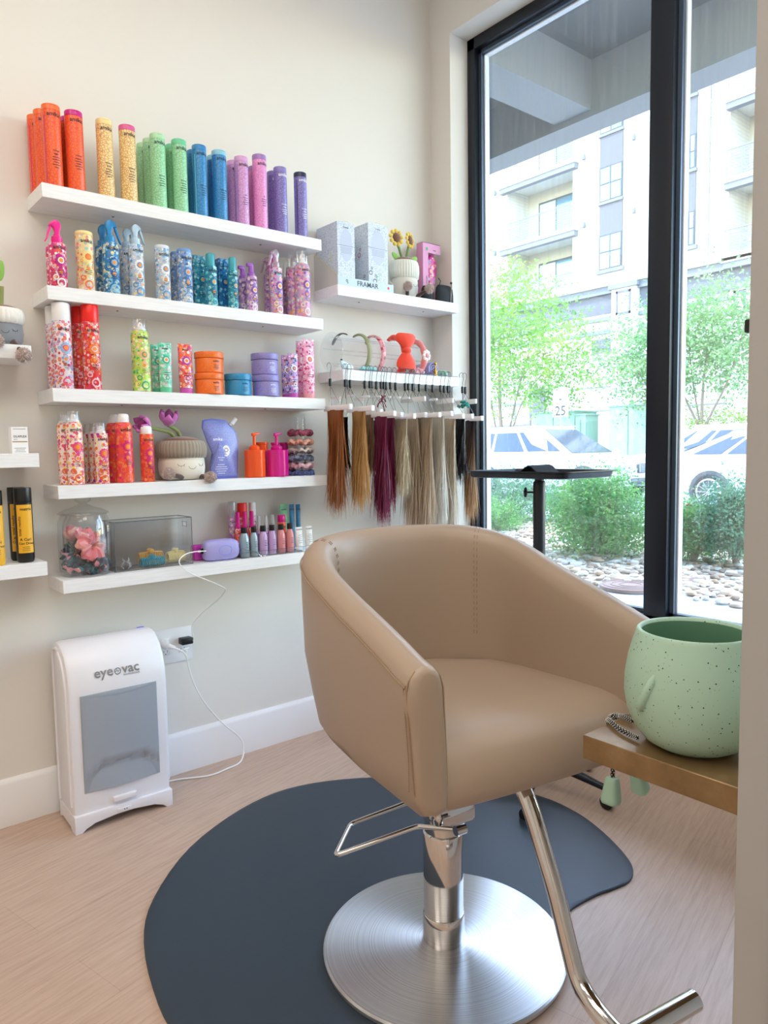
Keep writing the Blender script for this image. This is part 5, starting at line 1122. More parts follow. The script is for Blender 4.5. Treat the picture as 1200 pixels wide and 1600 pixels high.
# detangling brush in its pink box
xa2 = at(662, 440, Y=2.665).x; xb2 = at(689, 440, Y=2.665).x; hbx = zat(675, 377, xa2, 2.665)-zu; w_ = xb2-xa2
bb = thing('brush_box', 'pink window box holding a hairbrush, right end of the upper shelf', 'box', (xa2, 2.668, zu+.0004)); PKB = mat('pink_card', '#d98fb8', .45)
fw = w_*.30
m = MB().box(0, w_, .004, .045, 0, .004).box(0, .002, .002, .045, 0, hbx).box(0, w_, .043, .045, 0, hbx).box(0, fw, 0, .002, 0, hbx).box(fw, w_, 0, .002, hbx*.84, hbx).box(fw, w_, 0, .002, 0, hbx*.10).box(0, w_, 0, .045, hbx-.002, hbx)
W = flatf((0, 0, 0), (1, 0, 0), (0, 0, 1), (0, -1, 0)); text(m, 'pro detangler', .0105, fw*.72, hbx*.36, W, 1, 1, .0006, True); text(m, 'wet', .012, w_*.66, hbx*.88, W, 1); put(m, disc2(w_*.22, hbx*.90, .0075, 16), W, 2)
m.build('window_box', [PKB, INK, mat('sticker_green', '#25b35a', .5)], bb)
hb_ = thing('hairbrush', 'magenta printed paddle hairbrush behind the window of the pink box', 'hairbrush', (xa2+w_*.66, 2.6925, zu+.004)); k = hbx*.82
m = MB(); rg = [[(w_*.30*s_*math.cos(q), .008*math.sin(q)*(.5+.5*s_), z_*k) for q in [2*PI*i/18 for i in range(18)]] for s_, z_ in ((.28, .02), (.34, .10), (.30, .26), (.55, .38), (.85, .52), (1.0, .70), (.98, .86), (.7, .96), (.25, 1.0))]
m.loft(rg).build('paddle', floral('brush_print', '#cf2f8f', ['#cf2f8f', '#f2c6de', '#cf2f8f', '#f0a37c', '#b7a3d2'], 55), hb_, 60)
# black bags at the end of the shelf
BG = mat('black_fabric', '#1b1f25', .75); bump(BG, noise(BG, coords(BG), 500, 2), .3, .001)
def pouchb(label, pl, pr, ytop, Y):
    a, b = at(pl, 455, Y=Y), at(pr, 455, Y=Y); hx = (b.x-a.x)/2; h = zat((pl+pr)/2, ytop, a.x+hx, Y)-zu; t = thing('fabric_pouch', label, 'pouch', ((a.x+b.x)/2, Y, zu+.0004))
    m = MB(); rg = [[(hx*k*math.cos(q), .026*k2*math.sin(q), z_*h) for q in [2*PI*i/20 for i in range(20)]] for k, k2, z_ in ((.95, 1, 0), (1, 1, .1), (1, .9, .5), (.97, .6, .8), (.8, .3, .96), (.6, .12, 1))]
    m.loft(rg).build('pouch_body', BG, t, 60); return t, hx, h
t, hx, h = pouchb('black fabric pouch with a metal rod, at the window end of the upper shelf', 681, 707, 446, 2.625)
MB().tube([(hx*.30, -.028, .002), (hx*.55, -.020, h*1.05)], [.0022, .0026], 8).build('metal_rod', CHROME, t); MB().ell((hx*.50, -.020, h*1.12), .007, .005, .006, 0, 10, 8).build('toggle', BLACK, t)
MB().tube([(-hx*.7, -.006, h*.95), (-hx*.62, -.012, h*1.15), (-hx*.9, -.012, h*1.3)], .0022, 8).build('strap', BLACK, t)
pouchb('small black fabric pouch behind the sunflower plush foot', 659, 676, 447, 2.645)

# ================================================================== LOWER SHORT SHELF
zl2 = 1.650
# headband stand: two clear discs joined by rods, lying on its side along x
xl = at(519, 530, Y=2.67).x; xr = at(651, 540, Y=2.67).x; zc = zat(585, 527, (xl+xr)/2, 2.67); R_ = zc-zl2-.001
R_ = .086; zc = zl2+R_+.0012
st = thing('headband_stand', 'clear acrylic roll stand carrying four headbands on the lower short shelf', 'stand', (xl, 2.680, zc))
wx = xr-xl
for x in (0, wx): MB().tube([(x-.0015, 0, 0), (x+.0015, 0, 0)], R_, 36).build('end_disc', ACRYL, st)
for i in range(6):
    a = 2*PI*i/6+.3; MB().tube([(0, R_*.78*math.cos(a), R_*.78*math.sin(a)), (wx, R_*.78*math.cos(a), R_*.78*math.sin(a))], .0028, 8).build('rod', ACRYL, st)
def band(label, x, R, rw, rt, m_, seed=0, a0=-105, a1=112, puff=0, name='headband'):
    """padded band curving round the stand (axis along x), open at the back"""
    rg = []; n = 46; R0_ = random.Random(seed)
    for i in range(n+1):
        a = math.radians(a0+(a1-a0)*i/n); q = 1+puff*abs(math.sin(a*5)); e = .55+.45*min(1, min(i, n-i)/6)
        c = Vector((0, -math.cos(a), math.sin(a)))
        rg.append([tuple(c*(R+rt*q*e*math.sin(k))+Vector((rw*q*e*math.cos(k), 0, 0))) for k in [2*PI*j/12 for j in range(12)]])
    t = thing(name, label, 'headband', (xl+x, 2.680, zc), 0, 'headbands on the clear stand'); MB().loft(rg).build('padded_band', m_, t, 50)
    return t
RB = R_+.000
OL = mat('olive_satin', '#9c9f78', .5); t = band('olive satin knotted headband, leftmost padded one on the clear stand', wx*.30, RB, .012, .006, OL)
MB().ell((0, -(RB)*.85, RB*.5), .016, .010, .014, 0, 12, 8).build('knot', OL, t, 60)
band('black headband with pale stripes at the left end of the clear stand', wx*.12, RB-.003, .009, .003, floral('stripe_black', '#17181b', ['#17181b', '#e9e7e2', '#17181b'], 40), 1, 60, 150)
band('pink cherry-print headband beside the olive one', wx*.46, RB, .014, .006, floral('cherry', '#eaa0a6', ['#eaa0a6', '#b52a3c', '#3c3a3a', '#eaa0a6', '#eaa0a6', '#f2c9c9'], 70), 2)
CTR = plush_mat('coral_towelling', '#f0452a')
t = band('bright coral towelling headband with a huge bow', wx*.72, RB+.004, .020, .013, CTR, 3, puff=.15)
for s, L_ in ((1, .072), (-1, .078)):
    rg = []
    for j in range(9):
        u = j/8; w_ = .018+.036*math.sin(min(1, u*1.1)*PI*.55); th = .012+.010*math.sin(u*PI); c = Vector((.002, -RB-.004, .020+s*(.006+L_*u)-.0)); w_ = w_ if j < 8 else w_*.8
        rg.append([tuple(c+Vector((w_*math.cos(k)*(1+.12*math.cos(4*k)), th*(math.sin(k)), 0))) for k in [2*PI*i/20 for i in range(20)]])
    MB().loft(rg).build('bow_loop', CTR, t, 60)
MB().ell((.002, -RB-.010, .020), .024, .016, .017, 0, 16, 10).build('bow_knot', CTR, t, 60)
PKT = plush_mat('pink_towelling', '#ee8f8c'); t = band('salmon pink puffed headband with a white daisy', wx*.97, RB-.004, .012, .011, PKT, 4, puff=.35)
WD = plush_mat('daisy_white', '#f3efe9'); m = MB()
for i in range(8): a = 2*PI*i/8; m.ell((.006+.017*math.cos(a), -RB-.004, .006+.019*math.sin(a)), .0095, .006, .0095, 0, 10, 8)
m.build('daisy', WD, t, 60); MB().ell((.006, -RB-.009, .006), .010, .005, .010, 0, 12, 8).build('daisy_centre', plush_mat('daisy_pink', '#f2a9b2'), t, 60)
# towels
TWL = plush_mat('lilac_towel', '#a7a9dc'); 
def roll(label, px, py, Y, R, L_, c, cat='towel'):
    p = at(px, py, Y=Y); rg = []; n = 74; turns = 2.6; pts = []
    for i in range(n+1):
        a = 2*PI*turns*i/n; q = R*(.14+.86*i/n)-R*.06; pts.append((q*math.cos(a), q*math.sin(a)))
    th = R*.11; o = []; inn = []
    for i, (u, v) in enumerate(pts): l = math.hypot(u, v); o.append((u+u/l*th, v+v/l*th)); inn.append((u-u/l*th, v-v/l*th))
    ol_ = o+inn[::-1]; m = MB(); N_ = len(ol_); rr2 = [[(u, d, v) for u, v in ol_] for d in (-.006, 0, L_, L_+.004)]
    rr2[0] = [((u*.985), -.004, v*.985) for u, v in ol_]; m.loft(rr2, cap=False)
    k = len(pts)
    for e in (0, 3):
        vs = rr2[e]; m.add(vs, [(i, i+1, N_-2-i, N_-1-i) for i in range(k-1)])
    ob = m.build('rolled_towel', c, None, 60, loc=(p.x, Y, zl2+R*1.02+.001)); return tag(ob, label, cat)
t_ = roll('lilac rolled towel lying end-on at the window end of the lower short shelf', 677, 553, 2.610, .0345, .13, TWL)
def crumple(label, name, px, Y, rx, ry, rz, c, seed, cat):
    R0_ = random.Random(seed); p = at(px, 570, Y=Y); ph = [R0_.uniform(0, 6) for _ in range(4)]
    wob = lambda a, z: 1+.13*math.sin(5*a+ph[0]+3*z)+.09*math.sin(9*a+ph[1]-4*z)+.05*math.sin(15*a+ph[2])
    return tag(MB().ell((0, 0, 0), rx, ry, rz, 0, 48, 22, wob).build(name, c, None, 60, loc=(p.x, Y, zl2+rz*1.05+.001)), label, cat)
crumple('pale pink knotted towel headband lying below the clear stand', 'towel_headband', 651, 2.628, .040, .030, .017, plush_mat('pale_pink_towelling', '#efb3bd'), 3, 'headband')
crumple('mint green towel headband at the window end of the shelf', 'towel_headband', 692, 2.615, .021, .024, .015, plush_mat('mint_towelling', '#a5d8bf'), 5, 'headband')
aq = crumple('aqua satin sleep mask curled on its card below the stand', 'satin_mask', 576, 2.618, .048, .016, .011, mat('aqua_satin', '#9edbe0', .3), 8, 'mask')
cd_ = thing('product_card', 'white and blue card packet leaning at the left end of the lower short shelf', 'packet', (at(543, 575, Y=2.612).x, 2.612, zl2+.0008), .1)
MB().prism([(-.030, 0), (.038, 0), (.028, .022), (-.042, .044)], -.003, .003, 'XZ', 0, .001).build('card', floral('packet_print', '#d5e6ee', ['#eef2f4', '#a9cfe0', '#d5e6ee', '#7fb1c8'], 40), cd_)
MB().ell((-.038, -.004, .043), .006, .004, .004, 0, 10, 6).build('clip', BLACK, cd_)
# gold figurine
fg = thing('gold_figurine', 'tiny gold figurine in front of the rolled lilac towel', 'figurine', (at(680.5, 580, Y=2.596).x, 2.596, zl2+.0004)); GD = mat('gold_metal', '#c9a24e', .25, 1)
MB().lathe([(.010, 0), (.0105, .003), (.0085, .006), (.0075, .014), (.009, .022), (.0055, .030), (.0035, .034), (.0055, .038), (.005, .043), (.0028, .046), (.0045, .052), (.0068, .058), (.0065, .064), (.003, .068), (.0005, .069)], 20).build('figure', GD, fg, 60)

# ================================================================== HAIR EXTENSIONS ON HANGERS
def hair_mat(n, root, mid, tip, z0=-.05, z1=-.5):
    m = mat('hair_'+n, mid, .42, 0, .6); tc = N(m, 'ShaderNodeTexCoord'); sp = N(m, 'ShaderNodeSeparateXYZ'); L(m, tc.outputs['Object'], sp.inputs[0])
    mr = N(m, 'ShaderNodeMapRange'); mr.inputs[1].default_value = z0; mr.inputs[2].default_value = z1; L(m, sp.outputs[2], mr.inputs[0])
    c = ramp(m, mr.outputs[0], [(0, root), (.45, mid), (1, tip)]); nz = noise(m, coords(m, (220, 220, 3)), 1, 2); k = ramp(m, nz, [(.3, '#dcdcdc'), (.7, '#ffffff')])
    x = N(m, 'ShaderNodeMix'); x.data_type = 'RGBA'; x.blend_type = 'MULTIPLY'; x.inputs[0].default_value = 1; L(m, c, x.inputs[6]); L(m, k, x.inputs[7]); L(m, x.outputs[2], base(m)); b = m.node_tree.nodes['Principled BSDF']; tl = N(m, 'ShaderNodeBsdfTranslucent'); L(m, x.outputs[2], tl.inputs[0]); ms = N(m, 'ShaderNodeMixShader'); ms.inputs[0].default_value = .35
    L(m, b.outputs[0], ms.inputs[1]); L(m, tl.outputs[0], ms.inputs[2]); L(m, ms.outputs[0], m.node_tree.nodes['Material Output'].inputs[0]); return m
WIRE = mat('steel_wire', '#8f9193', .25, 1); BAR = mat('holder_white', '#efe9e6', .35); CARD = mat('clear_packet', '#dfe3e6', .3)
YH = 2.578; ZR = zl2+.008
tag(MB().tube([(1.915, YH+.010, ZR-.004), (XW-.004, YH+.010, ZR-.004)], .0018, 8).build('hanging_rail', WIRE), 'thin steel rail along the front of the lower short shelf', 'rail')
def hook(t, zc_, xo=0):
    P = [(xo, .018, -.006+0), (xo, .021, .003), (xo, .016, .012), (xo, .006, .016), (xo, -.004, .012), (xo, -.009, .002), (xo, -.008, -.012), (xo+.001, -.002, -.026), (xo+.001, .0, -.040), (xo, .0, zc_)]
    MB().tube(cr([(a, b+.001, c) for a, b, c in P], 4), .0013, 6).build('wire_hook', WIRE, t)
def strands(n, w, Lh, seed, spread=1.3, curl=.012, x0=.012, taper=.35):
    R0_ = random.Random(seed); m = MB(); NS = 11
    for i in range(n):
        y0 = R0_.uniform(-w/2, w/2); xx = R0_.uniform(-x0, x0)*.4; Lz = Lh*(R0_.uniform(.72, 1.0) if R0_.random() < .8 else R0_.uniform(.9, 1.08)); ph = R0_.uniform(0, 6.28); am = curl*R0_.uniform(.2, 1); dx = R0_.gauss(0, x0*spread); dy = R0_.gauss(0, w*.16*spread); tw = R0_.uniform(0, PI); wd_ = R0_.uniform(.0009, .0022)
        pts = []
        for j in range(NS):
            s = j/(NS-1); pinch = 1-taper*math.sin(PI*min(1, s*1.1)*.55)
            pts.append(Vector((xx+dx*s**1.3+am*math.sin(ph+s*5)*s, y0*pinch+dy*s**1.2+am*.8*math.cos(ph+s*4.3)*s, -Lz*s)))
        vs = []
        for j, p in enumerate(pts):
            k = wd_*(1 if j < NS-2 else .55 if j < NS-1 else .12); d = Vector((math.cos(tw+j*.15)*k, math.sin(tw+j*.15)*k, 0)); vs += [p-d, p+d]
        m.add(vs, [(2*j, 2*j+1, 2*j+3, 2*j+2) for j in range(NS-1)])
    return m
HG = 'hair extensions on hangers below the short shelf'
def hair(label, px, ytop, ybot, mtl, w=.10, n=420, seed=0, yc=2.50, bar_=True, x0=.012, packet=False, spread=1.3, curl=.012, barc=None, Lx=None):
    p = at(px, ytop, Y=yc); zt2 = zat(px, ytop, p.x, yc); Lh = zt2-zat(px, ybot, p.x, yc)
    t = thing('hair_extension', label, 'hair extension', (p.x, YH, ZR), 0, HG); zc_ = zt2-ZR
    hook(t, min(-.06, zc_+.075) if zc_+.075 < -.042 else -.052)
    MB().box(-.005, .005, -.005, .007, -.085, -.052, 0, .003).build('hook_joint', BLACK, t)
    for s in (-1, 1): MB().tube([(0, 0, -.085), (0, s*.030+(yc-YH), zc_+.020), (0, s*.030+(yc-YH), zc_+.008)], .0009, 6).build('wire_leg', WIRE, t)
    if bar_: 
        bw = w*.5+.022; yo = yc-YH; MB().box(-.008, .008, yo-bw-.030, yo+bw, zc_-.010, zc_+.012, 0, .003).build('holder_bar', barc or BAR, t)
        MB().box(-.0092, .0092, yo-bw-.034, yo-bw-.024, zc_-.011, zc_+.013, 0, .003).build('end_cap', WHITEP, t)
    if packet: MB().box(-.0010, .0010, (yc-YH)-.035, (yc-YH)+.035, zc_-.13, zc_+.05, 0, .0004, 1).build('packet', CLEAR, t)
    o = strands(n, w, Lh, seed, spread, curl, x0).build('hair', mtl, t, 180, fix=False); o.location = (0, yc-YH, zc_-.006)
    m = MB(); rg = []
    for j in range(12):
        s = j/11; k = 1-.38*math.sin(PI*s*.55); rg.append([(x0*.7*k*(1+.2*math.sin(3*q+s*4))*math.cos(q), w*.47*k*math.sin(q), -Lh*.80*s) for q in [2*PI*i/14 for i in range(14)]])
    rg.append([(0.3*a, b*.4, -Lh*.88) for a, b, c in rg[-1]])
    o = m.loft(rg).build('hair_core', mtl, t, 60); o.location = (0, yc-YH, zc_-.006); return t
HM = dict(cop=hair_mat('copper', '#b56f3c', '#b26e3e', '#c08552'), gol=hair_mat('golden', '#cf9d60', '#dcab6c', '#e6bb80'), brn=hair_mat('chestnut', '#9c7456', '#a27b5c', '#b38e6c'), bur=hair_mat('burgundy', '#8a2850', '#88244e', '#98365e'), blk=hair_mat('black', '#1c1a20', '#201c22', '#2a2226'),
          bln=hair_mat('blonde', '#dcc8a6', '#e8d6b6', '#efe1c8'), bei=hair_mat('beige', '#d0b89d', '#dec7ab', '#e8d5bd'), plt=hair_mat('platinum', '#e4dcca', '#eee7d9', '#f4efe6'), bal=hair_mat('balayage', '#2b2430', '#8a6a50', '#dcb185', -.0, -.42), ltb=hair_mat('light_beige', '#dfccb0', '#e9d9c0', '#f0e4d0'))
hair('dark hair extension in a packet hanging behind the copper one', 536, 650, 742, HM['blk'], .07, 180, 2, 2.60, False, .010, True)
hair('copper red hair extension, leftmost on the rail', 524, 638, 800, HM['cop'], .11, 480, 1, 2.545, packet=True)
hair('golden blonde hair extension hanging right of the copper one', 560, 640, 792, HM['gol'], .09, 480, 3, 2.500, packet=True, curl=.016)
hair('chestnut brown hair extension half hidden behind the golden one', 577, 645, 745, HM['brn'], .06, 180, 4, 2.60, x0=.009)
hair('black hair extension with a white tag between the golden and burgundy ones', 583, 655, 735, HM['blk'], .05, 120, 14, 2.64, False, .008)
hair('burgundy hair extension with ribbon, left one of the burgundy pair', 595, 648, 818, HM['bur'], .08, 420, 5, 2.505, curl=.018)
hair('burgundy hair extension, right one of the burgundy pair', 609, 650, 790, HM['bur'], .06, 260, 6, 2.54, x0=.009)
hair('wavy ash blonde hair extension right of the burgundy pair', 626, 652, 776, HM['bln'], .08, 380, 7, 2.510, curl=.022)
hair('long beige hair extension hanging behind the wavy blonde one', 644, 650, 838, HM['bei'], .08, 420, 8, 2.555, spread=1.6)
hair('long beige blonde hair extension on the middle of the rail', 664, 650, 842, HM['bei'], .09, 480, 9, 2.505, spread=1.6)
hair('pale platinum hair extension near the right of the rail', 684, 648, 842, HM['plt'], .08, 480, 10, 2.500, spread=1.6)
hair('light beige hair extension between the platinum and the black ones', 702, 652, 840, HM['ltb'], .08, 420, 11, 2.520, spread=1.4)
hair('blue-black hair extension near the window end of the rail', 716, 652, 752, HM['blk'], .08, 420, 12, 2.520, x0=.013)
hair('dark-to-caramel balayage hair extension nearest the window', 734, 655, 812, HM['bal'], .06, 360, 13, 2.530, curl=.016)
# ribbon on the burgundy one
m = MB(); p = at(596, 625, Y=2.50)
for i in range(9):
    a = i*.8; q = Vector((.020*math.cos(a), .006*math.sin(2*a)-.002*i*0, .022*math.sin(a*1.3))); m.tube(cr([(0, 0, 0), q*.6+Vector((0, -.006, .004)), q, q*1.25+Vector((0, 0, -.008))], 3), [.0030]*9+[.002], 6, flat=.5)
for dx, dz in ((.014, -.05), (.026, -.032)): m.tube(cr([(0, 0, 0), (dx*.5, -.004, dz*.4), (dx, -.002, dz)], 3), .0028, 6, flat=.5)
tag(m.build('ribbon_bow', mat('burgundy_satin', '#7e1a3c', .35), None, 60, loc=p), 'burgundy ribbon bow tied above the burgundy hair extension', 'ribbon')
# hangers carrying only a board or short clips
def hanger(label, px, board=None, col=BAR, group='empty hangers on the rail'):
    X_ = at(px, 590, Y=YH).x; t = thing('hanger', label, 'hanger', (X_, YH, ZR), 0, group); hook(t, -.055)
    MB().box(-.005, .005, -.005, .007, -.088, -.052, 0, .003).build('hook_joint', BLACK, t)
    for s in (-1, 1): MB().tube([(0, 0, -.086), (0, s*.022, -.118)], .0012, 6).build('wire_leg', WIRE, t)
    if board: MB().box(-.006, .006, -board/2, board/2, -.140, -.116, 0, .0035).build('holder_bar', col, t)
    else: MB().box(-.004, .004, -.030, .030, -.128, -.117, 0, .003).build('clip_bar', WHITEP, t)
for px, w_ in ((547, 'between the copper and golden hair, leftmost of the empty ones'), (570, 'directly above the golden blonde hair'), (588, 'left of the burgundy ribbon'), (603, 'right of the burgundy ribbon'), (618, 'above the wavy ash blonde hair'),
               (633, 'left of the long-board hanger above the beige hair'), (655, 'right of the long-board hanger above the beige hair'), (676, 'left of the long-board hanger above the platinum hair'), (700, 'right of the long-board hanger above the platinum hair')):
    hanger('empty wire hanger, '+w_, px)
hanger('hanger with a long white board above the beige hair extensions', 645, .17)
hanger('hanger with a long white board above the platinum hair extension', 694, .12)
hanger('hanger with a long white board nearest the window', 727, .15)
m = MB()
for i in range(16): m.ell((random.uniform(-.006, .006), random.uniform(-.04, .04), random.uniform(-.014, .014)), .007, .009, .007, 0, 8, 6)
tag(m.build('teal_scrunchie', cloth('teal_velvet', ['#0f8a7e', '#1fa899', '#0a6a62'], 60), None, 60, loc=at(724, 632, Y=2.545)), 'crushed teal velvet scrunchie on the hanger nearest the window', 'scrunchie')
# ================================================================== OUTSIDE
XO = XW+.24
ZG = .15                                                          # the street lies a little higher than the salon floor
CONC = mat('pale_concrete', '#c9c8c4', .85); cc_ = coords(CONC); L(CONC, ramp(CONC, noise(CONC, cc_, 3, 8, .7), [(.3, '#9fa1a3'), (.7, '#b8b9ba')]), base(CONC)); bump(CONC, noise(CONC, cc_, 40, 4), .15, .004)
struct(MB().box(XO, 40, -12, 45, -.3, -.02).build('ground', mat('soil', '#b7a892', .95)))
struct(MB().box(XO, 6.05, -6, 30, -.019, .0).build('walkway', CONC))
GRV = mat('gravel_bed_base', '#c3b39c', .95); v = N(GRV, 'ShaderNodeTexVoronoi'); v.inputs['Scale'].default_value = 14; L(GRV, coords(GRV), v.inputs['Vector']); s_ = N(GRV, 'ShaderNodeSeparateColor'); L(GRV, v.outputs['Color'], s_.inputs[0])
L(GRV, ramp(GRV, s_.outputs[0], [(0, '#d9cbb8'), (.3, '#bba58c'), (.5, '#e9e0d2'), (.75, '#a8927a')], 'CONSTANT'), base(GRV))
m = MB(); m.prism([(6.05, -.019), (6.05, .005), (9.4, ZG-.03), (9.4, -.019)], -6, 30, 'XZ'); struct(m.build('gravel_bed', GRV))
struct(MB().box(9.4, 9.6, -10, 40, -.02, ZG+.02).build('kerb', CONC))
ASP = mat('grey_asphalt', '#9a9a9a', .9); struct(MB().box(9.6, 22.0, -10, 42, 0, ZG-.02).build('street', ASP))  # road surface in one even grey
struct(MB().box(22.0, 29.9, -10, 42, 0, ZG+.12).build('far_pavement', CONC))
# loose river stones
R0 = random.Random(3); m = MB()
for i in range(2600):
    y = R0.uniform(1.9, 9.5); x = R0.uniform(5.78, 9.2); x = x if R0.random() < .6 else R0.uniform(6.05, 7.4)
    zb = .005+(x-6.05)/3.65*(ZG-.035); r = R0.uniform(.028, .062); a = R0.uniform(0, PI); pr = []
    rx, ry, rz = r*R0.uniform(.8, 1.3), r*R0.uniform(.6, 1), r*R0.uniform(.4, .7)
    vs = []; sg = 7
    for (q, zz) in ((.55, -.6), (1, .0), (.72, .65)):
        for k in range(sg):
            b = 2*PI*k/sg; u, w2_ = rx*q*math.cos(b)*R0.uniform(.88, 1.1), ry*q*math.sin(b)*R0.uniform(.88, 1.1); vs.append((x+u*math.cos(a)-w2_*math.sin(a), y+u*math.sin(a)+w2_*math.cos(a), zb+rz*(.5+zz)))
    fs = [(j*sg+k, j*sg+(k+1) % sg, (j+1)*sg+(k+1) % sg, (j+1)*sg+k) for j in range(2) for k in range(sg)]+[tuple(range(2*sg, 3*sg))]
    m.add(vs, fs, R0.randrange(5))
o = m.build('river_stones', [mat('stone_%d' % i, c, .8) for i, c in enumerate(('#d3c8b9', '#b5a089', '#9c846c', '#ddd7cd', '#c0a080'))], None, 80); o['kind'] = 'stuff'; tag(o, 'pale river stones covering the planting bed outside the window', 'stones')
MHM = mat('rust_iron', '#94776a', .7)
for (px, py, lb) in ((985, 915, 'round rusty utility cover nearest the window mullion'), (1056, 902, 'round rusty utility cover right of the mullion, further out')):
    p = at(px, py, Z=.03); t = thing('utility_cover', lb, 'manhole cover', (p.x, p.y, .005))
    m = MB().lathe([(.27, 0), (.27, .030), (.26, .034), (.0, .034)], 40); m.build('lid', MHM, t)
    for R_ in (.10, .17, .24):
        MB().tube([(R_*math.cos(2*PI*i/36), R_*math.sin(2*PI*i/36), .035) for i in range(36)], .006, 5, closed=True).build('raised_ring', MHM, t)
# porch ceiling with beams
PC = mat('porch_render', '#6a6e70', .9); PB = mat('porch_beam', '#959a9c', .9); ZB_ = 3.85
a_ = at(768, 250, Z=ZB_); XB = a_.x; a2_ = at(768, 231, Z=ZB_)
struct(MB().box(XO, XB+.25, -4, 16, ZB_+.42, ZB_+.55).build('porch_ceiling', PC))
struct(MB().box(XB-.02, XB+.25, -4, 16, ZB_+.0, ZB_+.42).build('porch_front_beam', PB))
y1_ = at(769, 102, Z=ZB_+.1).y; cy_ = at(820, 150, Z=ZB_+.05).y
struct(MB().box(XO, XB-.02, cy_-.17, cy_+.17, ZB_+.05, ZB_+.42).build('porch_cross_beam', PB))
struct(MB().box(XO, XB-.02, cy_-4.2, cy_-3.86, ZB_+.05, ZB_+.42).build('porch_cross_beam', PB))
m = MB(); 
for k in range(-3, 9): m.box(XO, XB-.02, k*1.25+.3, k*1.25+.306, ZB_+.414, ZB_+.421)
struct(m.build('porch_panel_joint', mat('joint_dark', '#6d6f70', .9)))
struct(MB().box(XO-.01, XO+.0, OY1, 16, -.1, ZB_+.42).build('wall_outside', PC))

# ---------------------------------------------------------------- apartment building
XBD = 30.0
def f(px, py): p = at(px, py, X=XBD); return p.y, p.z
BW = mat('white_render', '#d3d1cc', .85); BR = mat('white_brick', '#eceae4', .85); bz = N(BR, 'ShaderNodeTexBrick'); mp = coords(BR, (1, 1, 1), (0, PI/2, 0)); sxyz = N(BR, 'ShaderNodeSeparateXYZ'); tc_ = N(BR, 'ShaderNodeTexCoord'); L(BR, tc_.outputs['Object'], sxyz.inputs[0]); cx_ = N(BR, 'ShaderNodeCombineXYZ'); L(BR, sxyz.outputs[1], cx_.inputs[0]); L(BR, sxyz.outputs[2], cx_.inputs[1]); L(BR, cx_.outputs[0], bz.inputs['Vector'])
bz.inputs['Scale'].default_value = 1; bz.inputs['Brick Width'].default_value = .45; bz.inputs['Row Height'].default_value = .15; bz.inputs['Mortar Size'].default_value = .012; bz.inputs['Color1'].default_value = hexc('#d4d2cd'); bz.inputs['Color2'].default_value = hexc('#cfcdc8'); bz.inputs['Mortar'].default_value = hexc('#bfbdb8'); L(BR, bz.outputs[0], base(BR))
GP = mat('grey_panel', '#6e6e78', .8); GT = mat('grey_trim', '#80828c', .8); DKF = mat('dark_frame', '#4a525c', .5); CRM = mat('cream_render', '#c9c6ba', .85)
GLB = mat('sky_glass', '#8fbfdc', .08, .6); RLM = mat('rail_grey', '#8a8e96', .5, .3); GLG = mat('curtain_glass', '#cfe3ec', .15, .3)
bd = thing('apartment_building', 'white rendered apartment building with balconies across the street', 'building', (XBD, 18, 0))
def B(x0, x1, ya, yb, z0, z1, bev=0): return MB().box(x0-XBD, x1-XBD, ya-18, yb-18, z0, z1, 0, bev)
yL0, _ = f(895, 300); yL1, _ = f(792.5, 300)          # left balcony recess, right and left side
yR0 = f(1240, 250)[0]; yR1, _ = f(1140, 250)
Z0, Z1 = ZG+.1, 17.2; D2 = 1.7
slabs = [f(895, 252)[1], f(895, 357)[1], f(895, 458)[1]]; st_ = slabs[0]-slabs[1]; slabs = [slabs[1]+st_, slabs[1], slabs[1]-st_]
base_z = slabs[2]
slabR = [f(1139, 158)[1], f(1139, 282)[1], f(1139, 405)[1]]
for ya, yb, nm_ in ((yL1, 40, 'wall'), (yR1, yL0, 'wall'), (-6, yR0, 'wall')): B(XBD, XBD+3, ya, yb, base_z-.05, Z1).build(nm_, BR, bd)
B(XBD, XBD+3, -6, 40, Z0, base_z-.05).build('base_wall', BW, bd)
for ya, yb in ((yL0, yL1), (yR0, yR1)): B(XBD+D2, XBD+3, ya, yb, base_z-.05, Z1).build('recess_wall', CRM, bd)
def balcony(ya, yb, z, proj, over, door, rail=True, low=False):
    s = B(XBD-proj, XBD+D2, ya-over, yb+over, z-.18, z); o = s.build('balcony_slab', BW, bd)
    B(XBD-proj+.05, XBD+.0, ya-over+.05, yb+over-.05, z-.42, z-.18).build('fascia', GT, o)
    if rail:
        r = MB(); x = XBD-proj+.12-XBD
        for k in range(9): r.tube([(x, ya-18, z+.12+.115*k), (x, yb-18, z+.12+.115*k)], .011, 5)
        r.tube([(x, ya-18, z+1.10), (x, yb-18, z+1.10)], .025, 6)
        n = 4
        for k in range(n+1): y = ya+(yb-ya)*k/n; r.tube([(x, y-18, z), (x, y-18, z+1.1)], .02, 6)
        r.build('railing', RLM, bd)
    if door:
        fz = B(XBD+D2-.06, XBD+D2, *door, z, z+2.35).build('balcony_door', DKF, bd); n = 3
        for k in range(n):
            ya_ = door[0]+.08+(door[1]-door[0]-.08)*k/n; yb_ = door[0]+(door[1]-door[0]-.08)*(k+1)/n
            B(XBD+D2-.075, XBD+D2-.055, ya_, yb_, z+.1, z+2.25).build('pane', GLB if k < 2 else GLG, fz)
dz = at(843, 400, X=XBD+D2).y
for i, z in enumerate(slabs): balcony(yL0, yL1, z, (.35 if i < 2 else .05), (.35 if i < 2 else 0), (yL0, dz))
for i, z in enumerate(slabR): balcony(yR0, yR1, z, .35, .1, None)
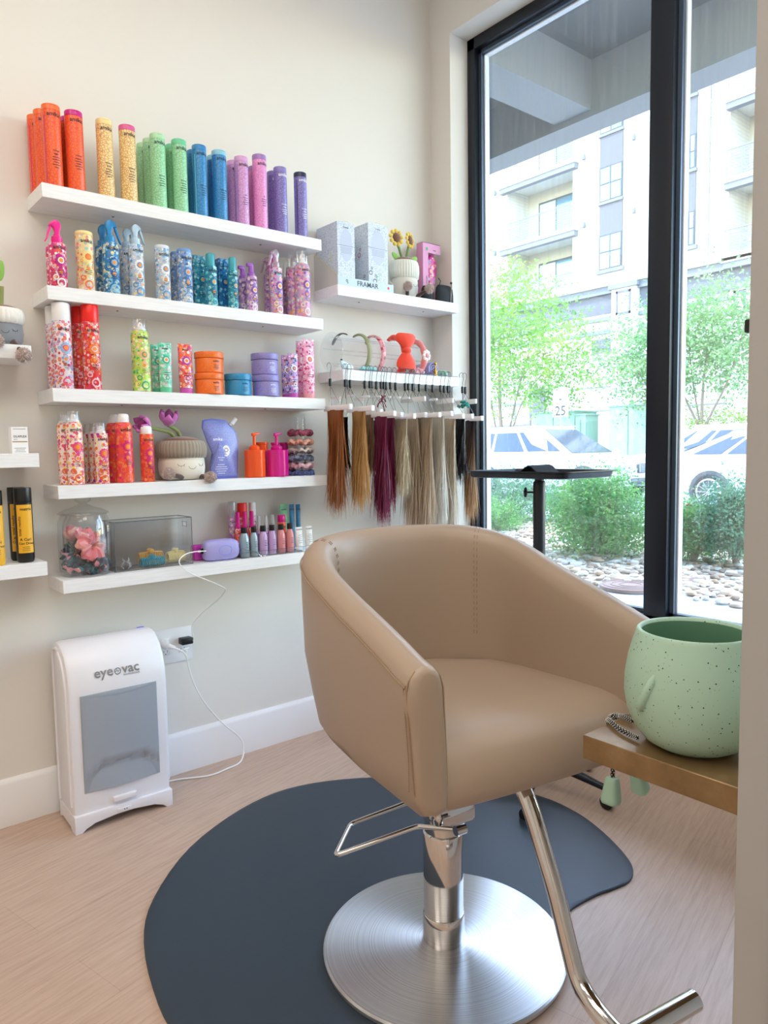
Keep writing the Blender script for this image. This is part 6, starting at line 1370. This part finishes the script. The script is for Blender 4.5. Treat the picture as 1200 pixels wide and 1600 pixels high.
def window(pa, pb, zt0, zb0, rows=2, cols=2, X=XBD):
    ya, yb = f(pb, 330)[0], f(pa, 330)[0]
    fz = B(X-.06, X+.05, ya, yb, zb0, zt0).build('window', DKF, bd)
    for r in range(rows):
        for c in range(cols):
            u0 = ya+.07+(yb-ya-.07)*c/cols; u1 = ya+(yb-ya-.07)*(c+1)/cols; v0 = zb0+.07+(zt0-zb0-.07)*r/rows; v1 = zb0+(zt0-zb0-.07)*(r+1)/rows
            B(X-.075, X-.055, u0, u1, v0, v1).build('pane', GLG if (r+c) % 2 else GLB, fz)
for pa, pb, tops, xm in ((937.5, 973, ((258, 313), (365, 420), (152, 206)), 955), (1069, 1087, ((212, 266), (331, 385), (95, 150)), 1078)):
    for a, b in tops: window(pa, pb, f(xm, a)[1], f(xm, b)[1], 2, 2)
    ya, yb = f(pb, 330)[0], f(pa, 330)[0]
    zs_ = sorted([(f(xm, a)[1], f(xm, b)[1]) for a, b in tops])
    for (t0, b0), (t1, b1) in zip(zs_, zs_[1:]):
        B(XBD-.05, XBD+.02, ya, yb, t0, b1).build('grey_panel', GP, bd); B(XBD-.12, XBD+.02, ya-.05, yb+.05, b1-.12, b1).build('sill', GT, bd)
    B(XBD-.15, XBD+.02, ya-.12, yb+.12, zs_[0][1]-.16, zs_[0][1]).build('sill', GT, bd)
y_ = f(1107, 250)[0]; B(XBD-.14, XBD-.0, y_-.08, y_+.08, base_z, Z1).build('downpipe', mat('pipe_grey', '#b3b4bb', .6), bd)
yd0, yd1 = f(1138, 250)[0], f(1110, 250)[0]; qz = MB(); R0 = random.Random(9); z = base_z+.1
while z < 17: 
    o = R0.uniform(0, .10); qz.box(-.05, 0, yd0-18+o, yd1-18-R0.uniform(0, .10), z, z+.12); z += .145
qz.build('rough_brick_panel', mat('whitewashed_brick', '#d6d5d0', .9), bd)
# wall lamps
for px, py in ((914, 246), (914, 352), (992, 329), (992, 215), (775, 302), (775, 396)):
    y, z = f(px, py); MB().lathe([(.07, 0), (.08, .05), (.08, .22), (.05, .27)], 10, (-.1, y-18, z-.13)).build('wall_lamp', GT, bd)
# cornice, pilasters and mouldings of the lower storeys
yy0, yy1 = -6, 40
zc0 = f(940, 448)[1]
B(XBD-.35, XBD, yy0, yy1, zc0-.10, zc0+.18).build('cornice', BW, bd)
B(XBD-.22, XBD, yy0, yy1, zc0-.42, zc0-.10).build('cornice_moulding', GT, bd)
B(XBD-.04, XBD, yy0, yy1, f(950, 490)[1], zc0-.42).build('grey_band', GP, bd)
for pa, pb in ((962, 1000), (1146, 1178)):
    ya, yb = f(pb, 480)[0], f(pa, 480)[0]; zt_, zb_ = f((pa+pb)/2, 444)[1], f((pa+pb)/2, 640)[1]
    o = B(XBD-.35, XBD, ya, yb, Z0, zt_).build('pilaster', BW, bd); B(XBD-.45, XBD, ya-.12, yb+.12, zt_-.2, zt_).build('pilaster_cap', GT, o)
    ym_, w_ = (ya+yb)/2, (yb-ya)*.30; a, b = f((pa+pb)/2, 492)[1], f((pa+pb)/2, 455)[1]; q = MB()
    for (u0, u1, v0, v1) in ((ym_-w_, ym_-w_+.09, a, b), (ym_+w_-.09, ym_+w_, a, b), (ym_-w_, ym_+w_, a, a+.1), (ym_-w_, ym_+w_, b-.1, b)): q.box(-.38, -.34, u0-18, u1-18, v0, v1)
    q.build('panel_moulding', GP, o)
for py in (500, 520): z = f(940, py)[1]; B(XBD-.12, XBD, yy0, yy1, z-.08, z+.10).build('string_course', GT, bd)
ya, yb = f(958, 540)[0], f(925, 540)[0]; B(XBD-.03, XBD+.01, ya, yb, f(940, 552)[1], f(940, 530)[1]).build('louvre', GP, bd)
for py in (590, 632): z = f(1120, py)[1]; B(XBD-.02, XBD, yy0, yy1, z, z+.06).build('string_course', GT, bd)
ya, yb = f(830, 630)[0], f(765, 630)[0]; ga = B(XBD-.05, XBD, ya, yb+3, Z0, f(800, 600)[1]).build('garage_door', GT, bd); q = MB()
za, zb = Z0, f(800, 600)[1]
for r in range(4):
    for c in range(6): q.box(-.07, -.045, ya-18+.1+c*(yb+3-ya)/6, ya-18+(c+1)*(yb+3-ya)/6-.02, za+.08+(zb-za)*r/4, za+(zb-za)*(r+1)/4-.04)
q.build('door_panels', GLG, ga)
ya, yb = f(852, 630)[0], f(833, 630)[0]; B(XBD-.06, XBD, ya, yb, Z0, f(842, 608)[1]).build('door_surround', GP, bd)

# ---------------------------------------------------------------- trees and shrubs
def leaves(blobs, n, size, seed, droop=.2):
    R_ = random.Random(seed); m = MB(); tot = sum(b[3]**2 for b in blobs)
    for (x, y, z, r, *sq) in blobs:
        k = int(n*r*r/tot); sz = sq[0] if sq else .8
        # twigs of leaves rather than an even ball
        tw = max(6, k//14)
        for t_ in range(tw):
            u = R_.uniform(-1, 1); a = R_.uniform(0, 2*PI); s = math.sqrt(1-u*u); rad = r*R_.uniform(.35, 1.08)**.7; c = Vector((x+rad*s*math.cos(a), y+rad*s*math.sin(a), z+rad*u*sz)); dirn = Vector((math.cos(a)*s, math.sin(a)*s, u*.5-droop)).normalized()
            for j in range(14):
                p = c+dirn*(j*size*.62)*R_.uniform(.5, 1)+Vector((R_.gauss(0, size*.75), R_.gauss(0, size*.75), R_.gauss(0, size*.6))); q = Vector((R_.gauss(0, 1), R_.gauss(0, 1), R_.gauss(-.2, .7))).normalized(); w_ = q.orthogonal().normalized()*size*.26; e = q*size*R_.uniform(.6, 1.1)
                w_.rotate(Matrix.Rotation(R_.uniform(0, 6), 3, q)); m.add([p, p+e*.5+w_, p+e, p+e*.5-w_], [(0, 1, 2, 3)])
    return m
BARK = mat('bark', '#8d7a6c', .9)
TG = leafmat('tree_leaves', ['#5d8f43', '#7dad4c', '#abc658'], .8); TG2 = leafmat('tree_leaves_cool', ['#5f8d5b', '#7da56d', '#a2c07b'], .9)
def tree(name, label, base_, blobs, n, size, m_, seed, trunks):
    t = thing(name, label, 'tree', base_); b = Vector(base_)
    MB_ = MB()
    for (h, pts) in trunks: MB_.tube(cr([Vector((0, 0, 0))]+[Vector(q)*KT for q in pts], 4), [h*(1-.75*i/(4*(len(pts)))) for i in range(4*len(pts)+1)], 8)
    MB_.build('trunk', BARK, t, 60)
    bl = [(p[0]-b.x, p[1]-b.y, p[2]-b.z, r, *q) for (p, r, *q) in blobs]; leaves(bl, n, size, seed).build('foliage', m_, t, 180, fix=False)
    return t
XT = 22.8; KT = XT/17.6
def bb_(px, py, r, X=None, dx=0, *q): X = X or XT; p = at(px, py, X=X+dx); return ((p.x, p.y, p.z), r*KT, *q)
b0 = at(786, 655, X=XT); b0.z = ZG
bl = [bb_(790, 462, .85), bb_(825, 442, .60), bb_(780, 500, 1.1), bb_(832, 492, .85), bb_(868, 500, .55), bb_(800, 545, 1.1, None, .5), bb_(852, 545, .75, None, -.4), bb_(892, 520, .42), bb_(885, 560, .70), bb_(915, 552, .40, None, 0, .5), bb_(830, 588, .9, None, .4), bb_(872, 592, .65), bb_(905, 590, .40, None, 0, .6), bb_(780, 592, .9), bb_(860, 615, .40, None, 0, .6), bb_(740, 520, 1.3), bb_(745, 590, 1.1), bb_(770, 430, .7), bb_(700, 540, 1.2)]
tree('street_tree', 'large leafy green street tree behind the left part of the window', (b0.x, b0.y, ZG), bl, 15000, .125*KT, TG, 11, [(.13, [(0, .05, 1.2), (0, .15, 2.4), (.1, .2, 4.2)]), (.07, [(0, .2, 1.0), (.1, .6, 2.4), (0, 1.0, 4)]), (.07, [(0, -.15, 1.0), (.1, -.5, 2.6), (0, -1.2, 4.2)]), (.05, [(0, -.3, 1.3), (.1, -.9, 2.6), (0, -2.0, 3.4)])])
XT = 23.4; KT = XT/21.0
b0 = at(1097, 650, X=XT); bl = [bb_(1110, 466, .65), bb_(1085, 490, .8), bb_(1135, 490, .8), bb_(1160, 520, .75), bb_(1065, 525, .9), bb_(1110, 530, 1.0, None, .3), bb_(1150, 560, .8), bb_(1080, 570, .85), bb_(1125, 582, .5), bb_(1045, 560, .8), bb_(1180, 555, .9), bb_(1170, 480, .6), bb_(1055, 595, .4)]
tree('street_tree', 'multi-stemmed young street tree seen through the right pane', (b0.x, b0.y, ZG), bl, 8500, .135*KT, TG2, 12, [(.09, [(0, 0, 1.1), (0, .0, 2.4), (.1, -.1, 4.4)]), (.06, [(0, 0, 1.3), (.1, .8, 2.9), (0, 1.2, 4.4)]), (.06, [(0, 0, 1.3), (.1, -.7, 2.9), (0, -1.2, 4.4)]), (.05, [(0, 0, 1.2), (.1, .35, 2.9), (0, .5, 4.4)])])
b0 = at(1010, 640, X=22.6); XT = 22.6; KT = XT/19.5; bl = [bb_(1005, 505, .55), bb_(990, 550, .65), bb_(965, 562, .35, None, 0, .5), bb_(945, 568, .22, None, 0, .5), bb_(1015, 560, .8), bb_(1000, 590, .6), bb_(1030, 520, .8), bb_(1028, 590, .6), bb_(1000, 620, .3)]
tree('street_tree', 'street tree mostly hidden behind the dark window mullion', (b0.x, b0.y-.6, ZG), bl, 4500, .125*KT, TG2, 13, [(.09, [(0, 0, 1.2), (0, .1, 2.4), (.1, .2, 4.2)]), (.05, [(0, 0, 1.2), (.1, .5, 2.6), (0, 1.0, 3.4)])])
SG = leafmat('shrub_leaves', ['#4a8549', '#67a35a', '#94c069'], 6); SG2 = leafmat('shrub_leaves_dark', ['#42765a', '#5f9170', '#84ae83'], 6)
def shrub(label, px, pyb, X, pytop, wpx, m_, n, seed, size=.042, rose=False):
    p = at(px, pyb, X=X); zg = .005+(X-6.05)/3.65*(ZG-.035); zt2 = at(px, pytop, X=X).z; h = zt2-zg; R = (at(px-wpx/2, pyb, X=X).y-at(px+wpx/2, pyb, X=X).y)/2*.80
    t = thing('shrub', label, 'shrub', (X, p.y, zg)); R_ = random.Random(seed); m = MB()
    for i in range(16): a = 2*PI*i/16; m.tube([(0.02*math.cos(a), .02*math.sin(a), 0), (R*.4*math.cos(a), R*.4*math.sin(a), h*.45), (R*.7*math.cos(a), R*.7*math.sin(a), h*.8*R_.uniform(.8, 1.1))], [.008, .005, .002], 5)
    m.build('stems', BARK, t, 60)
    bl = [(0, 0, h*.50, R*.70, h*.5/R/.8)]+[(R*.5*math.cos(2*PI*i/6), R*.5*math.sin(2*PI*i/6), h*.24, R*.42, .7) for i in range(6)]+[(R*.62*math.cos(2*PI*i/7), R*.62*math.sin(2*PI*i/7), h*R_.uniform(.38, .62), R*.48, .85) for i in range(7)]+[(R*.25*math.cos(2*PI*i/3), R*.25*math.sin(2*PI*i/3), h*.78, R*.42, .7) for i in range(3)]
    leaves(bl, n, size, seed, -.25).build('foliage', m_, t, 180, fix=False)
    if rose:
        for i in range(4):
            c = (R*R_.uniform(-.6, .2), R*R_.uniform(.0, .95), h*R_.uniform(.85, 1.0)); q = MB()
            for k in range(6): a = 2*PI*k/6; q.ell((c[0]+.014*math.cos(a), c[1]+.014*math.sin(a), c[2]), .017, .017, .013, 0, 8, 6)
            q.build('bloom', mat('rose_red', '#d8385a', .5), t, 60)
    return t
shrub('large rounded green shrub outside, right of the tray pole', 935, 880, 7.3, 742, 150, SG, 20000, 21)
shrub('grey-green shrub outside, left of and behind the tray pole', 800, 830, 9.2, 742, 120, SG2, 9000, 22)
shrub('small bright green shrub outside by the left edge of the window', 778, 850, 8.2, 790, 60, SG, 3500, 25)
shrub('low green shrub outside behind the large rounded one', 885, 820, 9.3, 752, 70, SG2, 3000, 26)
shrub('rose shrub with red blooms seen through the right pane', 1085, 872, 7.5, 783, 70, SG, 8000, 23, .04, True)
shrub('tall grey-green shrub at the right edge of the right pane', 1150, 870, 7.5, 748, 80, SG2, 9000, 24)
shrub('dark shrub hidden partly behind the mullion', 1040, 850, 8.6, 778, 60, SG2, 3000, 27)
p = at(1150, 650, X=24); m = leaves([(0, i*.55-2.2, .35, .42, .9) for i in range(9)], 5000, .10, 31, 0); hd_ = m.build('hedge', leafmat('hedge_leaves', ['#7ba04c', '#9cbd55', '#bccb70'], 2), None, 180, fix=False, loc=(24, p.y-1.2, p.z-.62)); tag(hd_, 'low yellow-green hedge at the foot of the white wall', 'hedge')
hw_ = struct(MB().box(23.4, 24.6, p.y-4, p.y+1.8, ZG, p.z-.78).build('planter_wall', BW))

# ---------------------------------------------------------------- street furniture
UG = mat('utility_green', '#8fae9c', .6)
def cab(label, pa, pb, ptop, X, d, lid=True):
    a, b = at(pb, 640, X=X).y, at(pa, 640, X=X).y; zt_ = at((pa+pb)/2, ptop, X=X).z; t = thing('utility_cabinet', label, 'utility box', (X, (a+b)/2, ZG+.101)); hy = (b-a)/2; h = zt_-ZG-.10
    MB().box(0, d, -hy, hy, 0, h-.06, 0, .01).build('housing', UG, t); MB().box(-.04, d+.04, -hy-.04, hy+.04, h-.058, h, 0, .01).build('lid', UG, t)
    MB().box(-.02, -.001, -.02, .02, .2, h-.2).build('door_seam', mat('seam_dark', '#6e8a7b', .6), t); MB().box(-.014, -.001, hy*.3, hy*.3+.2, h*.5, h*.5+.22).build('notice', mat('notice_white', '#eef0ee', .6), t)
cab('wide pale green utility cabinet behind the white car windshield', 832, 898, 643, 23.0, 1.4)
cab('narrow grey-green utility cabinet beside the wide one', 899, 915, 647, 22.8, .8)
cab('tall pale green utility cabinet left of the mullion', 952, 1012, 632, 23.0, 1.4)
# speed sign
p = at(877, 632, X=22.3); sg = thing('speed_sign', 'white speed limit sign reading 25 across the street', 'road sign', (22.3, p.y, ZG+.101))
MB().tube([(0, 0, 0), (0, 0, p.z-ZG+.55)], .035, 8).build('post', mat('galvanised', '#a9adb0', .5, .6), sg)
m = MB().box(-.05, -.037, -.34, .34, p.z-ZG-.55, p.z-ZG+.50, 0, .004); W = flatf((-.05, 0, p.z-ZG-.1), (0, -1, 0), (0, 0, 1), (-1, 0, 0))
text(m, '25', .50, 0, -.40, W, 1, 1.0, .003); text(m, 'SPEED', .15, 0, .30, W, 1, 1, .003); text(m, 'LIMIT', .15, 0, .13, W, 1, 1, .003); put(m, ([(-.32, -.44), (.32, -.44), (.32, .59-.01), (-.32, .58)], [(0, 1, 2, 3)]), W, 0, .001)
m.build('plate', [mat('sign_white', '#f4f4f2', .5), mat('sign_black', '#3a3d42', .5)], sg)

# ---------------------------------------------------------------- cars
CW = mat('white_car_paint', '#d4d6d8', .18, 0, .6); CG = mat('car_glass', '#56606b', .06, .3); TY = mat('tyre', '#3c3d40', .8); RIM = mat('alloy', '#c9ccd0', .25, .8); HL = mat('headlamp', '#b9c6d2', .1, .4); TL = mat('tail_lamp', '#c03a44', .25); ARC = mat('wheel_arch_dark', '#5a5d61', .8); CHR = mat('grille_dark', '#5d6269', .3, .5)
def car(label, loc_, rz, suv=True, name='car'):
    t = thing(name, label, 'car', loc_, rz); m = MB(); hh = 1.0 if suv else .90
    st = [(-2.33, .72, .42, .80), (-2.27, .86, .34, .97), (-1.95, .92, .27, 1.05), (-1.2, .935, .24, 1.05), (-.2, .935, .24, 1.03), (.9, .935, .24, 1.01), (1.5, .925, .25, .97), (1.95, .90, .28, .90), (2.22, .82, .32, .80), (2.32, .66, .36, .68)]
    if not suv: st = [(x, w_, zb-.03, .16+z*.80) for x, w_, zb, z in st]
    rings = []
    for x, w_, zb, z in st:
        h = [(0, zb), (w_*.8, zb), (w_*.97, zb+.08), (w_, (zb+z)/2), (w_*.985, z-.14), (w_*.90, z-.03), (w_*.6, z+.015), (0, z+.03)]
        rings.append([(x, y, zz) for y, zz in h]+[(x, -y, zz) for y, zz in h[-2:0:-1]])
    body = m.loft(rings).build('body', CW, t, 50)
    zb, zt_ = (1.02, 1.66) if suv else (.95, 1.42)
    bx = [(-2.2, .80), (-1.9, .84), (.45, .84), (1.0 if suv else 1.25, .80)]; tx = [(-1.85, .62), (-1.5, .66), (-.35, .66), (.08, .60)] if suv else [(-1.25, .60), (-.9, .64), (-.2, .64), (.25, .58)]
    def ringh(pts, z, dz=0): return [(x, y, z+dz*(1-abs(i-1.5)/1.5)) for i, (x, y) in enumerate(pts)]+[(x, -y, z) for x, y in pts[::-1]]
    g0 = ringh(bx, zb-.06); g1 = ringh([(x*.99, y) for x, y in bx], zb+.02); g2 = ringh(tx, zt_-.05); g3 = ringh([(x*.97, y*.9) for x, y in tx], zt_)
    MB().loft([g0, g1, g2]).build('cabin', CW, t, 30); MB().loft([g2, g3, ringh([(x*.8, y*.4) for x, y in tx], zt_+.02)]).build('roof', CW, t, 50)
    def lerp3(a, b, k): return Vector(a).lerp(Vector(b), k)
    def pane(name_, corners, off):
        c = [Vector(p)+Vector(off) for p in corners]; mm_ = MB(); mid = sum(c, Vector())/len(c); c = [mid+(p-mid)*.97 for p in c]; c2_ = [p-Vector(off)*.8 for p in c]; n = len(c)
        mm_.add([*c, *c2_], [tuple(range(n)), tuple(range(n, 2*n))[::-1]]+[(i, (i+1) % n, (i+1) % n+n, i+n) for i in range(n)]).build(name_, CG, t)
    for s in (1, -1):
        b_ = [(x, s*y, zb+.03) for x, y in bx]; u_ = [(x, s*y, zt_-.07) for x, y in tx]; o = (0, s*.012, .004)
        def P(k, v): # along side k 0..1
            def seg(L_):
                L_ = [Vector(q) for q in L_]; d = [0]
                for a, c in zip(L_, L_[1:]): d.append(d[-1]+(c-a).length)
                tt = k*d[-1]
                for i in range(len(d)-1):
                    if tt <= d[i+1]+1e-9: return L_[i].lerp(L_[i+1], (tt-d[i])/(d[i+1]-d[i]))
            return seg(b_).lerp(seg(u_), v)
        for k0, k1 in ((.06, .26), (.29, .60), (.63, .93)): pane('side_window', [P(k0+(.04 if k0 < .1 else 0), .06), P(k1, .06), P(k1-(.02 if k1 > .9 else 0), .92), P(k0+.03*(k0 < .1), .92)], o)
    A, B_, C3, D_ = (bx[3][0], bx[3][1], zb+.02), (bx[3][0], -bx[3][1], zb+.02), (tx[3][0], -tx[3][1], zt_-.06), (tx[3][0], tx[3][1], zt_-.06)
    pane('windshield', [Vector(A)*1.0, B_, C3, D_], (.016, 0, .012)); A, B_, C3, D_ = (bx[0][0], bx[0][1], zb+.06), (bx[0][0], -bx[0][1], zb+.06), (tx[0][0], -tx[0][1], zt_-.07), (tx[0][0], tx[0][1], zt_-.07); pane('rear_window', [A, B_, C3, D_], (-.016, 0, .010))
    R = .36 if suv else .33
    for x in (-1.42, 1.40):
        for s in (1, -1):
            y = s*.86; MB().tube([(x, y-s*.06, R), (x, y+s*.082, R)], R+.055, 30).build('wheel_arch', ARC, t)
            w_ = MB().tube([(x, y-s*.12, R), (x, y+s*.070, R), (x, y+s*.098, R)], [R, R, R*.93], 34).build('wheel', TY, t)
            q = MB(); q.tube([(x, y+s*.090, R), (x, y+s*.100, R)], R*.70, 30); q.build('rim_disc', ARC, w_)
            q = MB(); q.tube([(x+R*.68*math.cos(2*PI*i/32), y+s*.104, R+R*.68*math.sin(2*PI*i/32)) for i in range(32)], .018, 6, closed=True); q.ell((x, y+s*.104, R), .05, .02, .05, 0, 10, 6)
            for i in range(12): a = 2*PI*i/12; q.tube([(x, y+s*.106, R), (x+R*.67*math.cos(a), y+s*.106, R+R*.67*math.sin(a))], .015, 5)
            q.build('spokes', RIM, w_)
    zg = .70 if suv else .58
    for s in (1, -1):
        MB().ell((2.12, s*.72, zg+.04), .20, .17, .055, 0, 14, 8).build('headlamp', HL, t); MB().ell((-2.24, s*.70, zg+.16), .10, .18, .07, 0, 14, 8).build('tail_lamp', TL, t)
        q = MB().ell((.95, s*1.02, zb+.03), .09, .11, .075, 0, 14, 8); q.tube([(.95, s*.86, zb-.01), (.95, s*.98, zb+.01)], .025, 6); q.build('wing_mirror', CW, t)
        k_ = MB().box(2.285, 2.365, s*.17-.14, s*.17+.14, zg-.10, zg+.11, 0, .03, 3).build('grille', CHR, t); q = MB()
        for i in range(7): q.box(2.360, 2.378, s*.17-.12+.037*i, s*.17-.108+.037*i, zg-.08, zg+.09)
        q.build('grille_bars', RIM, k_); q = MB().tube([(-2.0 if suv else -1.2, s*.60, zt_+.02), (.1, s*.60, zt_+.02)], .014, 6).build('roof_rail', RIM, t) if suv else None
    MB().box(2.20, 2.345, -.55, .55, .36, .50, 0, .03).build('lower_intake', CHR, t)
    return t
zr_ = ZG-.0195
pf_ = at(972, 722, X=13.4); car('white sport utility car with twin kidney grille facing right, behind the tray', (14.33, pf_.y+2.35, zr_), math.radians(-90))
pw_ = at(1110, 765, X=12.9); car('white sedan whose rear wheel shows through the right pane', (13.8, pw_.y-1.42, zr_), math.radians(-90), False)
pb_ = at(1012, 672, X=18.0); car('white sport utility car parked further back behind the mullion', (18.9, pb_.y-1.2, zr_), math.radians(90))
